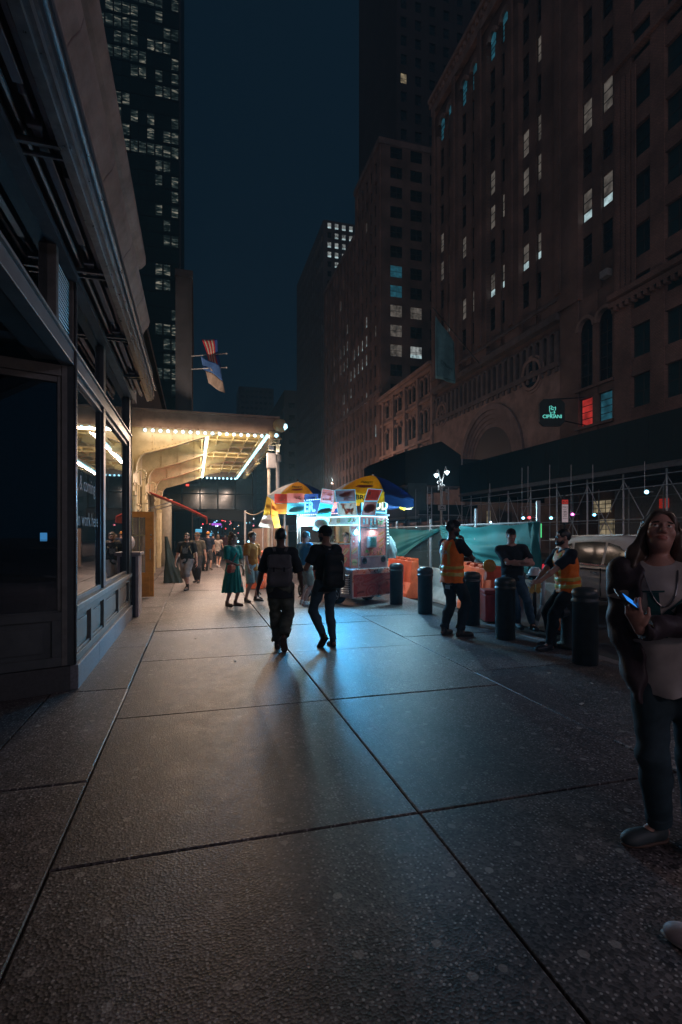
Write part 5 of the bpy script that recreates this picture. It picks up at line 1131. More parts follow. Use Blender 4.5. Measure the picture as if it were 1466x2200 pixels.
    q = MB(); c = fe(-0.10, 0.0); q.obox(c + n1*0.04, E2, n1, ZU, 0.12, 0.04, 0.125); q.mat(1); q.obox(c + n1*0.084, E2, n1, ZU, 0.085, 0.004, 0.10); q.build('napkin_box', [chrome, M('teal plate', (0.10, 0.24, 0.24), 0.3, metal=0.4)], t, bevel=0.006)
    q = MB(); c = fe(-0.05, 0.345); q.obox(c + n1*0.05, E2, n1, ZU, 0.10, 0.03, 0.035); q.mat(1); q.obox(c + n1*0.05 - ZU*0.037, E2, n1, ZU, 0.09, 0.025, 0.004); q.build('flood_lamp', [chrome, LEDW], t)
    light('cart flood', 'AREA', c + n1*0.10 - ZU*0.05, 5, (0.55, 0.9, 1.0), 0.12, t, c + n1*0.35 - ZU*1.0)
    # header over the serving window
    fs = lambda s, z: cp_(s, A0 - 0.006, z)
    q = MB(); picture(q, lambda x, y: fs((S0 + S1)/2 - x, 1.87 + y), S1 - S0 - 0.08, 0.19, 15, 7, [('dog', -.42, 0, .9), ('plate', -.33, 0, 1), ('leaf', -.2, 0, 1), ('dog', -.1, 0, 1), ('fries', .05, 0, 1), ('burger', .2, 0, .9), ('can', .3, 0, 1.2), ('leaf', .38, 0, 1), ('pile', .45, 0, .8)], -E2); q.build('header_picture', FOOD, t)
    q = MB(); cbox(q, S0, S1, A0 - 0.02, A0 - 0.005, 1.765, 1.775); cbox(q, S0, S1, A0 - 0.03, A0 - 0.005, ZT - 0.03, ZT - 0.01); cbox(q, S0 - 0.03, S0 - 0.012, A0, A1, ZT - 0.03, ZT - 0.012); cbox(q, S0 - 0.025, S0 - 0.012, A0 - 0.025, A0 - 0.012, 1.4, ZT - 0.03); q.build('led_strip', LEDW, t)
    for k in range(9): q = MB(); q.ball(cp_(S0 - 0.02, A1 + 0.03, 1.35 + k*0.07), 0.014, 6, 4); q.build('fairy_light', LEDW, t)
    # panels beside the window
    q = MB(); picture(q, lambda x, y: fs(S0 + 0.15 - x, 1.40 + y), 0.22, 0.68, 21, 1, [('plate', 0, .3, 1), ('can', -.1, 0, 1.1), ('dog', 0, -.3, 1)], -E2); q.build('menu_picture', FOOD, t)
    q = MB(); picture(q, lambda x, y: fs(S0 + 0.15 - x, 0.93 + y), 0.24, 0.24, 22, 1, [('burger', 0, 0, .9)], -E2); q.build('burger_picture', FOOD, t)
    q = MB(); picture(q, lambda x, y: fs(1.30 - x, 1.07 + y), 1.74, 0.50, 23, 0, [('dog', .42, .2, .5), ('burger', .3, .15, .4), ('dog', .38, -.25, .6), ('pile', .1, 0, .7), ('plate', -.2, 0, .8), ('burger', -.38, 0, .7)], -E2); q.build('counter_picture', FOOD, t)
    # glazed case, food and lamps inside
    q = MB(); q.add([fs(S0 + 0.31, 1.366), fs(S1 - 0.04, 1.366), fs(S1 - 0.04, 1.76), fs(S0 + 0.31, 1.76)], [(0,1,2,3)]); q.build('serving_glass', glass('clean glass', refl=0.15, alpha=0.95), t)
    rr = random.Random(2); q = MB()
    for k in range(38):
        s = rr.uniform(0.5, 2.1); e = rr.uniform(A0 + 0.1, A0 + 0.4); q.mat(rr.choice((3, 2, 10, 3, 4, 7, 6))); z = 1.30
        q.ball(cp_(s, e, z + 0.05), rr.uniform(0.04, 0.075), 8, 6, (1.3, 1, 0.8))
    q.mat(3); q.ball(cp_(0.9, A0 + 0.12, 1.42), 0.10, 10, 7, (1.5, 1, 0.6)); q.ball(cp_(1.2, A0 + 0.12, 1.42), 0.09, 10, 7, (1.5, 1, 0.6)); q.build('food_display', FOOD, t, smooth=True)
    q = MB()
    for k, (s, m) in enumerate(((0.52, 8), (0.58, 10), (0.64, 0), (1.5, 6), (1.75, 7))): q.mat(m); q.lathe(cp_(s, A0 + 0.15, 1.3), [(0.03, 0), (0.03, 0.22), (0.012, 0.27), (0.012, 0.31)], 10)
    q.build('sauce_bottles', FOOD, t, smooth=True)
    for k, (s, e) in enumerate(((0.62, 0.35), (0.95, 0.25), (1.2, 0.25), (1.6, 0.3), (1.95, 0.3))):
        q = MB(); q.ball(cp_(s, A0 + e, 1.62), 0.055, 10, 7); q.build('lamp_bulb', LEDW, t, smooth=True)
    light('cart inside', 'POINT', cp_(1.1, A0 + 0.35, 1.68), 42, (0.45, 0.85, 1.0), 0.12, t)
    light('cart header wash', 'SPOT', cp_(0.9, A0 - 0.16, 1.95), 880, (0.06, 0.46, 0.92), 0.3, t, gp(755, 1392), 100)
    light('cart sign glow', 'POINT', cp_(0.9, A0 + 0.35, 2.25), 105, (0.9, 0.95, 1.0), 0.12, t); light('cart sign glow', 'POINT', cp_(2.1, A0 + 0.35, 2.3), 16, (0.8, 0.92, 1.0), 0.12, t)
    q = MB(); q.ball(cp_(S0 + 0.02, A0 - 0.08, 1.60), 0.055, 12, 8); q.mat(1); q.tube(cp_(S0 + 0.02, A0 - 0.08, 1.655), cp_(S0 + 0.02, A0 - 0.01, 1.72), 0.02); q.build('corner_bulb', [LEDW, chrome], t, smooth=True)
    light('cart corner bulb', 'POINT', cp_(S0 - 0.10, A0 - 0.18, 1.58), 30, (0.20, 0.66, 1.0), 0.06, t)
    light('cart right side fill', 'POINT', cp_(0.0, A1 + 0.5, 2.0), 150, (0.42, 0.82, 1.0), 0.08, t)  # point light added off the cart side to brighten barriers and workers
    light('cart left end fill', 'POINT', cp_(2.42, A0 - 0.3, 1.85), 115, (0.60, 0.92, 1.0), 0.08, t)  # added point light without a bulb, brightens the couple by the cart
    # illuminated word sign on the roof, side and end
    q = MB(); cbox(q, 0.35, 2.25, A0 - 0.02, A0 + 0.03, 2.03, 2.42); sg = q.build('word_sign', M('sign box blue', (0.02, 0.10, 0.30), 0.4, var=0, emit=(0.01, 0.13, 0.55), es=0.55, sample=False), t)
    fw = lambda s0: (lambda x, y: cp_(s0 - x, A0 - 0.028, 2.225 + y))
    q = MB(); q.text('TER.', 0.34, fw(1.95), 0.012); q.build('lettering', M('cyan letters', (0.2, 0.7, 1), 0.4, var=0, emit=(0.16, 0.72, 1.0), es=1.6), sg)
    q = MB(); q.text('A', 0.42, fw(0.86), 0.02); q.build('lettering', M('pink letters', (1, 0.4, 0.4), 0.4, var=0, emit=(1.0, 0.36, 0.33), es=1.5), sg)
    q = MB()
    for k in range(22):
        s = 0.4 + k*0.085; q.mat(0 if k > 8 else 1)
        for z in (2.045, 2.405): cbox(q, s, s + 0.05, A0 - 0.032, A0 - 0.021, z - 0.008, z + 0.008)
    q.build('dash_lights', [LEDW, M('pink dashes', (1, 0.5, 0.5), 0.4, var=0, emit=(1.0, 0.5, 0.45), es=2.5, sample=False)], sg)
    q = MB(); cbox(q, S0 - 0.03, S0 + 0.0, A0 + 0.02, A1 - 0.02, 2.03, 2.42); sg = q.build('end_sign', M('sign box teal', (0.02, 0.09, 0.12), 0.4, var=0, emit=(0.0, 0.08, 0.12), es=0.5, sample=False), t)
    q = MB()
    for a in (A0 + 0.04, A1 - 0.06): cbox(q, S0 - 0.042, S0 - 0.031, a, a + 0.02, 2.05, 2.40)
    for z in (2.05, 2.38): cbox(q, S0 - 0.042, S0 - 0.031, A0 + 0.06, A1 - 0.06, z, z + 0.02)
    q.build('led_frame', LED, sg)
    q = MB(); q.text('FOOD', 0.3, lambda x, y: cp_(S0 - 0.036, (A0 + A1)/2 + 0.02 + x, 2.22 + y), 0.01); q.build('lettering', M('warm letters', (1, 0.9, 0.6), 0.4, var=0, emit=(0.9, 0.85, 0.6), es=1.2, sample=False), sg)
    return t
cart()
def canvas(name, c, tr):
    m = M(name, c, 0.65, var=0.12, scale=5); n = m.node_tree.nodes; l = m.node_tree.links          # thin cloth: some light comes through it
    a = n.new('ShaderNodeBsdfTranslucent'); mx = n.new('ShaderNodeMixShader'); mx.inputs[0].default_value = tr; l.new(n['Color Ramp'].outputs[0], a.inputs[0])
    l.new(n['Principled BSDF'].outputs[0], mx.inputs[1]); l.new(a.outputs[0], mx.inputs[2]); l.new(mx.outputs[0], n['Material Output'].inputs[0]); return m
UY = canvas('umbrella yellow', (0.85, 0.46, 0.02), 0.55); UB = canvas('umbrella blue', (0.02, 0.06, 0.18), 0.4); UW = canvas('umbrella grey white', (0.46, 0.46, 0.50), 0.4)
def umbrella(lab, c, R_, zr, za, rot, fcol, seed, tilt):
    """six gored panels; local frame with the pole along z, tipped a little"""
    t = thing('umbrella', lab, 'umbrella', c); T = Matrix.Translation(Vector(c)) @ Matrix.Rotation(tilt, 4, Vector((SN, CS, 0)))
    def pt(a, q):
        r = R_*q; z = za - (za - zr)*(0.35*q + 0.65*q*q); return T @ Vector((r*math.cos(a), r*math.sin(a), z))
    txt = M('umbrella black print', (0.02, 0.015, 0.01), 0.6, var=0); redp = M('umbrella sausage print', (0.30, 0.035, 0.02), 0.6, var=0.2)
    for k in range(6):
        a0 = rot + k*math.pi/3; a1 = a0 + math.pi/3; cm = fcol[k % len(fcol)]
        def fn(x, y, a0=a0, a1=a1): q = max(y, 0.001); return pt(a0, q).lerp(pt(a1, q), x) - Vector((0,0,0.05*R_*math.sin(math.pi*x)*q))
        q = MB(); q.grid(fn, 6, 10, (0, 0, -0.006)); p = q.build('panel', cm, t, smooth=True)
        q = MB()
        def fv(x, y): b = fn(x, 1.0); d = (b - T @ Vector((0, 0, b.z - T.translation.z))); d.z = 0; return b + d.normalized()*0.02 - Vector((0,0,0.24*R_*y*(1 - 0.12*math.cos(2*math.pi*x)**2)))
        q.grid(fv, 6, 3, (0, 0, 0)); q.build('valance', cm, p, smooth=True)
        if cm is UY:
            nn = (fn(0.5, 0.6) - T @ Vector((0, 0, zr - 0.8))).normalized()
            q = MB(); q.mat(0); q.text('SABRETT', 0.105, lambda x, y: fn(0.5 + x/(R_*0.92), 0.60 - y/R_*1.15 + x*0.06) + nn*0.006, 0.004); q.mat(1)
            for (y0, hh) in ((0.745, 0.05), (0.80, 0.045)):
                n_ = 12; q.add([fn(0.5 + 0.26*math.cos(2*math.pi*i/n_), y0 + hh*0.6*math.sin(2*math.pi*i/n_) - 0.02*math.cos(2*math.pi*i/n_)) + nn*(0.006 if y0 < 0.77 else 0.009) for i in range(n_)], [tuple(range(n_))])
            q.mat(0); q.text('SABRETT', 0.15, lambda x, y: fv(0.5 + x/(R_*0.92), 0.5 - y/(0.24*R_)) + nn*0.008, 0.006); q.build('print', [txt, redp], p)
    q = MB(); q.tube(T @ Vector((0, 0, 0.9 - c[2] if c[2] < 0.5 else 0)), T @ Vector((0, 0, za + 0.05)), 0.022, 8); q.build('pole', chrome, t)
    q = MB()
    for k in range(6):
        a = rot + k*math.pi/3; pts = [pt(a, s_) - Vector((0,0,0.012)) for s_ in (0.02, 0.3, 0.55, 0.8, 1.0)]; q.path(pts, 0.007, 5); q.tube(T @ Vector((0, 0, zr + 0.02)), pt(a, 0.55) - Vector((0,0,0.02)), 0.006, 5)
    q.build('rib', dark, t)
    q = MB(); q.ball(T @ Vector((0, 0, za + 0.04)), 0.03, 8, 6); q.build('finial', dark, t)
    return T
u1 = px(778, 1149, 11.9); u1.z = 0.0
umbrella('larger blue and yellow umbrella with hot dog print over the near end of the cart', u1, 0.97, 2.48, 2.93, R(-90) - YAW - R(47), [UY, UB, UY, UB, UY, UW], 1, R(5))
u2 = px(640, 1149, 13.6); u2.z = 0.0
umbrella('smaller umbrella with a yellow front panel over the far end of the cart', u2, 0.76, 2.60, 2.94, R(-90) - YAW - R(27), [UY, UB, UB, UB, UW, UW], 2, R(0))
FOODT = [canvas('laminated ' + m.name, tuple(min(1.0, x*1.25) for x in m.node_tree.nodes['Color Ramp'].color_ramp.elements[1].color[:3]), 0.45) for m in FOOD]        # thin laminated prints, lit from behind by the sign
def posters(lab, cells, seed, frame=None):
    """a strip of laminated food pictures clipped edge to edge; cells: (corner pixels tl tr br bl, distance, ground, kinds, words)"""
    a = px(*cells[0][0][0], cells[0][1]); t = thing('poster_strip', lab, 'poster', a)
    n = -Vector((SN, CS, 0))
    for k, (cs, d, ground, kinds, words) in enumerate(cells):
        tl, tr, br, bl = [px(u, v, d) for u, v in cs]
        fn = lambda x, y: bl.lerp(br, x + .5).lerp(tl.lerp(tr, x + .5), y + .5) + n*0.0 - n*0.02*math.sin((x + .5)*math.pi)*0.6
        q = MB(); w_ = (tr - tl).length; h_ = (tl - bl).length
        g2 = lambda x, y: fn(x/w_, y/h_)
        picture(q, lambda x, y: g2(x, y), w_, h_, seed + k, ground, kinds, n)
        if words:
            q.mat(8); q.text(words, h_*0.28, lambda x, y: g2(max(-w_/2, min(w_/2, x*0.8)), y + h_*0.32) + n*0.02)
        o = q.build('picture', FOODT, t)
        q = MB(); e = [g2(-w_/2, -h_/2), g2(w_/2, -h_/2), g2(w_/2, h_/2), g2(-w_/2, h_/2)]
        if frame:
            q = MB()
            for i in range(4): q.tube(e[i] + n*0.006, e[(i+1) % 4] + n*0.006, 0.0045, 6)
            q.build('lit_edge', frame, o)
LEDD = M('dim cyan lit edge', (0.2, 0.7, 0.9), 0.4, var=0, emit=(0.10, 0.50, 0.75), es=0.9, sample=False)
def rect(u0, v0, u1, v1): return [(u0, v0), (u1, v0), (u1, v1), (u0, v1)]
posters('strip of burger and fries pictures under the smaller umbrella left edge', [(rect(590,1061,617,1081), 12.9, 0, [('burger',0,0,.9),('pile',.1,-.1,.8)], None), (rect(591,1082,617,1104), 12.9, 2, [('fries',0,0,1)], None)], 40)
posters('pink seafood picture over a cyan hot dog card below the yellow panel', [(rect(617,1060,654,1080), 12.8, 1, [('plate',.1,0,1),('pile',.2,0,.7)], None), (rect(617,1081,654,1105), 12.8, 6, [('dog',.05,-.1,1.3)], 'SABRETT')], 50)
posters('single dark blue picture card at the right rim of the smaller umbrella', [(rect(655,1061,684,1078), 12.8, 8, [('plate',0,0,.8),('can',.3,0,1)], None)], 55)
posters('tapering strip of four bright snack pictures hanging furthest left', [([(574,1066),(583,1072),(581,1106),(566,1106)], 12.6, 10, [('pretzel',0,0,1)], None), ([(566,1107),(582,1107),(588,1136),(555,1131)], 12.6, 7, [('plate',0,0,1)], None), ([(584,1070),(592,1084),(598,1108),(583,1106)], 12.7, 2, [('pretzel',0,0,1)], None), ([(583,1107),(598,1109),(603,1133),(590,1135)], 12.7, 2, [('fries',0,0,1)], None)], 60)
posters('slanting column of three pale cards between the two umbrellas', [([(693,1050),(719,1054),(716,1084),(688,1079)], 11.0, 1, [('pile',0,0,.9)], None), ([(688,1080),(716,1085),(710,1110),(681,1107)], 11.0, 6, [('dog',0,-.1,1.2)], 'SABRETT'), ([(680,1108),(709,1111),(700,1146),(672,1138)], 11.0, 7, [('plate',0,0,1),('leaf',.1,.1,.6)], None)], 70, M('pale lit edge', (0.5, 0.7, 0.8), 0.4, var=0, emit=(0.4, 0.75, 0.85), es=0.7, sample=False))
posters('pair of dark brown meat pictures with a glowing rim below the yellow umbrella panel', [([(720,1053),(763,1052),(765,1077),(723,1079)], 10.7, 9, [('dog',0,.1,1),('pile',.1,-.2,.8)], None), ([(724,1081),(765,1079),(768,1107),(727,1107)], 10.7, 4, [('pile',0,0,1.2)], None)], 80, LEDD)
posters('pair of dark red pictures with a cyan glowing rim beside the brown pair', [([(791,1050),(822,1052),(812,1076),(783,1076)], 10.8, 0, [('pile',0,0,1.1)], None), ([(783,1077),(811,1077),(807,1107),(776,1107)], 10.8, 9, [('swirl',0,0,.9)], None)], 90, LEDD)
def bags():
    c = cp_(0.2, 1.36, 1.30); t = thing('plastic_bag', 'white plastic carrier bag hanging from the right side of the cart', 'bag', c)
    q = MB()
    def fn(x, y):
        a = 2*math.pi*x; w_ = 0.06 + 0.13*math.sin(min(1, y*1.15)*math.pi*0.62)**1; wr = 1 + 0.16*math.sin(3*a + 5*y) + 0.1*math.sin(7*a - 9*y)
        return c + E2*(w_*wr*math.cos(a) + 0.03) + E1*(0.6*w_*wr*math.sin(a)) + ZU*(0.22 - 0.52*y)
    q.grid(fn, 24, 14); q.build('sack', M('bag film', (0.26, 0.32, 0.33), 0.3, var=0.2, scale=9, bump=0.5, bscale=20), t, smooth=True)
    q = MB(); q.path([c + ZU*0.22 + E2*0.03, c + ZU*0.36 - E2*0.03, c + ZU*0.5 - E2*0.10], 0.014, 6); q.build('handle', M('bag film', None), t)
    c = u1 + camdir(0.80, -0.25) + ZU*2.40; t = thing('plastic_bag', 'small cyan plastic bag tied to the right rim of the larger umbrella', 'bag', c)
    q = MB(); q.grid(lambda x, y: c + camdir((0.03 + 0.10*y)*math.cos(6.28*x)*(1 + .2*math.sin(9*x)), 0.06*math.sin(6.28*x)) + ZU*(0.06 - 0.22*y), 16, 8); q.build('sack', M('cyan film', (0.12, 0.45, 0.6), 0.35, var=0.2, bump=0.4, bscale=20), t, smooth=True)
bags()
# ================================================================== kerb side: bollards, barriers, fence, car, odds and ends
def bollard_at(p, h=0.92, r=0.145):
    t = thing('bollard', 'x', 'bollard', p); q = MB()
    q.lathe(p, [(r*1.0, -0.02), (r, h*0.80), (r*1.09, h*0.805), (r*1.09, h*0.835), (r*1.0, h*0.845), (r*1.0, h*0.87), (r*1.07, h*0.88), (r*1.07, h*0.93), (r*0.95, h*0.97), (r*0.55, h*0.995), (0.01, h)], 28)
    q.build('post', M('black bollard paint', (0.03, 0.042, 0.046), 0.42, var=0.35, scale=9, bump=0.15, bscale=40), t, smooth=True); return t
BL = [((1258, 1425), 'nearest black bollard beside the woman in the light sweatshirt'), ((1086, 1372), 'black bollard in front of the red tool chest'), ((1013, 1342), 'black bollard half hidden behind the standing worker in the orange vest'), ((914, 1318), 'black bollard standing alone between the cart and the standing worker'), ((852, 1298), 'black bollard right against the end of the food cart')]
b0 = None
for (u, v), lab in BL:
    p = gp(u, v)
    if b0 is None: b0 = bollard_at(p); b0['label'] = lab; b0['group'] = 'black bollards along the kerb'
    else: dup(b0, p, 0, lab)
p = gp(440, 1226); dup(b0, p, 0, 'black bollard far under the marquee among the walkers')
ORANGE = M('orange plastic', (0.80, 0.085, 0.02), 0.45, var=0.18, scale=5, bump=0.1, tint=(0.86, 0.13, 0.04))
ORANGEL = M('orange plastic base', (0.78, 0.16, 0.07), 0.5, var=0.2, scale=5)
def barrier():
    """water filled plastic barrier, local frame, long along x, 1.05 m high"""
    t = thing('plastic_barrier', 'x', 'road barrier', (0, 0, 0)); L = 0.92
    prof = [(-0.25, 0), (-0.25, 0.14), (-0.13, 0.42), (-0.10, 1.0), (0.10, 1.0), (0.13, 0.42), (0.25, 0.14), (0.25, 0)]
    q = MB(); q.prism(prof, (-L, 0, 0), (0,1,0), (0,0,1), (1,0,0), 2*L); q.build('body', ORANGE, t, local=True, bevel=0.03)
    q = MB()
    for x in (-0.75, -0.25, 0.25, 0.75): q = MB(); q.box((x - 0.14, -0.112, 0.985), (x + 0.14, 0.112, 1.06)); q.build('top_lug', ORANGE, t, local=True, bevel=0.02)
    q = MB()
    for x in (-0.45, 0.45):
        q = MB(); pts = [(x - 0.05, 0.36), (x + 0.02, 0.40), (x + 0.07, 0.62), (x + 0.07, 0.86), (x - 0.01, 0.86), (x - 0.01, 0.62)]
        q.prism(pts, (0, -0.175, 0), (1,0,0), (0,0,1), (0,1,0), 0.012); q.prism([(a, b) for a, b in pts], (0, 0.163, 0), (1,0,0), (0,0,1), (0,1,0), 0.012); q.build('fork_slot', M('slot shade red', (0.35, 0.03, 0.02), 0.6), t, local=True)
    for x in (-0.45, 0.45): q = MB(); q.prism([(x - 0.30, 0.02), (x + 0.30, 0.02), (x + 0.12, 0.36), (x - 0.02, 0.36)], (0, -0.27, 0), (1,0,0), (0,0,1), (0,1,0), 0.10); q.build('foot_wedge', ORANGEL, t, local=True, bevel=0.01)
    q = MB(); q.box((0.15, -0.282, 0.17), (0.33, -0.272, 0.26)); q.build('pale_sticker', M('reflective sticker', (0.65, 0.62, 0.66), 0.4), t, local=True)
    return t
br = barrier()
def put(o, loc, rz, lab, group):
    o.location = loc; o.rotation_euler = (0, 0, rz); WM[o.name] = Matrix.Translation(Vector(loc)) @ Matrix.Rotation(rz, 4, 'Z'); o['label'] = lab; o['group'] = group
a, b = gp(836, 1268, -.1), gp(900, 1288, -.1); c = (a + b)/2; rz = math.atan2((b - a).y, (b - a).x); put(br, (c.x, c.y, -0.12), rz, 'orange plastic barrier standing just right of the food cart', 'orange barriers in the gutter')
a, b = gp(1003, 1303, -.1), gp(1070, 1333, -.1); c = (a + b)/2; rz2 = math.atan2((b - a).y, (b - a).x); dup(br, (c.x, c.y, -0.12), rz2, 'orange plastic barrier with an amber warning lamp on its end')
p = px(562, 1149, 15.6); dup(br, (p.x, p.y, -0.0), R(70), 'orange barrier glimpsed behind the man in the mustard shirt')
p = gp(1215, 1362, -.1); dup(br, (7.2, 5.3, -0.12), R(86), 'orange barrier low beside the white car')
def warning_lamp():
    p = c + Vector((0, 0, 0)); q0 = px(1052, 1216, 8.9); t = thing('warning_lamp', 'round amber warning lamp fixed on top of the orange barrier', 'warning lamp', q0)
    q = MB(); q.lathe(q0, [(0.0, -0.04), (0.10, -0.04), (0.115, 0.0), (0.10, 0.04), (0.0, 0.04)], 18, Vector((-SN, -CS, 0))); q.build('lens', M('amber lens', (0.65, 0.30, 0.05), 0.25, var=0.2, scale=20), t, smooth=True)
    q = MB(); q.box((q0.x - 0.07, q0.y - 0.03, q0.z - 0.24), (q0.x + 0.07, q0.y + 0.05, q0.z - 0.10)); q.build('battery_case', ORANGE, t)
warning_lamp()
def jersey(p0, p1, lab):
    p0 = Vector(p0); p1 = Vector(p1); d = (p1 - p0); L = d.length; d.normalize(); n = Vector((d.y, -d.x, 0)); t = thing('concrete_barrier', lab, 'road barrier', p0)
    q = MB(); q.prism([(-0.30, 0), (-0.30, 0.08), (-0.12, 0.36), (-0.08, 0.82), (0.08, 0.82), (0.12, 0.36), (0.30, 0.08), (0.30, 0)], p0, n, ZU, d, L); q.build('body', M('pale concrete barrier', (0.42, 0.38, 0.36), 0.8, var=0.35, scale=3, bump=0.3, bscale=15), t, bevel=0.015)
jersey((6.05, 13.2, -.14), (6.05, 10.1, -.14), 'pale concrete barrier behind the lone bollard')
jersey((6.15, 9.9, -.14), (6.15, 7.3, -.14), 'pale concrete barrier behind the man with crossed arms')
jersey((6.9, 6.6, -.14), (7.0, 3.6, -.14), 'pinkish concrete barrier low in front of the white car')
jersey((6.0, 16.6, -.14), (6.05, 13.4, -.14), 'pale concrete barrier hidden mostly by the cart')
def fence():
    X = 6.5; ys = [8.75, 11.1, 13.6, 16.2, 19.5, 23, 27, 32, 38, 46]
    t = thing('chain_link_fence', 'chain link fence with steel posts along the closed roadway', 'fence', (X, 12, 0))
    for k, y in enumerate(ys):
        q = MB(); q.tube((X, y, -0.15), (X, y, (2.22, 2.18, 2.0)[min(k, 2)]), 0.045 if k < 3 else 0.035, 10); q.build('post', M('bright galvanised post', (0.42, 0.46, 0.5), 0.35, metal=0.5), t)
    q = MB(); q.tube((X, 8.75, 1.80), (X, 46, 1.80), 0.02, 6); q.tube((X, 8.75, 0.05), (X, 46, 0.05), 0.012, 6); q.build('rail', steel, t)
    m = bpy.data.materials.new('chain link wire'); m.use_nodes = True; n = m.node_tree.nodes; l = m.node_tree.links; b = n['Principled BSDF']
    b.inputs['Base Color'].default_value = (0.16, 0.24, 0.24, 1); b.inputs['Metallic'].default_value = 0.4; b.inputs['Roughness'].default_value = 0.4
    q = MB(); s = 0.085; w_ = 0.0045; y = 8.8
    H = 1.78; k = 0
    while y < 19.5:
        for sg in (1, -1):
            y1 = y + sg*H
            za, ya, zb, yb = 0.04, y, H, y1
            lo, hi = 8.8, 19.5
            if yb > hi: zb = za + (hi - ya); yb = hi
            if yb < lo: zb = za + (ya - lo); yb = lo
            if zb - za > 0.02: q.bar((X + 0.004*sg, ya, za), (X + 0.004*sg, yb, zb), w_*1.5)
        y += s
    y = 19.5
    while y > 19.5 - H:                                                   # strands that come in from beyond the end
        y -= s
    q.build('wire_mesh', m, t)
    q = MB(); q.add([(X + 0.01, 19.5, 0.02), (X + 0.01, 46, 0.02), (X + 0.01, 46, 1.78), (X + 0.01, 19.5, 1.78)], [(0,1,2,3)]); q.build('screen_cloth', M('dull green screen', (0.05, 0.10, 0.09), 0.8, var=0.3, scale=4), t)
    cl = M('teal mesh cloth', (0.018, 0.19, 0.20), 0.7, var=0.25, scale=2, bump=0.15, bscale=60)
    # two sagging sheets of windbreak cloth tied on the near side
    def sag(name, lab, y0, y1, top, bot, amp):
        tt = thing(name, lab, 'windbreak cloth', (X - 0.06, y0, 0))
        def fn(a, b):
            yy = y0 + (y1 - y0)*a; zt = top(a); zb = bot(a); z = zt + (zb - zt)*b
            return (X - 0.05 - amp*(0.5 + 0.5*math.sin(7*b*(1 + 0.6*a) + 4*a))*math.sin(math.pi*min(1, a*1.02)) - 0.02*math.sin(19*a + 6*b) - 0.03*math.sin(31*b + 9*a)*b, yy, z)
        q = MB(); q.grid(fn, 40, 22); q.build('cloth', cl, tt, smooth=True)
    sag('windbreak_cloth', 'brightest teal cloth sagging between two posts behind the crossed arms man', 12.9, 8.72, lambda a: 1.80 - 0.06*math.sin(a*math.pi) + 0.02*math.sin(a*21), lambda a: 1.55 - 1.1*a**0.8 if a < 0.86 else 1.0 - 3.5*(a - 0.86), 0.16)
    sag('windbreak_cloth', 'darker teal cloth drawn up into a point behind the standing worker', 19.4, 13.0, lambda a: 1.72 - 0.03*math.sin(a*math.pi*3), lambda a: 0.25 if a < 0.25 else 0.25 + 1.40*((a - 0.25)/0.75)**1.1, 0.10)
    tt = thing('windbreak_cloth', 'short teal cloth bunched round the end post of the fence', 'windbreak cloth', (X, 8.7, 0))
    q = MB(); q.grid(lambda a, b: (X - 0.10 + 0.05*math.cos(6.28*a*1.2) - 0.03*math.sin(9*b + 8*a), 8.62 + 0.30*a, 1.80 - 1.5*b), 14, 12); q.build('cloth', cl, tt, smooth=True)
fence()
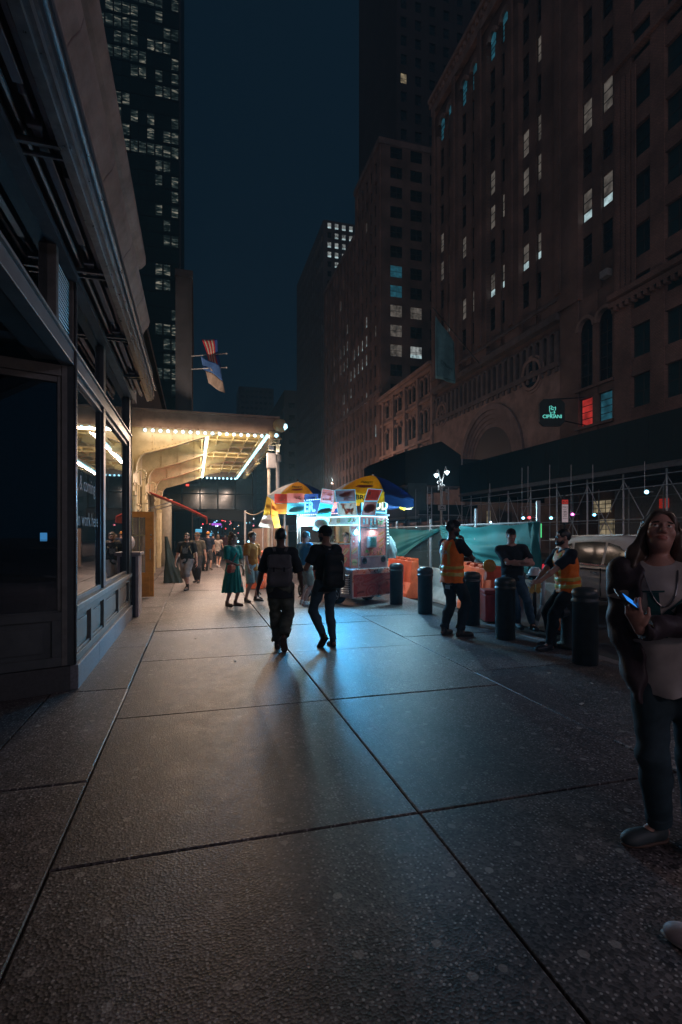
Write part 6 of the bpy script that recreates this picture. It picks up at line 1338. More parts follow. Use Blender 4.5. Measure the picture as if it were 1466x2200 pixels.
def suv():
    """compact pale SUV seen from its near side, nose towards the viewer's right (towards -y)"""
    X, YR, Z0 = 8.0, 10.8, -0.14; L = 4.45; W = 1.85
    t = thing('parked_car', 'white SUV standing behind the fence end with dark side windows', 'car', (X + W/2, YR - L/2, Z0))
    P = lambda s, x, z: Vector((X + W/2 + x, YR - s, Z0 + z))             # s from the tail, x across, z up
    body = M('pearl white car paint', (0.74, 0.73, 0.72), 0.28, var=0.06, scale=2, coat=0.6)
    prof_lo = [(0.03, 0.55), (0.0, 0.75), (0.06, 1.02), (0.30, 1.06), (1.4, 1.04), (2.6, 1.00), (3.3, 0.97), (4.1, 0.84), (4.40, 0.68), (4.45, 0.45), (4.38, 0.28), (3.95, 0.24)]
    sec = 16
    stations = [0.0, 0.04, 0.12, 0.3, 0.6, 1.2, 2.0, 2.8, 3.3, 3.7, 4.1, 4.3, 4.41, 4.45]
    def top(s): return np.interp(s, [0, .06, .3, 1.4, 2.6, 3.3, 4.1, 4.4, 4.45], [.80, 1.0, 1.06, 1.05, 1.02, .98, .86, .72, .62])
    def bot(s): return np.interp(s, [0, .1, .4, 4.0, 4.35, 4.45], [.48, .34, .27, .26, .30, .42])
    def half(s): return W/2*np.interp(s, [0, .05, .3, 1, 3, 3.9, 4.3, 4.45], [.80, .88, .96, 1, 1, .96, .86, .72])
    q = MB(); vs = []; n = 20
    for s in stations:
        h = half(s); a, b_ = bot(s), top(s)
        for k in range(n):
            th = 2*math.pi*k/n; cx_ = math.cos(th); sy = math.sin(th); e = 0.42
            x = h*math.copysign(abs(cx_)**e, cx_); zz = math.copysign(abs(sy)**0.6, sy); z = (a + b_)/2 + (b_ - a)/2*zz
            x *= 1 - 0.06*max(0, (z - 0.75))/0.3
            vs.append(P(s, x, z))
    fs = [(i*n + k, i*n + (k+1) % n, (i+1)*n + (k+1) % n, (i+1)*n + k) for i in range(len(stations)-1) for k in range(n)] + [tuple(range(n-1, -1, -1)), tuple((len(stations)-1)*n + k for k in range(n))]
    q.add(vs, fs); q.build('body', body, t, smooth=True)
    # greenhouse
    def gh(s):  return np.interp(s, [0.10, 0.25, 0.55, 1.2, 2.2, 2.7, 3.35], [1.04, 1.34, 1.60, 1.67, 1.64, 1.52, 1.02])
    st = [0.10, 0.25, 0.4, 0.55, 0.9, 1.2, 1.7, 2.2, 2.5, 2.8, 3.1, 3.35]; vs = []; q = MB(); m = 10
    for s in st:
        hb = half(s)*0.955; ht = hb*0.80; zt = gh(s); zb = 0.98
        for k in range(m):
            u_ = -1 + 2*k/(m - 1); r_ = 1 - abs(u_)**6*0.16
            z = zb + (zt - zb)*(1 if abs(u_) < .75 else (1 - (abs(u_) - .75)/.25)); xx = math.copysign(1, u_)*(ht*abs(u_)/.75 if abs(u_) < .75 else ht + (hb - ht)*(abs(u_) - .75)/.25)
            vs.append(P(s, xx, z + 0.02*(1 - u_*u_) if abs(u_) < .75 else z))
    fs = [(i*m + k, (i+1)*m + k, (i+1)*m + k + 1, i*m + k + 1) for i in range(len(st)-1) for k in range(m-1)]; q.add(vs, fs); q.build('cabin', body, t, smooth=True)
    gl = M('car glass', (0.006, 0.008, 0.009), 0.08, spec=0.12, var=0)
    def side(pts, name, off=0.006):
        q = MB(); out = []
        for s, z in pts:
            hb = half(s)*0.955; ht = hb*0.80; zt = gh(s); f = min(1, max(0, (z - 0.98)/(max(zt, 1.2) - 0.98))); out.append(P(s, -(hb + (ht - hb)*f) - off, z))
        q.add(out, [tuple(range(len(out)))]); return q.build(name, gl, t)
    side([(0.55, 1.14), (0.80, 1.46), (1.0, 1.50), (1.08, 1.09)], 'rear_quarter_window'); side([(1.14, 1.09), (1.08, 1.515), (1.60, 1.545), (1.98, 1.535), (1.98, 1.07)], 'door_window'); side([(2.05, 1.07), (2.05, 1.53), (2.35, 1.46), (2.95, 1.07)], 'door_window')
    q = MB(); q.add([P(0.12, -.62, 1.10), P(0.12, .62, 1.10), P(0.50, .54, 1.53), P(0.50, -.54, 1.53)], [(3,2,1,0)]); q.build('rear_window', gl, t); q = MB(); q.add([P(2.75, -.60, 1.48), P(2.75, .60, 1.48), P(3.38, .7, 1.04), P(3.38, -.7, 1.04)], [(0,1,2,3)]); q.build('windscreen', gl, t)
    q = MB(); q.box(P(0.02, -.60, 1.55), P(0.42, .60, 1.60)); q.build('roof_spoiler', body, t, bevel=0.01)
    q = MB()
    for s0, s1 in ((0.55, 1.08), (1.14, 1.98), (2.05, 2.95)): q.bar(P(s0, -half(s0)*0.965 - .012, 1.075), P(s1, -half(s1)*0.965 - .012, 1.06), 0.012, 0.02)
    q.build('chrome_trim', M('car chrome', (0.75, 0.75, 0.77), 0.12, metal=1, var=0), t)
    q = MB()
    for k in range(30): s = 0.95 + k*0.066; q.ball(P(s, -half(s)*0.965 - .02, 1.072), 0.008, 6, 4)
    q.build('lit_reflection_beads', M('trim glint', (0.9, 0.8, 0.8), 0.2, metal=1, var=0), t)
    q = MB()
    for s in (1.12, 2.02, 3.02): q.box(P(s - .004, -half(s) - .0035, 0.42), P(s + .004, -half(s) + .02, 1.0))
    q.box(P(0.9, -half(1) - .003, 0.385), P(3.0, -half(1) + 0.02, 0.395)); q.build('door_seam', dark, t)
    for s in (1.88, 2.88):
        q = MB(); q.box(P(s - .10, -half(s) - .035, 0.895), P(s + .08, -half(s) + .01, 0.925)); q.build('door_handle', M('car chrome', None), t, bevel=0.008)
    q = MB(); q.ball(P(2.72, -half(2.7) - 0.10, 1.10), 0.10, 10, 7, (1.0, 1.3, 0.7)); q.build('wing_mirror', body, t, smooth=True)
    q = MB(); q.add([P(0.005, -.80, .86), P(0.0, -.42, .90), P(0.03, -.42, 1.0), P(0.05, -.80, .98)], [(0,1,2,3)]); q.add([P(0.30, -half(.3) - .012, .93), P(0.04, -half(.06) - .016, .86), P(0.06, -half(.06) - .016, .98), P(0.24, -half(.3) - .012, 1.0)], [(0,1,2,3)]); q.build('tail_light', M('tail light', (0.4, 0.01, 0.02), 0.2, var=0, emit=(1, 0.04, 0.08), es=0.5, sample=False), t)
    for s in (0.85, 3.55):
        for sd in (-1, 1):
            c0 = P(s, sd*(W/2 - 0.11), 0.34); q = MB(); q.lathe(c0, [(0.2, -0.11), (0.32, -0.11), (0.34, -0.07), (0.34, 0.07), (0.32, 0.11), (0.2, 0.11)], 24, (1,0,0)); w_ = q.build('wheel', M('tyre', None), t, smooth=True)
            q = MB(); q.lathe(c0 + Vector((sd*0.02, 0, 0)), [(0.0, -0.085), (0.20, -0.095), (0.205, 0.095), (0.0, 0.085)], 20, (1,0,0)); q.build('rim', M('wheel rim', None), w_)
    q = MB(); q.bar(P(0.55, -.52, 1.66), P(2.2, -.52, 1.69), 0.025); q.bar(P(0.55, .52, 1.66), P(2.2, .52, 1.69), 0.025); q.build('roof_rail', M('wheel rim', None), t)
suv()
def odds():
    # red wheeled tool chest
    p = gp(1078, 1340); t = thing('tool_chest', 'dark red lidded tool chest on the kerb behind the second bollard', 'tool chest', p); rd = M('dark red plastic', (0.30, 0.02, 0.025), 0.4, var=0.25)
    ex = Vector((CS, -SN, 0)); ey = Vector((SN, CS, 0))
    q = MB(); q.obox(p + ey*0.25 + ZU*0.26, ex, ey, ZU, 0.27, 0.2, 0.24); q.build('box', rd, t, bevel=0.02)
    q = MB(); q.obox(p + ey*0.25 + ZU*0.54, ex, ey, ZU, 0.285, 0.215, 0.035); q.build('lid', rd, t, bevel=0.015)
    q = MB(); q.path([p + ex*0.285 + ey*0.1 + ZU*0.24, p + ex*0.32 + ey*0.1 + ZU*0.24, p + ex*0.32 + ey*0.1 + ZU*0.38, p + ex*0.285 + ey*0.1 + ZU*0.38], 0.012, 6); q.obox(p + ey*0.045 + ZU*0.5, ex, ey, ZU, 0.05, 0.012, 0.05); q.build('handle', dark, t)
    # orange drum with white bands
    p = gp(1222, 1358); t = thing('traffic_drum', 'orange traffic drum with a white reflective band behind the leaning worker', 'traffic drum', p)
    q = MB(); q.lathe(p, [(0.235, 0), (0.225, 0.12), (0.215, 0.24)], 24); q.lathe(p, [(0.21, 0.36), (0.20, 0.52), (0.19, 0.62)], 24); q.build('body', M('drum orange', (0.75, 0.16, 0.02), 0.45, var=0.15), t, smooth=True)
    q = MB(); q.lathe(p, [(0.214, 0.24), (0.21, 0.36)], 24); q.build('reflective_band', M('reflective sticker', None), t, smooth=True)
    q = MB(); q.lathe(p, [(0.30, -0.01), (0.31, 0.03), (0.24, 0.05)], 20); q.build('rubber_ring', M('tyre', None), t)
    # hydrant head behind the nearest bollard
    p = gp(1248, 1405); p += Vector((0.15, 0.35, 0)); t = thing('fire_hydrant', 'black fire hydrant with ridged cap behind the nearest bollard', 'fire hydrant', p); hb = M('black hydrant paint', (0.03, 0.034, 0.034), 0.5, var=0.4, bump=0.3)
    q = MB(); q.lathe(p, [(0.19, 0), (0.19, 0.05), (0.14, 0.08), (0.13, 0.62), (0.19, 0.66), (0.19, 0.72), (0.15, 0.76)], 20); q.build('barrel', hb, t, smooth=True)
    q = MB(); q.lathe(p, [(0.16, 0.76), (0.165, 0.80), (0.12, 0.88), (0.06, 0.94), (0.045, 0.95), (0.045, 1.02), (0.02, 1.03)], 12); q.build('bonnet', hb, t)
    q = MB(); q.lathe(p + ZU*0.5, [(0.07, 0.1), (0.07, 0.2), (0.085, 0.2), (0.085, 0.24)], 12, (1,0,0)); q.lathe(p + ZU*0.5, [(0.07, 0.1), (0.07, 0.2), (0.085, 0.2), (0.085, 0.24)], 12, (-1,-.2,0)); q.build('outlet', hb, t)
    # pipe stand with a pale hose, gloves and a white hard hat on it
    p = gp(1152, 1345); t = thing('pipe_stand', 'pale bent standpipe beside the leaning worker', 'standpipe', p); pale = M('pale blue pipe', (0.34, 0.44, 0.50), 0.4, var=0.2)
    top = px(1160, 1238, 8.6)
    q = MB(); q.path([p + ex*0.0, p + ex*0.02 + ZU*0.1, px(1166, 1300, 8.55), px(1168, 1250, 8.55), top], 0.035, 10); q.build('pipe', pale, t, smooth=True)
    q = MB(); q.tube(px(1150, 1345, 8.9) * 1.0, px(1148, 1240, 8.7), 0.03, 8); q.obox(px(1150, 1238, 8.65), ex, ey, ZU, 0.13, 0.09, 0.012); q.build('shelf', dark, t)
    p = px(1150, 1236, 8.6); t = thing('hard_hat', 'white hard hat resting on the pipe stand', 'hard hat', p)
    q = MB(); q.lathe(p, [(0.135, 0.0), (0.135, 0.012), (0.112, 0.02), (0.108, 0.06), (0.085, 0.105), (0.045, 0.13), (0.0, 0.135)], 22); q.build('shell', M('white hat plastic', (0.62, 0.60, 0.60), 0.3, var=0.08), t, smooth=True)
    q = MB(); q.box((p.x - 0.012, p.y - 0.10, p.z + 0.05), (p.x + 0.012, p.y + 0.10, p.z + 0.138)); q.build('ridge', M('white hat plastic', None), t, bevel=0.01)
    p = px(1150, 1262, 8.55); t = thing('work_gloves', 'pair of yellow work gloves dangling under the hard hat', 'gloves', p); gl = M('yellow glove leather', (0.48, 0.30, 0.08), 0.8, var=0.3)
    for s in (-1, 1):
        q = MB(); c0 = p + ex*0.05*s
        q.obox(c0 + ZU*0.05, ex, ey, ZU, 0.04, 0.02, 0.06)
        for k in range(4): q.tube(c0 + ex*(-0.03 + 0.02*k) - ZU*0.0, c0 + ex*(-0.036 + 0.023*k) - ZU*(0.08 + 0.012*(k % 3)), 0.012, 6)
        q.tube(c0 + ex*0.04*s + ZU*0.03, c0 + ex*0.07*s - ZU*0.03, 0.012, 6); q.build('glove', gl, t, bevel=0.008)
    # green tarpaulin over a stand beside the yellow door
    p = gp(372, 1252); t = thing('covered_stand', 'stand shrouded in a dark green tarpaulin beside the yellow door', 'covered stand', p); tp = M('dark green tarpaulin', (0.003, 0.013, 0.011), 0.5, var=0.35, scale=4, bump=0.4, bscale=9)
    def fn(x, y):
        a = 2*math.pi*x; w_ = 0.05 + 0.30*y**1.3; wr = 1 + 0.22*math.sin(3*a + 3*y) + 0.12*math.sin(8*a - 5*y); return p + Vector((w_*wr*math.cos(a)*0.8 - 0.22*(1 - y), 0.3*w_*wr*math.sin(a)*2, 1.5*(1 - y) - 0.02*math.sin(5*a)*y))
    q = MB(); q.grid(fn, 30, 16); q.build('tarpaulin', tp, t, smooth=True)
    q = MB(); q.box((p.x + 0.12, p.y - 0.36, 0.86), (p.x + 0.22, p.y - 0.35, 0.96)); q.build('label_card', M('reflective sticker', None), t)
    # hoarding of boards and its post with a light cable
    t = thing('hoarding', 'tan corrugated board hoarding behind the man in the mustard shirt', 'hoarding', (2.85, 20, 0)); hb = M('tan hoarding boards', (0.26, 0.18, 0.14), 0.7, var=0.3, scale=3)
    q = MB(); y = 16.5
    while y < 27: q.box((2.83, y, 0.02), (2.87, y + 0.52, 1.85)); q.box((2.79, y + 0.2, 0.02), (2.829, y + 0.26, 1.85)); y += 0.56
    q.build('board', hb, t)
    for y in (16.4, 19.2, 22.0):
        q = MB(); q.tube((2.74, y, 0), (2.74, y, 2.2), 0.03, 8); q.build('post', steel, t)
    p = px(527, 1149, 19); p.z = 0; t = thing('cable_post', 'slim steel post carrying a sagging cable to the food cart', 'post', p)
    q = MB(); q.tube(p, p + ZU*2.45, 0.035, 8); q.build('pole', steel, t)
    e = px(573, 1092, 12.8); q = MB(); pts = [(p + ZU*2.4).lerp(e, k/8) - ZU*0.14*math.sin(math.pi*k/8) for k in range(9)]; q.path(pts, 0.012, 6); q.build('cable', M('tan cable', (0.4, 0.32, 0.2), 0.6), t)
    # pole with walk signal seen side on
    p = px(597, 1149, 17.2); p.z = 0; t = thing('signal_pole', 'tall grey pole with pedestrian signal boxes behind the marquee corner', 'signal pole', p); gm = M('street furniture grey', None)
    q = MB(); q.tube(p, p + ZU*5.2, 0.06, 10); q.lathe(p + ZU*4.1, [(0.09, -0.12), (0.11, -0.1), (0.11, 0.1), (0.09, 0.12)], 12); q.lathe(p + ZU*4.55, [(0.08, -0.05), (0.10, 0), (0.08, 0.05)], 12); q.build('pole', gm, t)
    k = 17/FPX; c = px(583, 990, 17); q = MB(); q.box((c.x - 9*k, c.y - 0.1, c.z - 16*k), (c.x + 9*k, c.y + 0.1, c.z + 16*k)); q.box((c.x + 9*k, c.y - 0.02, c.z - 0.05), (p.x, c.y + 0.02, c.z + 0.02)); q.build('signal_box', gm, t, bevel=0.01)
    c = px(583, 962, 17); q = MB(); q.box((c.x - 5.5*k, c.y - 0.02, c.z - 5.5*k), (c.x + 5.5*k, c.y + 0.02, c.z + 5.5*k)); q.build('small_sign', M('reflective sticker', None), t)
    c = px(578, 1149, 17); c.z = 0; q = MB(); q.tube(c, px(578, 1006, 17), 0.05, 8); q.build('pale_post', M('pale column', None), t)
    # bus stop sign
    p = px(1213, 1149, 20); p.z = -0.1; t = thing('bus_stop_sign', 'tall white timetable panel with red header on a pole across the road', 'bus sign', p)
    q = MB(); q.tube(p, p + ZU*3.2, 0.04, 8); q.build('pole', dark, t); k = 20/FPX
    c = px(1213, 1098, 20); n = Vector((-SN, -CS, 0))
    def pl(q, x0, x1, y0, y1, o): q.obox(c + ex*(x0 + x1)/2*k + ZU*(y0 + y1)/2*k + n*o, ex, n, ZU, (x1 - x0)/2*k, 0.01, (y1 - y0)/2*k)
    q = MB(); pl(q, -9, 9, -28, 27, 0.05); fr = q.build('frame', dark, t)
    q = MB(); pl(q, -6.5, 6.5, -24, 14, 0.065); q.build('timetable', M('backlit paper', (0.4, 0.33, 0.34), 0.5, var=0.15, emit=(0.7, 0.55, 0.58), es=0.28, sample=False), fr)
    q = MB(); pl(q, -6.5, 6.5, 15, 24, 0.066); q.build('header', M('red sign', None), fr)
    q = MB(); f = lambda y0: (lambda x, y: c + ex*x + ZU*(y0*k + y) + n*0.08)
    for i, (tx, y0) in enumerate((('BUS', 19), ('M42', 8), ('M', -2), ('17', -9))): q.text(tx, 6.5*k, f(y0))
    for i in range(6): pl(q, -5, 3 + (i % 3), 3.2 - i*4.0, 4.0 - i*4.0, 0.077)
    q.build('lettering', M('sign ink', (0.05, 0.02, 0.02), 0.6), fr)
    # glowing green display past the fence
    p = px(1157, 1140, 19); t = thing('green_display', 'glowing green striped light panel at the fence end', 'light panel', p); k = 19/FPX
    for i in (-5, 0, 5):
        q = MB(); q.obox(p + ex*i*k, ex, ey, ZU, 1.9*k, 0.02, 15*k); q.build('tube', M('green tube', (0.1, 0.5, 0.2), 0.4, var=0, emit=(0.10, 0.85, 0.28), es=0.9, sample=False), t)
    q = MB(); q.obox(p + ey*0.06, ex, ey, ZU, 9*k, 0.02, 17*k); q.obox(px(1157, 1149, 19.1) - ZU*0.85, ex, ey, ZU, 0.05, 0.03, 0.75); q.build('case', dark, t)
odds()
def far_traffic():
    rr = random.Random(12)
    # cars queueing beyond the crowd
    for k, (u, d, lab) in enumerate(((452, 62, 'far car with red tail lights left of the others'), (486, 58, 'far dark car in the middle of the traffic'), (520, 66, 'far car with bright headlights at the right of the traffic'), (505, 95, 'farthest dark car in the traffic'))):
        p = px(u, 1149, d); p.z = 0; t = thing('far_car', lab, 'car', p); q = MB()
        q.box((p.x - .9, p.y - 2, .3), (p.x + .9, p.y + 2, .95)); q.prism([(-.85, .95), (.85, .95), (.65, 1.5), (-.65, 1.5)], (p.x, p.y - 1.2, 0), (1,0,0), (0,0,1), (0,1,0), 2.4); q.build('body', M('far car paint', (0.03, 0.03, 0.035), 0.3), t, bevel=0.1)
        for s in (-1, 1):
            q = MB(); q.ball((p.x + s*.65, p.y - 2.02, .72), 0.14, 8, 6); q.build('headlight' if k == 2 else 'tail_light', LEDW if k == 2 else M('far red lights', (1, .1, .1), 0.4, var=0, emit=(1, 0.05, 0.06), es=5, sample=False), t)
            for yy in (-1.3, 1.3):
                q = MB(); q.tube((p.x + s*.92, p.y + yy, .32), (p.x + s*.70, p.y + yy, .32), .32, 12); q.build('wheel', M('tyre', None), t)
    cl = [((1, .06, .08), 5), ((.3, .7, 1), 5), ((.85, .92, 1), 5), ((1, .25, .3), 4), ((.2, .35, 1), 5), ((1, .55, .3), 4), ((.3, .8, 1), 4)]
    for k in range(46):
        u = rr.gauss(488, 36); v = rr.uniform(1104, 1146) if k > 8 else rr.uniform(1118, 1130); d = rr.uniform(60, 170)
        u = max(425, min(545, u)); c, e = rr.choice(cl); p = px(u, v, d)
        t = thing('distant_light', 'tiny glowing light among the bokeh of the far crossing', 'light', p, 0, 'tiny lights of the far crossing')
        q = MB(); q.ball(p, rr.uniform(.0006, .0013)*d, 8, 6); q.build('bulb', M('distant glow %.2f %.2f' % (c[1], c[2]), c, 0.4, var=0, emit=c, es=e*0.6, sample=False), t, smooth=True)
        q = MB(); q.tube(p, (p.x, p.y, 0), 0.03, 5); q.build('stem', dark, t)
    for k, (u, d, h) in enumerate(((500, 70, 4.2), (478, 85, 4.2))):
        p = px(u, 1149, d); p.z = 0; t = thing('traffic_light', ('nearer', 'farther')[k] + ' traffic light showing red over the far crossing', 'traffic light', p); q = MB(); q.tube(p, p + ZU*h, .07, 8); q.build('pole', dark, t)
        q = MB(); q.box((p.x - .18, p.y - .15, h - 1), (p.x + .18, p.y + .1, h)); q.build('housing', dark, t); q = MB(); q.ball((p.x, p.y - .16, h - .2), .16, 8, 6); q.build('red_lens', M('far red lights', None), t)
    # pale blue lit street names and a strip of coloured lights beyond the crowd
    for u0, u1, v0, v1, d, c, lab in ((420, 434, 1138, 1142, 40, (.15, .55, .8), 'left faint blue lit shop sign past the crowd'), (444, 458, 1146, 1150, 45, (.15, .55, .8), 'right faint blue lit shop sign past the crowd'), (455, 477, 1125, 1128, 90, (.6, .15, .9), 'violet strip of lights above the far crossing')):
        a, b = px(u0, v0, d), px(u1, v1, d); t = thing('lit_sign', lab, 'sign', a); q = MB(); q.add([a, (b.x, b.y, a.z), b, (a.x, a.y, b.z)], [(3,2,1,0)]); q.box((min(a.x, b.x), a.y + .03, b.z - .05), (max(a.x, b.x), a.y + .12, a.z + .05)); q.build('face', M('glow ' + lab, c, .4, var=0, emit=c, es=.8, sample=False), t); q = MB(); q.tube((a.x, a.y + 0.1, 0), (a.x, a.y + 0.1, b.z), .05, 6); q.build('post', dark, t)
far_traffic()
def litter():
    rr = random.Random(9); pm = M('scrap paper', (0.5, 0.48, 0.44), 0.8)
    for k, (u, v) in enumerate(((1272, 1468), (1250, 1512), (1180, 1446), (420, 1372), (505, 1420), (960, 1404))):
        p = gp(u, v, 0.004); t = thing('paper_scrap', 'tiny scrap of pale litter lying on the pavement', 'litter', p, 0, 'scraps of litter on the pavement'); a = rr.uniform(0, 3); w_ = rr.uniform(.012, .03)
        q = MB(); q.obox(p, (math.cos(a), math.sin(a), 0), (-math.sin(a), math.cos(a), 0.1), (0, -.1, 1), w_, w_*.4, .002); q.build('scrap', pm, t)
litter()
# ================================================================== people: each body one smooth surface grown from blended limbs
def V(*a): return np.array(a, dtype=np.float64)
def nrm(a): return a/ (np.linalg.norm(a) + 1e-9)
def rc(a, b, r1, r2, k=0.02, op='+'): return ('rc', np.array(a), np.array(b), r1, r2, k, op)
def el(c, r, ax=None, k=0.02, op='+'): return ('el', np.array(c), np.array(r), np.eye(3) if ax is None else ax, k, op)
def ec(a, b, u1, u2, xa, flat=True, k=0.02, op='+'): return ('ec', np.array(a), np.array(b), u1, u2, np.array(xa), flat, k, op)
def bx(c, hs, ax=None, rd=0.02, k=0.01, op='+'): return ('bx', np.array(c), np.array(hs), np.eye(3) if ax is None else ax, rd, k, op)
def pbound(p):
    if p[0] == 'rc': m = max(p[3], p[4]); return np.minimum(p[1], p[2]) - m, np.maximum(p[1], p[2]) + m
    if p[0] == 'ec': m = max(*p[3], *p[4]); return np.minimum(p[1], p[2]) - m, np.maximum(p[1], p[2]) + m
    m = (np.abs(p[3])*p[2][None, :]).sum(1); return p[1] - m, p[1] + m       # axes are columns
def pdist(p, X, Y, Z):
    if p[0] == 'rc':
        a, b = p[1], p[2]; d = b - a; L2 = (d*d).sum() + 1e-12
        t = np.clip(((X - a[0])*d[0] + (Y - a[1])*d[1] + (Z - a[2])*d[2])/L2, 0, 1)
        return np.sqrt((X - a[0] - t*d[0])**2 + (Y - a[1] - t*d[1])**2 + (Z - a[2] - t*d[2])**2) - (p[3] + (p[4] - p[3])*t)
    if p[0] == 'el':
        c, r, A = p[1], p[2], p[3]; q = [((X - c[0])*A[0, i] + (Y - c[1])*A[1, i] + (Z - c[2])*A[2, i]) for i in range(3)]
        k0 = np.sqrt((q[0]/r[0])**2 + (q[1]/r[1])**2 + (q[2]/r[2])**2); k1 = np.sqrt((q[0]/r[0]**2)**2 + (q[1]/r[1]**2)**2 + (q[2]/r[2]**2)**2) + 1e-9
        return k0*(k0 - 1)/k1
    if p[0] == 'ec':
        a, b = p[1], p[2]; d = b - a; L = np.linalg.norm(d); w = d/L; xa = p[5] - w*(p[5] @ w); xa = nrm(xa); ya = np.cross(w, xa)
        u = (X - a[0])*xa[0] + (Y - a[1])*xa[1] + (Z - a[2])*xa[2]; v = (X - a[0])*ya[0] + (Y - a[1])*ya[1] + (Z - a[2])*ya[2]; s = (X - a[0])*w[0] + (Y - a[1])*w[1] + (Z - a[2])*w[2]
        t = np.clip(s/L, 0, 1); ru = p[3][0] + (p[4][0] - p[3][0])*t; rv = p[3][1] + (p[4][1] - p[3][1])*t
        if p[6]: return np.maximum((np.sqrt((u/ru)**2 + (v/rv)**2) - 1)*np.minimum(ru, rv), np.abs(s - L/2) - L/2)
        e = np.maximum(np.abs(s - L/2) - L/2, 0)/np.minimum(ru, rv); return (np.sqrt((u/ru)**2 + (v/rv)**2 + e*e) - 1)*np.minimum(ru, rv)
    c, h, A, rd = p[1], p[2], p[3], p[4]; q = [np.abs((X - c[0])*A[0, i] + (Y - c[1])*A[1, i] + (Z - c[2])*A[2, i]) - (h[i] - rd) for i in range(3)]
    return np.sqrt(np.maximum(q[0], 0)**2 + np.maximum(q[1], 0)**2 + np.maximum(q[2], 0)**2) + np.minimum(np.maximum(q[0], np.maximum(q[1], q[2])), 0) - rd
def folds(amp, seed=0, f=1.0):
    def fn(X, Y, Z):
        w = 2.2*np.sin(9*X*f + 5*Z*f + seed) + 1.6*np.sin(7*Y*f - 8*Z*f + 2*seed)
        return amp*(np.sin(30*Z*f + 17*X*f + w + seed) * 0.6 + np.sin(21*X*f - 26*Z*f + 13*Y*f + 1.3*w) * 0.5 + 0.35*np.sin(55*Y*f + 40*X*f + w))
    return fn
def strands(amp, seed=0, fz=6.0, fx=95.0):
    def fn(X, Y, Z):
        w = 1.5*np.sin(fz*2*Z + 9*X + seed); return amp*(np.sin(fx*X + w*2 + fz*Z) * 0.5 + np.sin(fx*1.1*Y - w*2 + fz*1.4*Z) * 0.5 + 0.6*np.sin(fx*0.4*(X + Y) + 14*Z + w))
    return fn
def sdf_mesh(prims, res, disp=None):
    lo = np.min([pbound(p)[0] for p in prims if p[-1] == '+'], axis=0) - 0.03; hi = np.max([pbound(p)[1] for p in prims if p[-1] == '+'], axis=0) + 0.03
    n = np.ceil((hi - lo)/res).astype(int) + 1; ax = [(lo[i] + res*np.arange(n[i])).astype(np.float32) for i in range(3)]
    D = np.full(n, 0.2, dtype=np.float32)
    for p in prims:
        k = p[-2]; a, b = pbound(p); pad = k + 0.05
        i0 = np.maximum(np.floor((a - pad - lo)/res).astype(int), 0); i1 = np.minimum(np.ceil((b + pad - lo)/res).astype(int) + 1, n)
        if (i1 <= i0).any(): continue
        s = tuple(slice(i0[i], i1[i]) for i in range(3))
        X, Y, Z = np.meshgrid(ax[0][s[0]], ax[1][s[1]], ax[2][s[2]], indexing='ij', sparse=True)
        d = pdist(p, X, Y, Z).astype(np.float32); c = D[s]
        if p[-1] == '+':
            h = np.clip(0.5 + 0.5*(c - d)/k, 0, 1); D[s] = c*(1 - h) + d*h - k*h*(1 - h)
        else:
            d = -d; h = np.clip(0.5 - 0.5*(c - d)/k, 0, 1); D[s] = c*(1 - h) + d*h + k*h*(1 - h)
    if disp is not None:
        X, Y, Z = np.meshgrid(*ax, indexing='ij', sparse=True); D = D + disp(X, Y, Z).astype(np.float32)
    return surface_nets(D, lo, res)
def surface_nets(D, lo, res):
    S = D < 0; n = D.shape
    cnt = np.zeros((n[0]-1, n[1]-1, n[2]-1), dtype=np.uint8)
    for i in (0, 1):
        for j in (0, 1):
            for k in (0, 1): cnt += S[i:n[0]-1+i, j:n[1]-1+j, k:n[2]-1+k]
    act = np.argwhere((cnt > 0) & (cnt < 8)); idx = np.full(cnt.shape, -1, dtype=np.int32); idx[tuple(act.T)] = np.arange(len(act))
    c = {}
    for i in (0, 1):
        for j in (0, 1):
            for k in (0, 1): c[(i, j, k)] = D[act[:, 0]+i, act[:, 1]+j, act[:, 2]+k]
    acc = np.zeros((len(act), 3)); num = np.zeros(len(act))
    for axn in range(3):
        o = [q for q in range(3) if q != axn]
        for p in (0, 1):
            for q in (0, 1):
                A = [0, 0, 0]; A[o[0]] = p; A[o[1]] = q; B = list(A); B[axn] = 1
                da, db = c[tuple(A)], c[tuple(B)]; m = (da < 0) != (db < 0); t = np.where(m, da/np.where(m, da - db, 1), 0)
                pt = np.tile(np.array(A, float), (len(act), 1)); pt[:, axn] = t; acc += pt*m[:, None]; num += m
    V_ = lo + res*(act + acc/np.maximum(num, 1)[:, None]); F = []
    for axn in range(3):
        o = [q for q in range(3) if q != axn]; sl0 = [slice(None)]*3; sl1 = [slice(None)]*3; sl0[axn] = slice(0, n[axn]-1); sl1[axn] = slice(1, n[axn])
        E = S[tuple(sl0)] != S[tuple(sl1)]; e = np.argwhere(E); e = e[(e[:, o[0]] > 0) & (e[:, o[1]] > 0) & (e[:, o[0]] < n[o[0]]-1) & (e[:, o[1]] < n[o[1]]-1)]
        if not len(e): continue
        def cell(p, q): z = e.copy(); z[:, o[0]] -= p; z[:, o[1]] -= q; return idx[tuple(z.T)]
        quad = np.stack([cell(1, 1), cell(0, 1), cell(0, 0), cell(1, 0)], 1); ins = S[tuple(e.T)]
        flip = ~ins if axn != 1 else ins; quad[flip] = quad[flip][:, ::-1]; F.append(quad)
    return V_, np.concatenate(F)
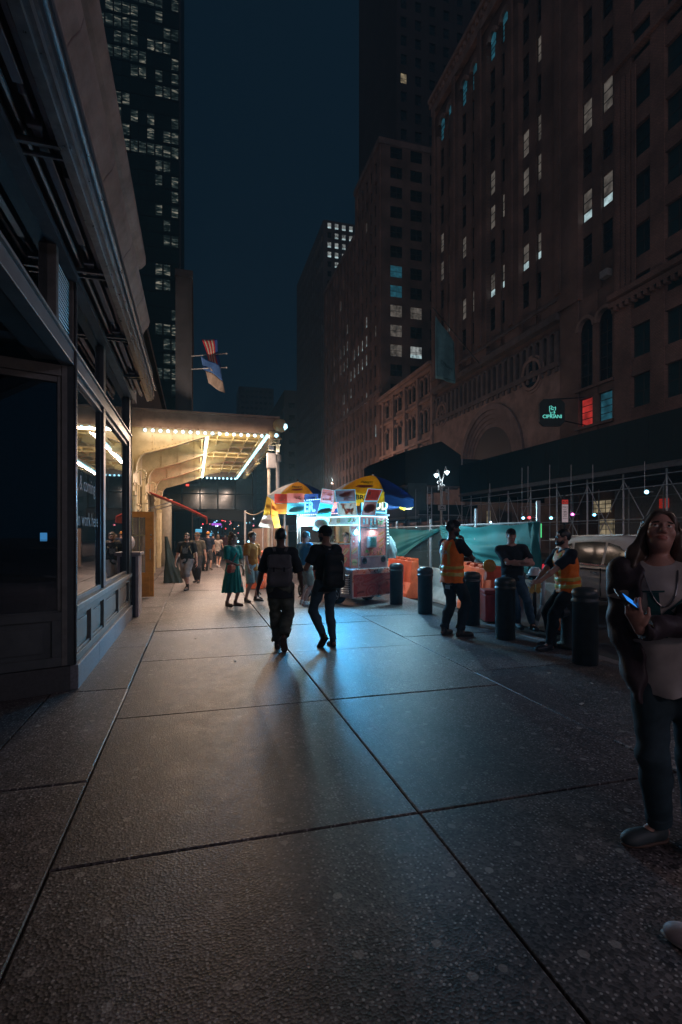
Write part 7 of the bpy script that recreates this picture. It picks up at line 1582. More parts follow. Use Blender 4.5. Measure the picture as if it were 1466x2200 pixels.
def raw(name, vs, fs, mats, parent, mi=None):
    me = bpy.data.meshes.new(name); me.vertices.add(len(vs)); me.vertices.foreach_set('co', np.asarray(vs, dtype=np.float32).ravel())
    me.loops.add(fs.size); me.loops.foreach_set('vertex_index', fs.astype(np.int32).ravel()); me.polygons.add(len(fs))
    me.polygons.foreach_set('loop_start', np.arange(0, fs.size, 4, dtype=np.int32)); me.polygons.foreach_set('loop_total', np.full(len(fs), 4, dtype=np.int32))
    for m in mats: me.materials.append(m)
    me.polygons.foreach_set('use_smooth', np.ones(len(fs), dtype=bool))
    if mi is not None: me.polygons.foreach_set('material_index', mi.astype(np.int32))
    me.update(calc_edges=True); me.validate(); o = bpy.data.objects.new(name, me); col.objects.link(o); o.parent = parent; WM[o.name] = wm(parent); return o
def rot(axis, a):
    axis = nrm(np.array(axis, float)); c, s = math.cos(a), math.sin(a); x, y, z = axis
    return np.array([[c+x*x*(1-c), x*y*(1-c)-z*s, x*z*(1-c)+y*s], [y*x*(1-c)+z*s, c+y*y*(1-c), y*z*(1-c)-x*s], [z*x*(1-c)-y*s, z*y*(1-c)+x*s, c+z*z*(1-c)]])
def ik(a, b, l1, l2, pole):
    d = b - a; L = np.linalg.norm(d); mx = (l1 + l2)*0.999
    if L > mx: b = a + d*mx/L; L = mx; d = b - a
    w = d/L; x = (l1*l1 - l2*l2 + L*L)/(2*L); y = math.sqrt(max(0, l1*l1 - x*x)); p = np.array(pole, float); p = p - w*(p @ w); return a + w*x + nrm(p)*y, b
SKIN = {}
def skin(name, c): return M('skin ' + name, c, 0.5, var=0.16, scale=14, bump=0.05, bscale=300, tint=(min(1, c[0]*1.1), c[1], c[2]))
def cloth(name, c, var=0.2, rough=0.85, scale=10): return M('cloth ' + name, c, rough, var=var, scale=scale, bump=0.12, bscale=240, spec=0.2)
class Person:
    def __init__(s, label, p, phi, H, sk, female=False, lean=(0, 0), twist=0.0, pel=(0, 0, 0), feet=None, hands=None, head=(0, 0, 0), res=0.008, build=1.0, group=None):
        s.t = thing('person', label, 'person', tuple(p), R(phi) - YAW, group); s.h = h = H/1.75; s.res = res; s.f = female; s.sk = sk; s.bw = build
        T = rot((0, 1, 0), lean[0]) @ rot((1, 0, 0), -lean[1]); s.T = T
        s.pel = V(pel[0], pel[1], 0.515*H + pel[2]*h); up = T @ V(0, 0, 1); Ts = T @ rot((0, 0, 1), twist); s.Ts = Ts; s.up = up
        s.waist = s.pel + up*0.13*h; s.chest = s.pel + up*0.33*h; s.nb = s.pel + up*0.515*h; s.sx = Ts @ V(1, 0, 0); s.sy = Ts @ V(0, 1, 0)
        shw = (0.165 if female else 0.188)*h*build; s.sh = {q: s.pel + up*0.475*h + s.sx*shw*q for q in (1, -1)}
        px_ = T @ V(1, 0, 0); s.hip = {q: s.pel + px_*0.088*h*q - up*0.02 for q in (1, -1)}; s.px = px_
        hands = hands or {}; feet = feet or {}; s.an, s.kn, s.wr, s.el, s.ff, s.hand = {}, {}, {}, {}, {}, {}
        for q in (1, -1):
            f = feet.get(q, {}); y = R(f.get('yaw', -8*q)); pi = R(f.get('pitch', 0)); fx, fy, fz = f.get('at', (0.10*q, 0, 0))
            F = rot((0, 0, 1), y) @ rot((1, 0, 0), pi); s.ff[q] = F
            a = V(fx*h, fy*h, fz*h) + F @ V(0, -0.055*h, 0.082*h); s.kn[q], s.an[q] = ik(s.hip[q], a, 0.245*H, 0.243*H, f.get('pole', tuple(rot((0, 0, 1), y) @ V(0, 1, 0.05))))
            g = hands.get(q, {}); w = g.get('at'); w = (V(*w)*h if w is not None else s.sh[q] + V(0.10*q, 0.02, -0.54)*h)
            s.el[q], s.wr[q] = ik(s.sh[q], w, 0.172*H, 0.150*H, g.get('pole', (0.25*q, -1, -0.1)))
            d = g.get('dir'); fd = nrm(V(*d)) if d else nrm(nrm(s.wr[q] - s.el[q]) + V(0, 0.15, -0.1)); pn = V(*g.get('palm', (-q, 0, 0))); pn = nrm(pn - fd*(pn @ fd)); s.hand[q] = (fd, pn, g.get('curl', 0.45))
        s.HF = rot((0, 0, 1), head[0]) @ rot((1, 0, 0), head[1]) @ rot((0, 1, 0), head[2]); s.hc = s.nb + up*0.055*h + s.HF @ V(0, 0.022, 0.125)*h
    def hd(s, x, y, z): return s.hc + s.HF @ V(x, y, z)*s.h
    def headprims(s):
        h = s.h; A = s.HF; E = lambda c, r, k=0.015, op='+': el(s.hd(*c), V(*r)*h, A, k, op)
        P = [E((0, -0.012, 0.028), (0.074, 0.094, 0.088)), E((0, 0.018, -0.03), (0.060, 0.068, 0.082), 0.03), E((0, 0.040, -0.078), (0.040, 0.042, 0.036), 0.03), E((0, 0.07, 0.018), (0.052, 0.022, 0.014), 0.02)]
        P += [rc(s.hd(0, 0.085, 0.008), s.hd(0, 0.108, -0.030), 0.009*h, 0.013*h, 0.012), E((0.012, 0.094, -0.034), (0.009, 0.011, 0.008), .008), E((-0.012, 0.094, -0.034), (0.009, 0.011, 0.008), .008)]
        for q in (1, -1):
            P += [E((0.031*q, 0.093, 0.004), (0.019, 0.013, 0.010), 0.014, '-'), E((0.030*q, 0.077, 0.001), (0.0135, 0.0125, 0.010), 0.003), E((0.040*q, 0.062, -0.028), (0.022, 0.022, 0.02), 0.02)]
            P += [E((0.076*q, -0.006, -0.006), (0.010, 0.020, 0.032), 0.008)]
        P += [E((0, 0.087, -0.060), (0.024, 0.011, 0.0065), 0.006), E((0, 0.085, -0.071), (0.020, 0.011, 0.007), 0.006)]
        return P
    def handprims(s, q):
        h = s.h; w = s.wr[q]; d, n, curl = s.hand[q]; side = np.cross(d, n)*(1 if q > 0 else -1); side = nrm(side)     # side points to the thumb
        th = s.thumbside.get(q) if hasattr(s, 'thumbside') else None
        P = [ec(w - d*0.01*h, w + d*0.085*h, (0.026*h, 0.019*h), (0.041*h, 0.014*h), side, False, 0.015)]
        for i, (o, L) in enumerate(((0.030, 0.074), (0.010, 0.083), (-0.011, 0.077), (-0.030, 0.060))):
            b = w + (d*0.088 + side*o)*h; c1 = curl*(0.7 + 0.12*i); d1 = rot(np.cross(n, d), -c1) @ d if False else nrm(d*math.cos(c1) + n*math.sin(c1)); d2 = nrm(d*math.cos(c1*2.1) + n*math.sin(c1*2.1))
            m = b + d1*L*0.52*h; e = m + d2*L*0.5*h; P += [rc(b, m, 0.0098*h, 0.0088*h, 0.004), rc(m, e, 0.0088*h, 0.007*h, 0.003)]
        b = w + (d*0.028 + side*0.028)*h; m = b + nrm(d*0.75 + side*0.6 + n*0.35)*0.042*h; e = m + nrm(d*0.9 + side*0.15 + n*0.45*(0.6 + curl))*0.034*h
        P += [rc(b, m, 0.013*h, 0.0105*h, 0.012), rc(m, e, 0.0105*h, 0.008*h, 0.003)]; return P
    def bodyprims(s):
        h = s.h; f = s.f; bw = s.bw; u = s.up; P = s.headprims()
        hw, ww, cw = ((0.165, 0.120, 0.138) if f else (0.155, 0.135, 0.158)); hw, ww, cw = hw*bw, ww*bw, cw*bw
        P += [rc(s.nb - u*0.03*h, s.hd(0, -0.02, -0.06), 0.055*h if not f else 0.047*h, 0.052*h if not f else 0.045*h, 0.03)]
        P += [ec(s.pel - u*0.05*h, s.waist, (hw*h, 0.108*h), (ww*h, 0.09*h), s.px, False, 0.04), ec(s.waist, s.chest + u*0.04*h, (ww*h, 0.09*h), (cw*h, 0.108*h), s.sx, False, 0.05)]
        P += [rc(s.sh[1] + u*0.005 - s.sx*0.03*h, s.sh[-1] + u*0.005 + s.sx*0.03*h, 0.052*h, 0.052*h, 0.05), rc(s.nb, s.sh[1], 0.045*h, 0.045*h, 0.04), rc(s.nb, s.sh[-1], 0.045*h, 0.045*h, 0.04)]
        if f:
            for q in (1, -1): P.append(el(s.chest + s.sx*0.065*q*h + s.sy*0.085*h - u*0.01*h, V(0.055, 0.045, 0.055)*h, None, 0.03))
        for q in (1, -1):
            t = 0.9 if f else 1.0
            P += [rc(s.sh[q], s.el[q], 0.050*h*t, 0.037*h*t, 0.03), rc(s.el[q], s.el[q]*0.65 + s.wr[q]*0.35, 0.036*h*t, 0.038*h*t, 0.02), rc(s.el[q]*0.65 + s.wr[q]*0.35, s.wr[q], 0.037*h*t, 0.024*h*t, 0.02)] + s.handprims(q)
            cb = -(s.ff[q] @ V(0, 1, 0))*0.018*h
            P += [rc(s.hip[q], s.kn[q], 0.078*h, 0.050*h, 0.03), rc(s.kn[q], s.kn[q]*0.65 + s.an[q]*0.35 + cb, 0.047*h, 0.050*h, 0.02), rc(s.kn[q]*0.65 + s.an[q]*0.35 + cb, s.an[q], 0.049*h, 0.032*h, 0.02)]
            F = s.ff[q]; P += [rc(s.an[q], s.an[q] + F @ V(0, 0.11, -0.045)*h, 0.034*h, 0.026*h, 0.02), rc(s.an[q] + F @ V(0, -0.03, -0.04)*h, s.an[q] + F @ V(0, 0.15, -0.055)*h, 0.028*h, 0.022*h, 0.02)]
        return P
    def body(s, paints=(), res=None):
        vs, fs = sdf_mesh(s.bodyprims(), res or s.res); mi = np.zeros(len(fs), int); c = vs[fs].mean(1); mats = [s.sk]
        lip = M('lips ' + s.sk.name, tuple(x*y for x, y in zip(s.sk.node_tree.nodes['Color Ramp'].color_ramp.elements[1].color[:3], (0.75, 0.45, 0.45))), 0.45, var=0.05); brow = M('brow hair', (0.02, 0.014, 0.01), 0.8, var=0); eye = M('eye white', (0.55, 0.53, 0.5), 0.2, var=0); iris = M('iris', (0.03, 0.022, 0.015), 0.1, var=0)
        mats += [lip, brow, eye, iris]
        def paint(cn, r, k): q = (c - s.hd(*cn)) @ s.HF/(V(*r)*s.h); mi[(q*q).sum(1) < 1] = k
        paint((0, 0.092, -0.0655), (0.024, 0.02, 0.0110), 1)
        for q in (1, -1):
            paint((0.032*q, 0.085, 0.023), (0.020, 0.02, 0.0055), 2); paint((0.030*q, 0.088, 0.001), (0.014, 0.012, 0.007), 3); paint((0.030*q + s.gaze[0] if hasattr(s, 'gaze') else 0.030*q, 0.090, 0.001 + (s.gaze[1] if hasattr(s, 'gaze') else 0)), (0.0062, 0.012, 0.0065), 4)
        s.paint = paint
        for a in paints: paint(*a[:2], a[2])
        return raw('body', vs, fs, mats, s.t, mi)
    def part(s, name, prims, mat, disp=None, res=None, parent=None):
        vs, fs = sdf_mesh(prims, res or s.res, disp); return raw(name, vs, fs, [mat] if not isinstance(mat, list) else mat, parent or s.t)
    def shirt(s, mat, sleeve=0.62, hem=-0.10, loose=1.0, flare=0.0, amp=0.004, name='shirt', neck=0.066, vneck=0.0, seed=1):
        h = s.h; u = s.up; f = s.f; bw = s.bw; L = 0.016*loose*h
        hw, ww, cw = ((0.165, 0.125, 0.145) if f else (0.160, 0.146, 0.165)); hw, ww, cw = hw*bw*h + L, ww*bw*h + L*1.3, cw*bw*h + L
        P = [ec(s.waist, s.chest + u*0.05*h, (ww, 0.10*h + L), (cw, 0.115*h + L), s.sx, False, 0.05), ec(s.pel + u*hem*h, s.waist, (hw + flare*h, 0.118*h + L + flare*h), (ww, 0.10*h + L), s.px, True, 0.035)]
        P += [rc(s.sh[1] - s.sx*0.03*h, s.sh[-1] + s.sx*0.03*h, 0.058*h + L*.4, 0.058*h + L*.4, 0.05), rc(s.nb - u*0.01*h, s.sh[1], 0.048*h + L*.3, 0.05*h + L*.3, 0.04), rc(s.nb - u*0.01*h, s.sh[-1], 0.048*h + L*.3, 0.05*h + L*.3, 0.04)]
        if f:
            for q in (1, -1): P.append(el(s.chest + s.sx*0.065*q*h + s.sy*0.088*h - u*0.01*h, V(0.062, 0.05, 0.06)*h, None, 0.04))
        for q in (1, -1):
            if sleeve > 0:
                if sleeve <= 1: e = s.sh[q] + (s.el[q] - s.sh[q])*sleeve; P.append(ec(s.sh[q], e, (0.062*h + L*.5, 0.062*h + L*.5), (0.054*h + L, 0.054*h + L), s.up if abs(nrm(e - s.sh[q]) @ s.up) < .9 else s.sy, True, 0.03)); P.append(el(s.sh[q], V(1, 1, 1)*(0.062*h + L*.4), None, 0.03))
                else:
                    P += [rc(s.sh[q], s.el[q], 0.060*h + L*.5, 0.052*h + L*.5, 0.03), ec(s.el[q], s.el[q] + (s.wr[q] - s.el[q])*(sleeve - 1), (0.050*h + L*.5, 0.050*h + L*.5), (0.036*h + L*.7, 0.036*h + L*.7), s.sx if abs(nrm(s.wr[q] - s.el[q]) @ s.sx) < .9 else s.up, True, 0.03), el(s.el[q], V(1, 1, 1)*(0.052*h + L*.5), None, .02)]
        P.append(el(s.nb + u*0.055*h + s.sy*(0.012 + vneck)*h, V(neck, neck + vneck, 0.075 + vneck*1.5)*h, None, 0.012, '-'))
        return s.part(name, P, mat, folds(amp*h, seed))
    def trousers(s, mat, end=0.93, loose=1.0, amp=0.004, name='trousers', seed=2, flare=0.0, cuff=0.0):
        """end: 0.5 just above the knee, 0.55 below it, 1 at the ankle"""
        h = s.h; L = 0.012*loose*h; P = [el(s.pel - s.up*0.02*h, V(0.158*s.bw*h + L if not s.f else 0.168*s.bw*h + L, 0.115*h + L, 0.125*h), None, 0.05)]
        for q in (1, -1):
            P.append(rc(s.hip[q], s.hip[q]*0.5 + s.kn[q]*0.5, 0.090*h + L, 0.075*h + L, 0.04)); mid = s.hip[q]*0.5 + s.kn[q]*0.5
            if end <= 0.5: e = s.hip[q] + (s.kn[q] - s.hip[q])*end*2; P.append(ec(s.hip[q]*.7 + s.kn[q]*.3, e, (0.085*h + L,)*2, (0.068*h + L + flare*h,)*2, s.px, True, 0.03))
            else:
                e = s.kn[q] + (s.an[q] - s.kn[q])*(end - 0.5)*2; P += [rc(mid, s.kn[q], 0.075*h + L, 0.058*h + L, 0.03)]
                cb = -(s.ff[q] @ V(0, 1, 0))*0.016*h; P.append(ec(s.kn[q], e, (0.058*h + L,)*2, (0.046*h + L + flare*h,)*2, s.px, True, 0.03))
                if end > .8: P += [rc(s.kn[q], s.kn[q]*0.65 + s.an[q]*0.35 + cb, 0.056*h + L, 0.056*h + L, .03), rc(s.kn[q]*0.65 + s.an[q]*0.35 + cb, s.kn[q]*.3 + e*.7, 0.056*h + L, 0.045*h + L, .03)]
                if cuff: P.append(ec(e - nrm(e - s.kn[q])*cuff*h, e, (0.052*h + L + flare*h,)*2, (0.052*h + L + flare*h,)*2, s.px, True, 0.008))
        return s.part(name, P, mat, folds(amp*h, seed, 0.9))
    def shoes(s, mat, sole, boot=0.0, amp=0.0):
        h = s.h
        for q in (1, -1):
            F = s.ff[q]; o = s.an[q] - F @ V(0, -0.055, 0.082)*h; g = lambda x, y, z: o + F @ V(x, y, z)*h
            P = [el(g(0, -0.05, 0.045), V(0.042, 0.055, 0.05)*h, F, 0.02), el(g(0, 0.05, 0.035), V(0.046, 0.10, 0.042)*h, F, 0.03), el(g(0, 0.115, 0.028), V(0.045, 0.055, 0.03)*h, F, 0.03), rc(g(0, -0.045, 0.06), g(0, -0.05, 0.105 + boot), 0.043*h, 0.044*h, 0.02), bx(g(0, 0.03, -0.03), V(0.09, 0.3, 0.032)*h, F, 0.002, 0.004, '-'), el(g(0, -0.05, 0.135 + boot), V(0.035, 0.04, 0.02)*h, F, 0.004, '-')]
            sh_ = s.part('shoe', P, mat); s.part('sole', [el(g(0, -0.055, 0.012), V(0.044, 0.052, 0.03)*h, F, 0.02), el(g(0, 0.06, 0.012), V(0.050, 0.115, 0.03)*h, F, 0.03), bx(g(0, 0.03, 0.051), V(0.09, 0.3, 0.034)*h, F, 0.002, 0.003, '-'), bx(g(0, 0.03, -0.036), V(0.09, 0.3, 0.036)*h, F, 0.002, 0.003, '-')], sole, parent=sh_)
    def hair(s, mat, kind='short', amp=0.003, seed=1):
        h = s.h; A = s.HF; E = lambda c, r, k=0.015, op='+': el(s.hd(*c), V(*r)*h, A, k, op)
        if kind == 'short': P = [E((0, -0.016, 0.034), (0.083, 0.102, 0.096)), E((0, 0.085, -0.03), (0.075, 0.075, 0.088), .012, '-'), E((0, 0.02, -0.10), (0.12, 0.13, 0.085), .02, '-')]
        elif kind == 'curly': P = [E((0, -0.016, 0.040), (0.094, 0.112, 0.105)), E((0, 0.09, -0.03), (0.075, 0.078, 0.085), .012, '-'), E((0, 0.02, -0.10), (0.12, 0.13, 0.09), .02, '-')]
        elif kind == 'bun': P = [E((0, -0.02, 0.032), (0.088, 0.108, 0.098)), E((0, 0.088, -0.03), (0.07, 0.078, 0.088), .012, '-'), E((0.01, -0.05, 0.135), (0.045, 0.045, 0.035), .02), E((0, -0.085, -0.06), (0.075, 0.045, 0.10), .03), E((0.055, -0.05, -0.09), (0.03, 0.04, 0.06), .02), E((-0.055, -0.05, -0.09), (0.03, 0.04, 0.06), .02)]
        elif kind == 'long':
            P = [E((0, -0.02, 0.032), (0.090, 0.106, 0.097)), E((0, 0.100, -0.030), (0.072, 0.086, 0.118), .012, '-')]
            P += [E((0, -0.09, -0.10), (0.10, 0.05, 0.14), .04)]
            for q in (1, -1): P += [rc(s.hd(0.083*q, -0.005, -0.01), s.hd(0.105*q, -0.02, -0.13), 0.026*h, 0.035*h, 0.03), rc(s.hd(0.105*q, -0.02, -0.13), s.hd(0.115*q, -0.015, -0.20), 0.035*h, 0.022*h, 0.03), rc(s.hd(0.07*q, -0.06, 0.0), s.hd(0.10*q, -0.07, -0.2), 0.035*h, 0.04*h, 0.03)]
        elif kind == 'beard': P = [E((0, 0.045, -0.080), (0.053, 0.052, 0.046)), E((0.045, 0.02, -0.05), (0.022, 0.04, 0.04), .02), E((-0.045, 0.02, -0.05), (0.022, 0.04, 0.04), .02), E((0, 0.085, -0.05), (0.028, 0.02, 0.008), .01), E((0, 0.10, -0.066), (0.018, 0.02, 0.009), .006, '-'), E((0, 0.0, -0.145), (0.1, 0.1, 0.03), .01, '-')]
        return s.part('hair' if kind != 'beard' else 'beard', P, mat, strands(amp*h, seed) if kind != 'curly' and kind != 'bun' else folds(amp*1.6, seed, 3.0))
    def cap(s, mat, brim=True, beanie=False, yaw=0.0, name='cap'):
        h = s.h; A = s.HF @ rot((0, 0, 1), yaw); E = lambda c, r, k=0.015, op='+': el(s.hc + A @ V(*c)*h, V(*r)*h, A, k, op)
        P = [E((0, -0.014, 0.038), (0.086, 0.106, 0.098)), bx(s.hc + A @ V(0, 0, -0.10)*h, V(0.2, 0.2, (0.14 if not beanie else 0.115))*h, A, 0.01, 0.006, '-')]
        if brim: P += [ec(s.hc + A @ V(0, 0.06, 0.050)*h, s.hc + A @ V(0, 0.155, 0.036)*h, (0.078*h, 0.006*h), (0.055*h, 0.005*h), A @ V(1, 0, 0), False, 0.012)]
        return s.part(name, P, mat, folds(0.0015, 3, 1.5) if beanie else None)
    def glasses(s, dark_=False):
        h = s.h; q = MB(); g = lambda x, y, z: Vector(s.hd(x, y, z)); m = M('black frames', (0.012, 0.012, 0.013), 0.3, var=0)
        for e in (1, -1):
            c = [g(0.031*e + 0.024*math.cos(a)*1.0, 0.098 - 0.006*abs(math.cos(a)), 0.002 + 0.018*math.sin(a)) for a in np.linspace(0, 2*math.pi, 13)[:-1]]
            if dark_: q.add(c, [tuple(range(12))])
            for i in range(12): q.tube(c[i], c[(i+1) % 12], 0.0022, 5)
            q.tube(g(0.055*e, 0.09, 0.006), g(0.078*e, 0.0, 0.006), 0.0022, 5)
        q.tube(g(-0.008, 0.10, 0.006), g(0.008, 0.10, 0.006), 0.002, 5); return q.build('glasses', m, s.t, local=True)
    def w(s, p): return wm(s.t) @ Vector(p)
dk = M('shoe black', (0.015, 0.015, 0.017), 0.5, var=0.2); wsole = M('pale sole', (0.42, 0.40, 0.38), 0.6, var=0.2); dsole = M('dark sole', (0.03, 0.03, 0.03), 0.8, var=0.2); wshoe = M('white trainer', (0.55, 0.56, 0.58), 0.5, var=0.12)
hairb = M('black hair', (0.010, 0.009, 0.009), 0.45, var=0.3, scale=40); hairbr = M('brown hair', (0.075, 0.042, 0.025), 0.5, var=0.45, scale=30); hairg = M('greying hair', (0.10, 0.085, 0.075), 0.6, var=0.5, scale=40)
sk_d = skin('deep', (0.10, 0.052, 0.034)); sk_m = skin('brown', (0.22, 0.115, 0.075)); sk_l = skin('light', (0.42, 0.25, 0.19)); sk_p = skin('pink', (0.45, 0.26, 0.21))
def backpack(P, name, lab, mat, w_, hgt, dp, zoff, extra=None, xo=0.0, rd=0.06, seed=3):
    h = P.h; u = P.up; A = np.stack([P.sx, P.sy, np.cross(P.sx, P.sy)], 1); c = P.chest - P.sy*(0.125 + dp/2)*h + u*zoff*h + P.sx*xo*h
    t = thing(name, lab, 'backpack', tuple(P.w(c)), 0); t.rotation_euler = (0, 0, P.t.rotation_euler.z); WM[t.name] = Matrix.Translation(P.w(c)) @ Matrix.Rotation(P.t.rotation_euler.z, 4, 'Z')
    Q = Person.__new__(Person); Q.t = t; Q.res = P.res; Q.h = h; g = lambda x, y, z: A @ V(x, y, z)*h
    Q.part('bag', [bx(g(0, 0, -0.02), V(w_/2, dp/2, hgt/2)*h, A, rd*h, 0.03), bx(g(0, -0.02, -hgt*0.22), V(w_/2*1.06, dp/2, hgt*0.28)*h, A, rd*h, 0.04)], mat, folds(0.006, seed))
    if extra == 'flap': Q.part('flap', [bx(g(0, -0.03, hgt*0.27), V(w_/2*1.02, dp/2*1.05, hgt*0.24)*h, A, 0.035*h, 0.02)], mat, folds(0.004, seed + 2)); q = MB(); [q.box(Vector(g(x - .012, -dp/2 - .055, -hgt*.05)), Vector(g(x + .012, -dp/2 - .062, hgt*.1))) for x in (-.07, .07)]; q.build('buckle_strap', dark, t, local=True)
    if extra == 'stripe': q = MB(); q.path([Vector(g(w_*0.32, -dp/2 - 0.035, -0.15)), Vector(g(w_*0.36, -dp/2 - .028, 0.02)), Vector(g(w_*0.30, -dp/2 - .02, 0.10)), Vector(g(w_*.22, -dp/2 - .02, 0.12))], 0.007, 6); q.build('reflective_stripe', M('reflective strip', (0.42, 0.45, 0.42), 0.4), t, local=True)
    for e in (1, -1):
        q = MB(); pts = [P.chest + P.sx*0.075*e*h - P.sy*0.13*h + u*0.16*h, P.nb + P.sx*0.09*e*h - P.sy*0.06*h + u*0.02*h, P.nb + P.sx*0.10*e*h + P.sy*0.03*h + u*0.015*h, P.chest + P.sx*0.115*e*h + P.sy*0.128*h + u*0.05*h, P.waist + P.sx*0.16*e*h + P.sy*0.05*h + u*0.05*h]
        for a, b in zip(pts[:-1], pts[1:]): q.bar(P.w(a), P.w(b), 0.04*h, 0.014*h)
        q.build('strap', mat, t)
    return t
def men_from_behind():
    # left walker: baggy black tee, cargo trousers, grey flap backpack
    p = gp(603, 1394); P = Person('man walking away in baggy black tee and camouflage cargo trousers', p, 3, 1.67, sk_d, lean=(0, 0.02), feet={-1: {'at': (-0.05, 0.10, 0), 'yaw': 6}, 1: {'at': (0.06, -0.28, 0.13), 'pitch': -62, 'yaw': -4, 'pole': (0.1, 1, 0.2)}},
        hands={-1: {'at': (-0.33, 0.06, 0.84), 'pole': (-0.4, -1, 0), 'palm': (1, 0, 0), 'dir': (0.1, 0.1, -1), 'curl': 0.6}, 1: {'at': (0.30, 0.14, 0.86), 'pole': (.4, -1, 0), 'dir': (0, 0.2, -1), 'curl': 0.5}}, head=(0.05, 0.06, 0), build=0.93)
    P.body(); P.shirt(cloth('black tee', (0.030, 0.033, 0.038)), 0.98, -0.17, 1.15, 0.02, 0.006); P.trousers(M('cloth camouflage', (0.11, 0.118, 0.095), 0.85, var=0.6, scale=9, spec=.2), 0.97, 2.1, 0.007, cuff=0.05); P.shoes(dk, M('brown sole', (0.10, 0.06, 0.045), 0.8)); P.hair(hairb, 'short')
    backpack(P, 'backpack', 'grey canvas flap backpack on the man in the baggy black tee', M('cloth grey canvas', (0.11, 0.105, 0.112), 0.85, var=0.3, scale=12, bump=.15, bscale=200), 0.32, 0.42, 0.13, -0.10, 'flap')
    # right walker: cap, slim jeans, black backpack, forearm forward with a cup
    p = gp(700, 1386); P = Person('man walking away in black shirt, cap and slim dark jeans', p, 31, 1.71, sk_m, lean=(0.0, -0.03), feet={1: {'at': (0.05, -0.10, 0.0), 'yaw': -14, 'pitch': -6}, -1: {'at': (-0.11, -0.16, 0.075), 'pitch': -50, 'yaw': 12, 'pole': (-0.12, 1, 0.1)}},
        hands={-1: {'at': (-0.24, 0.30, 1.06), 'pole': (-0.6, -1, -0.6), 'dir': (0.05, 1, 0.25), 'palm': (0.7, 0, 0.5), 'curl': 0.75}, 1: {'at': (0.22, 0.24, 0.98), 'pole': (.5, -1, -.4), 'dir': (-.2, 1, .1), 'curl': .6}}, head=(0.40, -0.05, 0), build=0.94)
    P.body(); P.shirt(cloth('black shirt', (0.018, 0.021, 0.026)), 0.72, -0.12, 0.8, 0.0, 0.004, seed=4); P.trousers(cloth('dark denim', (0.05, 0.085, 0.115)), 0.985, 0.35, 0.004, seed=5); P.shoes(dk, dsole); P.hair(hairb, 'short'); P.hair(hairb, 'beard'); P.cap(cloth('cap black', (0.013, 0.015, 0.018)), True, True)
    q = MB(); q.text('Z', 0.05, lambda x, y: P.w(P.nb - P.sy*0.098*P.h - P.up*0.045 + P.sx*x + P.up*y), 0.002); q.build('shirt_letter', M('grey letter', (0.35, 0.36, 0.36), 0.6, var=0), P.t)
    backpack(P, 'backpack', 'slim black backpack with a pale curved stripe on the man in the cap', cloth('black nylon', (0.016, 0.019, 0.022), rough=0.6), 0.30, 0.50, 0.14, -0.12, 'stripe', 0.02)
    w_ = P.w(P.wr[-1] + P.hand[-1][0]*0.11 + P.hand[-1][1]*0.02); t = thing('drink_cup', 'small lidded cup in the hand of the man in the cap', 'cup', w_); q = MB(); q.lathe(w_, [(0.028, -0.06), (0.036, 0.04), (0.038, 0.045), (0.036, 0.055), (0.0, 0.058)], 14); q.build('cup', M('cup paper', (0.4, 0.45, 0.5), 0.5), t, smooth=True)
men_from_behind()
def at_the_cart():
    p = gp(655, 1301); P = Person('man in blue shirt and khaki shorts waiting at the cart window', p, -50, 1.66, sk_p, feet={-1: {'at': (-0.14, 0.06, 0), 'yaw': 5}, 1: {'at': (0.13, -0.04, 0), 'yaw': -15}}, hands={1: {'at': (0.12, 0.33, 1.08), 'pole': (.6, -1, -.5), 'dir': (-.3, 1, .15), 'palm': (-.2, 0, 1), 'curl': .5}, -1: {'at': (-0.08, 0.34, 1.04), 'pole': (-.6, -1, -.5), 'dir': (.3, 1, .1), 'palm': (.2, 0, 1), 'curl': .5}}, head=(-0.15, -0.12, 0), build=1.08)
    P.body(); P.shirt(M('cloth blue shirt', (0.05, 0.20, 0.36), 0.8, var=0.15, spec=.2), 0.85, -0.12, 1.2, 0.0, 0.004); P.trousers(cloth('khaki', (0.30, 0.27, 0.21)), 0.48, 1.8, 0.005, 'shorts', flare=0.012); P.shoes(wshoe, wsole); P.hair(hairg, 'short')
    w_ = P.w((P.wr[1] + P.wr[-1])/2 + V(0, 0.09, 0.03)); t = thing('food_tray', 'pale paper food tray held by the man in the blue shirt', 'food tray', w_); q = MB(); q.box(w_ - Vector((.08, .06, .005)), w_ + Vector((.08, .06, .012))); q.box(w_ + Vector((-.08, -.06, .012)), w_ + Vector((-.072, .06, .035))); q.box(w_ + Vector((.072, -.06, .012)), w_ + Vector((.08, .06, .035))); q.build('tray', M('paper tray', (.5, .55, .6), .6), t)
    p = cp_(1.0, 1.75, 0); P = Person('vendor in blue jeans mostly hidden behind the food cart', p, 150, 1.70, sk_m, res=0.012, hands={1: {'at': (0.2, 0.25, 1.0)}, -1: {'at': (-0.2, 0.25, 1.0)}}); P.body(); P.shirt(cloth('dark apron', (0.03, 0.04, 0.06)), 0.9, -.1, 1, 0, .004); P.trousers(cloth('vendor jeans', (0.04, 0.09, 0.14)), .97, 1.0); P.shoes(M('blue trainers', (0.12, 0.3, 0.4), .5), wsole); P.hair(hairb, 'short')
at_the_cart()
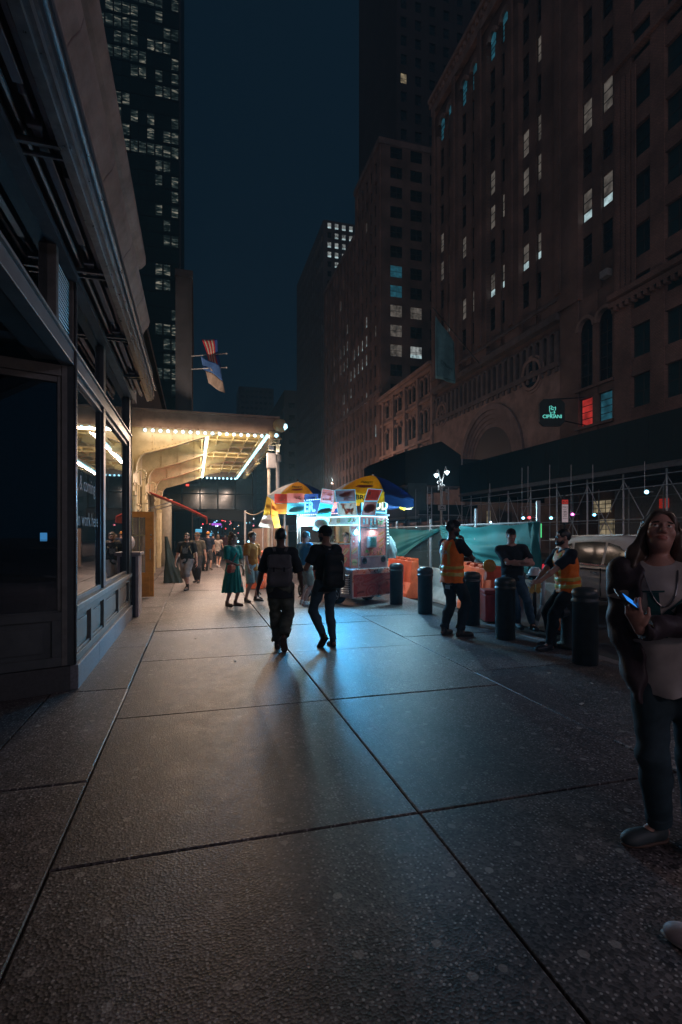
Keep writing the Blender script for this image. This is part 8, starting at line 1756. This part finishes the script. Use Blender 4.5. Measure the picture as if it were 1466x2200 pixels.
def couple():
    p = gp(500, 1302); P = Person('woman in long teal dress with a hair bun and red shoulder bag', p, -128, 1.60, sk_l, True, feet={-1: {'at': (-0.09, 0.06, 0), 'yaw': 14}, 1: {'at': (0.09, -0.05, 0), 'yaw': -4}}, hands={1: {'at': (0.10, 0.27, 0.99), 'pole': (.6, -1, -.4), 'dir': (-.7, .5, .1), 'palm': (0, -.3, -1), 'curl': .5}, -1: {'at': (-0.28, 0.06, 0.86), 'pole': (-.5, -1, 0), 'dir': (0, .1, -1), 'curl': .4}}, head=(0.62, 0.02, 0), build=1.12)
    P.body(); h = P.h; u = P.up; m = M('cloth teal dress', (0.012, 0.20, 0.165), 0.7, var=0.2, scale=8, spec=.25)
    L = .018*h; D = [ec(P.waist, P.chest + u*.05*h, (.150*h, .12*h), (.168*h, .13*h), P.sx, False, .05), ec(V(P.pel[0], P.pel[1], .31), P.waist + u*.02*h, (.265*h, .235*h), (.148*h, .12*h), P.px, True, .03), rc(P.sh[1] - P.sx*.03, P.sh[-1] + P.sx*.03, .062*h, .062*h, .05)]
    for q in (1, -1): D += [el(P.chest + P.sx*.065*q*h + P.sy*.09*h - u*.01*h, V(.065, .055, .065)*h, None, .04), ec(P.sh[q], P.sh[q]*.12 + P.el[q]*.88, (.068*h,)*2, (.072*h,)*2, P.sy, True, .03), el(P.sh[q], V(1, 1, 1)*.068*h, None, .03), rc(P.nb - u*.015*h, P.sh[q], .046*h, .052*h, .04)]
    D.append(el(P.nb + u*.05*h + P.sy*.02*h, V(.07, .08, .085)*h, None, .012, '-'))
    def pleat(X, Y, Z): a = np.arctan2(Y - P.pel[1], X - P.pel[0]); return 0.013*np.sin(13*a + 2*np.sin(4*Z))*np.clip((0.95 - Z)/.5, 0, 1) + folds(.003, 5)(X, Y, Z)
    P.part('dress', D, m, pleat); P.shoes(M('tan sandal', (0.20, 0.11, 0.07), .6), dsole); P.hair(M('fair brown hair', (0.16, 0.09, 0.045), .5, var=.45, scale=30), 'bun', .005)
    b = P.w(P.pel + P.sx*.19 + P.sy*.17 + u*.0); t = thing('shoulder_bag', 'small red leather shoulder bag at the hip of the woman in teal', 'handbag', b); t.rotation_euler = (0, 0, P.t.rotation_euler.z + .5); WM[t.name] = Matrix.Translation(b) @ Matrix.Rotation(P.t.rotation_euler.z + .5, 4, 'Z')
    Q = Person.__new__(Person); Q.t = t; Q.res = .008; rl = M('red leather', (0.36, 0.035, 0.02), .35, var=.25); Q.part('pouch', [bx(V(0, 0, 0), V(.125, .045, .085), None, .03)], rl); Q.part('flap', [bx(V(0, .012, .035), V(.13, .05, .058), None, .02)], M('orange red leather', (0.50, 0.09, 0.03), .35, var=.2))
    q = MB(); pts = [b + Vector((0, 0, .08)), P.w(P.chest + P.sy*.155*h + P.sx*.02), P.w(P.sh[-1] + u*.065 + P.sy*.01 + P.sx*.05)]; [q.bar(a, c, .018, .008) for a, c in zip(pts[:-1], pts[1:])]; q.build('strap', rl, t)
    p = gp(541, 1293); P = Person('man in mustard tee and pale shorts looking back towards the cart', p, -118, 1.64, sk_p, feet={-1: {'at': (-0.16, .05, 0), 'yaw': 10}, 1: {'at': (.15, -.03, 0), 'yaw': -22}}, hands={-1: {'at': (-.32, .10, .82), 'pole': (-.5, -1, 0), 'dir': (0, .2, -1), 'curl': .5}, 1: {'at': (.27, .12, .84), 'dir': (0, .2, -1)}}, head=(-.18, .0, 0))
    P.body(); P.shirt(M('cloth mustard', (0.46, 0.15, 0.02), .8, var=.18, spec=.2), .78, -.13, 1.4, .01, .005); P.trousers(cloth('pale blue shorts', (0.30, 0.38, 0.40)), .50, 1.8, .005, 'shorts', flare=.012); P.shoes(M('dark trainer', (0.06, 0.05, 0.05), .6), wsole); P.hair(hairbr, 'curly')
    p = gp(402, 1267); P = Person('man in black band tee and sunglasses walking towards the viewer', p, 176, 1.63, sk_p, feet={1: {'at': (.07, -.20, .05), 'pitch': -28, 'yaw': 0}, -1: {'at': (-.07, .20, 0), 'yaw': -4}}, hands={1: {'at': (.33, .08, .80), 'pole': (.6, -1, 0), 'dir': (0, .1, -1)}, -1: {'at': (-.33, .04, .80), 'pole': (-.6, -1, 0), 'dir': (0, .1, -1)}}, head=(0, .04, 0), build=1.12, res=.009)
    P.body(); P.shirt(cloth('band tee', (0.014, 0.014, 0.016)), .85, -.10, 1.5, .01, .005); P.trousers(cloth('grey cargo shorts', (0.17, 0.16, 0.18)), .60, 2.6, .008, 'shorts', flare=.02); P.shoes(dk, dsole, .08); P.hair(hairb, 'short'); P.hair(hairb, 'beard'); P.glasses(True)
    q = MB(); rr = random.Random(4); o = lambda x, z: P.w(P.chest + P.sy*.152*P.h + P.sx*x + P.up*z); q.add([o(-.07, -.12), o(.07, -.12), o(.09, .06), o(.02, .02), o(0, .08), o(-.03, .02), o(-.09, .07)], [(0,1,2,3,4,5,6)]); q.build('shirt_print', M('grey band print', (0.10, 0.10, 0.11), .8, var=.7, scale=40), P.t)
    backpack(P, 'backpack', 'tan strapped backpack on the man in sunglasses', cloth('tan webbing', (0.28, 0.22, 0.14)), .28, .40, .12, -.1)
couple()
def far_people():
    specs = [((424, 1252), 178, 1.66, 'man in brimmed hat walking behind the man in sunglasses', 'hat', (0.10, 0.085, 0.065), (0.03, 0.03, 0.035), .97), ((447, 1226), 2, 1.72, 'person in navy shirt and mustard beanie walking away under the marquee', 'beanie', (0.014, 0.018, 0.035), (0.12, 0.11, 0.11), .5), ((469, 1219), -4, 1.58, 'woman in pale top and black shorts walking away', 'bun', (0.30, 0.25, 0.22), (0.012, 0.012, 0.014), .36), ((458, 1212), 10, 1.66, 'person in all black partly hidden by the woman in pale top', 'short', (0.02, 0.02, 0.025), (0.02, 0.02, 0.022), .97), ((428, 1208), 170, 1.7, 'far walker in grey coming down the dark pavement', 'short', (0.08, 0.08, 0.09), (0.04, 0.04, 0.05), .97), ((484, 1204), 5, 1.7, 'far walker in dark red beyond the crowd', 'short', (0.10, 0.03, 0.03), (0.03, 0.03, 0.04), .97)]
    for k, ((u, v), phi, H, lab, hd, c1, c2, end) in enumerate(specs):
        fem = hd == 'bun'; P = Person(lab, gp(u, v), phi, H, sk_l, fem, res=.012, feet={1: {'at': (.09, .16 if k % 2 else -.1, 0)}, -1: {'at': (-.09, -.18 if k % 2 else .12, .03), 'pitch': -20}}, hands={1: {'at': (.30, .1, .82)}, -1: {'at': (-.30, -.02, .82)}}, group=None)
        P.body(); P.shirt(cloth('far top %d' % k, c1), .3 if fem else .8, -.06, 1.2, 0, .005); P.trousers(cloth('far legs %d' % k, c2), end, .6 if fem else 1.2, .004, 'shorts' if end < .6 else 'trousers'); P.shoes(wshoe if fem else dk, wsole); P.hair(hairbr if fem else hairb, 'bun' if fem else 'short')
        if hd == 'beanie': P.cap(cloth('mustard knit', (0.50, 0.20, 0.03)), False, True, name='beanie')
        if hd == 'hat': P.part('hat', [el(P.hd(0, -.01, .06), V(.085, .10, .08)*P.h, P.HF), ec(P.hd(0, 0, .045), P.hd(0, 0, .055), (.16*P.h, .17*P.h), (.15*P.h, .16*P.h), P.HF @ V(1, 0, 0), True, .015)], cloth('felt hat', (0.09, 0.06, 0.04)))
far_people()
VEST = M('cloth safety orange', (0.80, 0.17, 0.015), 0.6, var=0.12, scale=12, spec=.3); VTAPE = M('yellow reflective tape', (0.55, 0.42, 0.08), 0.35, var=0.25, scale=20); VSIL = M('silver reflective tape', (0.5, 0.5, 0.46), 0.3, var=0.2)
def vest(P, hem=-.02, seed=8):
    h = P.h; u = P.up; L = .03*h; bw = P.bw
    D = [ec(P.waist, P.chest + u*.04*h, (.160*bw*h + L, .115*h + L), (.170*bw*h + L, .122*h + L), P.sx, False, .05), ec(P.pel + u*hem*h, P.waist, (.172*bw*h + L, .13*h + L), (.160*bw*h + L, .115*h + L), P.px, True, .035)]
    for q in (1, -1): D += [rc(P.nb - u*.02*h + P.sx*.03*q*h, P.sh[q] - P.sx*.05*q*h, .062*h, .064*h, .05), ec(P.sh[q] - u*.05*h - P.sx*q*.02*h, P.sh[q] + P.sx*q*.25*h - u*.05*h, (.085*h, .10*h), (.10*h, .12*h), P.sy, True, .012, '-')]
    D.append(el(P.nb + u*.06*h + P.sy*.03*h, V(.075, .10, .12)*h, None, .012, '-')); fo = folds(.005*h, seed); v = P.part('safety_vest', D, VEST, fo)
    def band(z0, z1, nm):
        a = P.pel + u*z0*h; b = P.pel + u*z1*h; return P.part(nm, [ec(P.waist, P.chest + u*.04*h, (.160*bw*h + L + .005, .115*h + L + .005), (.170*bw*h + L + .005, .122*h + L + .005), P.sx, False, .05), ec(P.pel + u*hem*h, P.waist, (.172*bw*h + L + .005, .13*h + L + .005), (.160*bw*h + L + .005, .115*h + L + .005), P.px, True, .035), bx(b + u*.5, V(.6, .6, .5), P.T, .001, .001, '-'), bx(a - u*.5, V(.6, .6, .5), P.T, .001, .001, '-')] + D[-5:][:0], VTAPE, fo, parent=v)
    band(.0, .055, 'reflective_band'); band(.10, .15, 'reflective_band')
    for q in (1, -1):
        rowp = []
        for zz in np.linspace(.17, .50, 7): rowp.append((P.pel + u*zz*h + P.sx*q*.085*h, zz))
        from mathutils.bvhtree import BVHTree
        bv = BVHTree.FromPolygons([tuple(x.co) for x in v.data.vertices], [tuple(x.vertices) for x in v.data.polygons])
        for sgn in (1, -1):
            prev = None; k = MB()
            for pnt, zz in rowp:
                pair = []
                for dx in (-.022, .022):
                    o_ = Vector(pnt + P.sx*dx*h + P.sy*sgn*.5); r_ = bv.ray_cast(o_, Vector(-P.sy*sgn)); pair.append(r_[0] + Vector(P.sy*sgn*.004) if r_[0] is not None else None)
                if prev and None not in prev and None not in pair: k.add([prev[0], prev[1], pair[1], pair[0]], [(0, 1, 2, 3) if sgn < 0 else (3, 2, 1, 0)])
                prev = pair
            if k.f: k.build('shoulder_tape', VTAPE, v, local=True)
    return v
def workers():
    p = gp(972, 1366); P = Person('worker standing side on in orange safety vest with a hand at his chin', p, -62, 1.80, sk_d, lean=(0, -.02), feet={1: {'at': (.12, .10, 0), 'yaw': -16}, -1: {'at': (-.13, -.02, 0), 'yaw': 16}}, hands={1: {'at': (.06, .165, 1.37), 'pole': (.5, .45, -1), 'dir': (-.25, .0, 1), 'palm': (-.3, -1, 0), 'curl': .9}, -1: {'at': (.06, .26, 1.14), 'pole': (-.8, 0, -.5), 'dir': (1, .2, 0), 'palm': (0, -1, 0), 'curl': .5}}, head=(-.35, .02, 0), build=1.02, res=.0075)
    P.body(); P.shirt(cloth('charcoal tee', (0.018, 0.018, 0.02)), .72, -.05, .7, 0, .003); v = vest(P, -.10); P.trousers(cloth('black denim', (0.020, 0.028, 0.036)), .96, 1.3, .006, cuff=.05); P.shoes(dk, dsole, .05); P.hair(hairb, 'short'); P.hair(hairb, 'beard'); P.cap(cloth('dark cap', (0.015, 0.012, 0.014)), True, False, math.pi)
    q = MB(); c0 = P.pel + P.sx*.08*P.h - P.sy*.16*P.h - P.up*.16; q.obox(P.w(c0), Vector(wm(P.t).to_3x3() @ Vector(P.sx)), Vector(wm(P.t).to_3x3() @ Vector(P.sy)), ZU, .05, .006, .028); q.build('back_pocket_label', M('pale blue label', (0.16, 0.30, 0.42), .6), P.t)
    back_text(P, v, 'MTA', .075, (0, .36))
    p = gp(1118, 1350); P = Person('man in black tee, cap and blue jeans with arms crossed leaning by the fence', p, 168, 1.70, sk_p, lean=(0.05, 0), pel=(.12, 0, -.02), feet={1: {'at': (.02, .02, 0), 'yaw': 12}, -1: {'at': (-.20, .12, 0), 'yaw': 10}}, hands={1: {'at': (-.03, .235, 1.15), 'pole': (1, -.2, -.5), 'dir': (-1, -.25, .15), 'palm': (0, -1, -.2), 'curl': .35}, -1: {'at': (.05, .215, 1.10), 'pole': (-1, -.2, -.5), 'dir': (1, -.3, .2), 'palm': (0, -1, .2), 'curl': .35}}, head=(.12, -.02, 0), build=1.08, res=.0075)
    P.body(); P.shirt(cloth('faded black tee', (0.028, 0.028, 0.031)), .75, -.07, .9, 0, .004, seed=11); P.trousers(cloth('blue jeans', (0.07, 0.13, 0.19), .3), .97, .7, .006, seed=12); P.shoes(dk, dsole); P.hair(hairg, 'short'); P.cap(cloth('dark cap', None), True)
    q = MB(); q.box(P.w(P.pel + V(0.10, .145, -.01)) - Vector((.04, .02, .05)), P.w(P.pel + V(.10, .145, -.01)) + Vector((.04, .02, .05))); q.build('belt_pouch', dark, P.t, bevel=.01)
    p = gp(1190, 1393); P = Person('bearded worker in orange vest and glasses leaning and looking left', p, 92, 1.70, sk_l, lean=(0, .10), pel=(0, -.20, -.04), feet={1: {'at': (.10, .02, 0), 'yaw': -6}, -1: {'at': (-.12, .16, 0), 'yaw': 10}}, hands={1: {'at': (.10, .22, .92), 'pole': (.8, -.8, -.3), 'dir': (-.3, .9, -.3), 'palm': (-.6, 0, -.6), 'curl': .6}, -1: {'at': (-.14, .26, .95), 'pole': (-.8, -.8, -.3), 'dir': (.35, .9, -.2), 'palm': (.6, 0, -.6), 'curl': .6}}, head=(0, .03, 0), build=1.14, res=.0075)
    P.body(); P.shirt(cloth('navy tee', (0.016, 0.019, 0.026)), .85, -.02, 1.0, 0, .004, seed=13); v = vest(P, -.06, 9); P.trousers(cloth('black work trousers', (0.018, 0.019, 0.02)), .97, 1.2, .006, seed=14); P.shoes(dk, dsole, .04); P.hair(hairb, 'short'); P.hair(hairb, 'beard'); P.glasses()
    q = MB(); c = P.wr[1] - P.hand[1][0]*.03; q.lathe(P.w(c), [(.034, -.012), (.036, 0), (.034, .012)], 16, Vector(wm(P.t).to_3x3() @ Vector(nrm(P.wr[1] - P.el[1])))); q.build('wristwatch', metal, P.t, smooth=True)
def back_text(P, v, txt, size, at):
    from mathutils.bvhtree import BVHTree
    bv = BVHTree.FromPolygons([tuple(x.co) for x in v.data.vertices], [tuple(x.vertices) for x in v.data.polygons]); q = MB()
    vs, fs = text_shape(txt, size, .004, 'CENTER'); out = []
    for x, y in vs:
        o_ = Vector(P.pel + P.up*(at[1] + y) + P.sx*(at[0] + x) - P.sy*.5); r_ = bv.ray_cast(o_, Vector(P.sy)); out.append((r_[0] if r_[0] is not None else o_ + Vector(P.sy)*.34) - Vector(P.sy)*.005)
    q.add(out, fs); q.build('back_lettering', VSIL, v, local=True)
workers()
def near_woman():
    p = gp(1440, 1812); sk = skin('warm', (0.40, 0.22, 0.175))
    P = Person('woman in pale lettered sweatshirt and open jacket looking up with a phone', p, 151, 1.69, sk, True, lean=(.09, .03), pel=(.0, -.02, .024), feet={1: {'at': (.09, .03, 0), 'yaw': -48, 'pole': (0.1, 1, 0)}, -1: {'at': (-.12, -.06, 0), 'yaw': -8}},
        hands={-1: {'at': (.14, .30, 1.15), 'pole': (-.7, .1, -1), 'dir': (.30, .25, .9), 'palm': (-.2, -.85, .35), 'curl': .8}, 1: {'at': (.155, .07, .86), 'pole': (.5, -1, 0), 'dir': (-.9, .15, -.5), 'palm': (-.7, 0, -.4), 'curl': .6}}, head=(.10, .40, -.10), build=1.0, res=.0045)
    P.gaze = (0.003, 0.0045); h = P.h; u = P.up
    P.body(res=.004)
    P.hair(M('dark brown hair', (0.075, 0.048, 0.036), .45, var=.5, scale=30), 'long', .006)
    q = MB(); rr = random.Random(8)
    for k in range(420):
        a = rr.uniform(-2.5, 2.5); st = V(.088*math.sin(a), -.02 - .095*math.cos(a), rr.uniform(-.03, .06)); L_ = rr.uniform(.14, .27); ph = rr.uniform(0, 6); pts = []
        if abs(a) > 2.0: st = V(.085*math.sin(a)*1.25, .0 - .02*math.cos(a), rr.uniform(-.02, .02))
        for i in range(8):
            t_ = i/7; pts.append(Vector(P.hc + P.HF @ (st*h*(1 + .22*t_)) + V(0, 0, -L_*t_) + (P.HF @ V(math.sin(5*t_ + ph), math.cos(4*t_ + ph), 0))*.024*t_))
        for i in range(7): q.tube(pts[i], pts[i+1], .0024*(1 - i/9), 4, .0024*(1 - (i+1)/9), False)
    q.build('hair_strands', MATS['dark brown hair'], P.t, smooth=True, local=True)
    sw = P.shirt(M('cloth pale sweatshirt', (0.40, 0.37, 0.37), .85, var=.14, scale=14, bump=.15, bscale=260, spec=.2), .35, -.13, 1.4, .016, .005, 'sweatshirt', .068, 0.0, 21)
    P.trousers(cloth('dark blue jeans', (0.030, 0.052, 0.066), .3), .975, .8, .005, seed=22, cuff=.04); P.shoes(M('navy trainer', (0.035, 0.05, 0.055), .6, var=.3), M('brown sole', None))
    # open jacket: shell cut down the front
    L = .031*h; D = [ec(P.waist, P.chest + u*.05*h, (.150*h + L, .12*h + L), (.160*h + L, .125*h + L), P.sx, False, .05), ec(P.pel - u*.15*h, P.waist, (.185*h + L, .14*h + L), (.150*h + L, .12*h + L), P.px, True, .035), rc(P.nb - u*.02*h - P.sy*.03*h, P.sh[1], .062*h, .092*h, .04), rc(P.nb - u*.02*h - P.sy*.03*h, P.sh[-1], .062*h, .092*h, .04)]
    for q in (1, -1): D += [rc(P.sh[q], P.el[q], .084*h, .062*h, .03), rc(P.el[q], P.el[q] + (P.wr[q] - P.el[q])*(.86 if q < 0 else 1.35), .064*h, .052*h, .03)]
    # the front opening follows the sweatshirt, a wedge wider at the hem
    D += [ec(P.nb + P.sy*.17*h + u*.06*h + P.sx*.00*h, P.pel + P.sy*.24*h - u*.30*h - P.sx*.0*h, (.095*h, .16*h), (.150*h, .24*h), P.sx, True, .012, '-'), el(P.nb + u*.07*h + P.sy*.02*h, V(.085, .10, .10)*h, None, .012, '-')]
    for q in (1,): pass
    # keep the forearm that crosses the opening
    D += [rc(P.el[-1]*.8 + P.sh[-1]*.2, P.el[-1], .066*h, .064*h, .01), ec(P.el[-1], P.el[-1] + (P.wr[-1] - P.el[-1])*.85, (.064*h,)*2, (.052*h,)*2, P.up, True, .01), el(P.el[-1], V(1, 1, 1)*.064*h, None, .01)]
    D += [ec(P.wr[-1] - nrm(P.wr[-1] - P.el[-1])*.012, P.wr[-1] + nrm(P.wr[-1] - P.el[-1])*.09*h, (.056*h,)*2, (.062*h,)*2, P.up, True, .004, '-')]
    P.part('jacket', D, M('cloth dark jacket', (0.050, 0.036, 0.044), .6, var=.35, scale=7, bump=.2, bscale=120, spec=.35), folds(.010*h, 23, 1.15))
    # letter on the sweatshirt, laid on its cloth
    from mathutils.bvhtree import BVHTree
    bv = BVHTree.FromPolygons([tuple(x.co) for x in sw.data.vertices], [tuple(x.vertices) for x in sw.data.polygons])
    q = MB()
    def lay(a, b, w0, w1):
        n = 12; prev = None
        for i in range(n + 1):
            c = (np.array(a)*(1 - i/n) + np.array(b)*i/n); d = np.array(b) - np.array(a); nn = np.array([-d[1], d[0]])/np.linalg.norm(d); wv = (w0 + (w1 - w0)*i/n)/2; pr = []
            for s_ in (-1, 1):
                x, z = c + nn*wv*s_; r_ = bv.ray_cast(Vector(P.chest + P.sx*x + u*z + P.sy*.5), Vector(-P.sy)); pr.append(r_[0] + Vector(P.sy*.004) if r_[0] is not None else None)
            if prev and None not in prev and None not in pr: q.add([prev[0], prev[1], pr[1], pr[0]], [(0, 1, 2, 3)])
            prev = pr
    lay((.045, .065), (.045, -.15), .05, .05); lay((.09, .07), (-.005, .07), .008, .008); lay((.015, -.05), (-.125, .07), .010, .010); lay((.005, -.035), (-.125, -.16), .055, .055); lay((-.08, .072), (-.17, .072), .008, .008); lay((.09, -.155), (.0, -.155), .008, .008)
    q.build('chest_letter', cloth('teal print', (0.018, 0.075, 0.085)), sw, local=True)
    q = MB(); pts = []
    for k in range(15):
        a = math.pi*(k/14); o_ = P.nb - u*.015 + P.sx*.075*math.cos(a)*h; z = -.17*math.sin(a)**1.5; r_ = bv.ray_cast(Vector(o_ + u*z + P.sy*.4), Vector(-P.sy)); pts.append(r_[0] + Vector(P.sy*.006) if r_[0] is not None else Vector(o_ + u*z + P.sy*.1))
    q.path(pts, .0028, 6); q.build('necklace', metal, P.t, local=True)
    # phone held in the hand
    d, n, c_ = P.hand[-1]; side = np.cross(d, n)*-1; c = P.wr[-1] + d*.105*h + n*.030*h + side*.01; c = P.w(c); B3 = wm(P.t).to_3x3()
    t = thing('phone', 'dark phone with glowing blue screen in the hand of the near woman', 'phone', c)
    ex = Vector((-0.80*CS - 0.1*SN, 0.80*SN - .1*CS, 0.55)).normalized(); nz = Vector((-SN*0.4 , -CS*0.4, .92)); nz = (nz - ex*(nz @ ex)).normalized(); ey = nz.cross(ex)
    q = MB(); q.obox(c + ex*.045, ex, ey, nz, .076, .036, .0045); q.build('case', M('phone black', (0.012, 0.012, 0.014), .3, var=0), t, bevel=.003)
    q = MB(); q.obox(c + ex*.045 + nz*.0052, ex, ey, nz, .030, .033, .0004); q.build('screen', M('phone screen', (0.02, 0.1, 0.3), .2, var=0, emit=(0.03, 0.25, 0.85), es=1.0, sample=False), t)
    q = MB(); q.lathe(c + ex*.09 - nz*.006 + ey*.015, [(.008, 0), (.008, .003)], 12, tuple(-nz)); q.build('camera_lens', dark, t)
    p2 = gp(1490, 2050); t = thing('trainer_shoe', 'pale trainer toe of somebody standing just outside the view', 'shoe', p2); Q = Person.__new__(Person); Q.t = t; Q.res = .005
    Fz = rot((0, 0, 1), R(28)); Q.part('upper', [el(Fz @ V(.03, -.02, .035), V(.046, .10, .042), Fz, .03), el(Fz @ V(.03, .05, .028), V(.045, .055, .03), Fz, .03), bx(V(0, 0, -.03), V(.3, .3, .032), None, .002, .004, '-')], M('pale pink trainer', (0.42, 0.36, 0.38), .6, var=.15)); Q.part('sole', [el(Fz @ V(.03, -.01, .01), V(.05, .125, .016), Fz, .02)], wsole)
near_woman()
def haze():
    q = MB(); q.box((-70, -75, -1.4), (75, 420, 192)); m = bpy.data.materials.new('city haze'); m.use_nodes = True; n = m.node_tree.nodes; l = m.node_tree.links; n.remove(n['Principled BSDF'])
    v = n.new('ShaderNodeVolumePrincipled'); v.inputs['Density'].default_value = 0.0015; v.inputs['Color'].default_value = (0.32, 0.74, 1.0, 1); v.inputs['Anisotropy'].default_value = 0.3
    l.new(v.outputs[0], n['Material Output'].inputs['Volume']); tag(q.build('haze', m), kind='stuff')
haze()
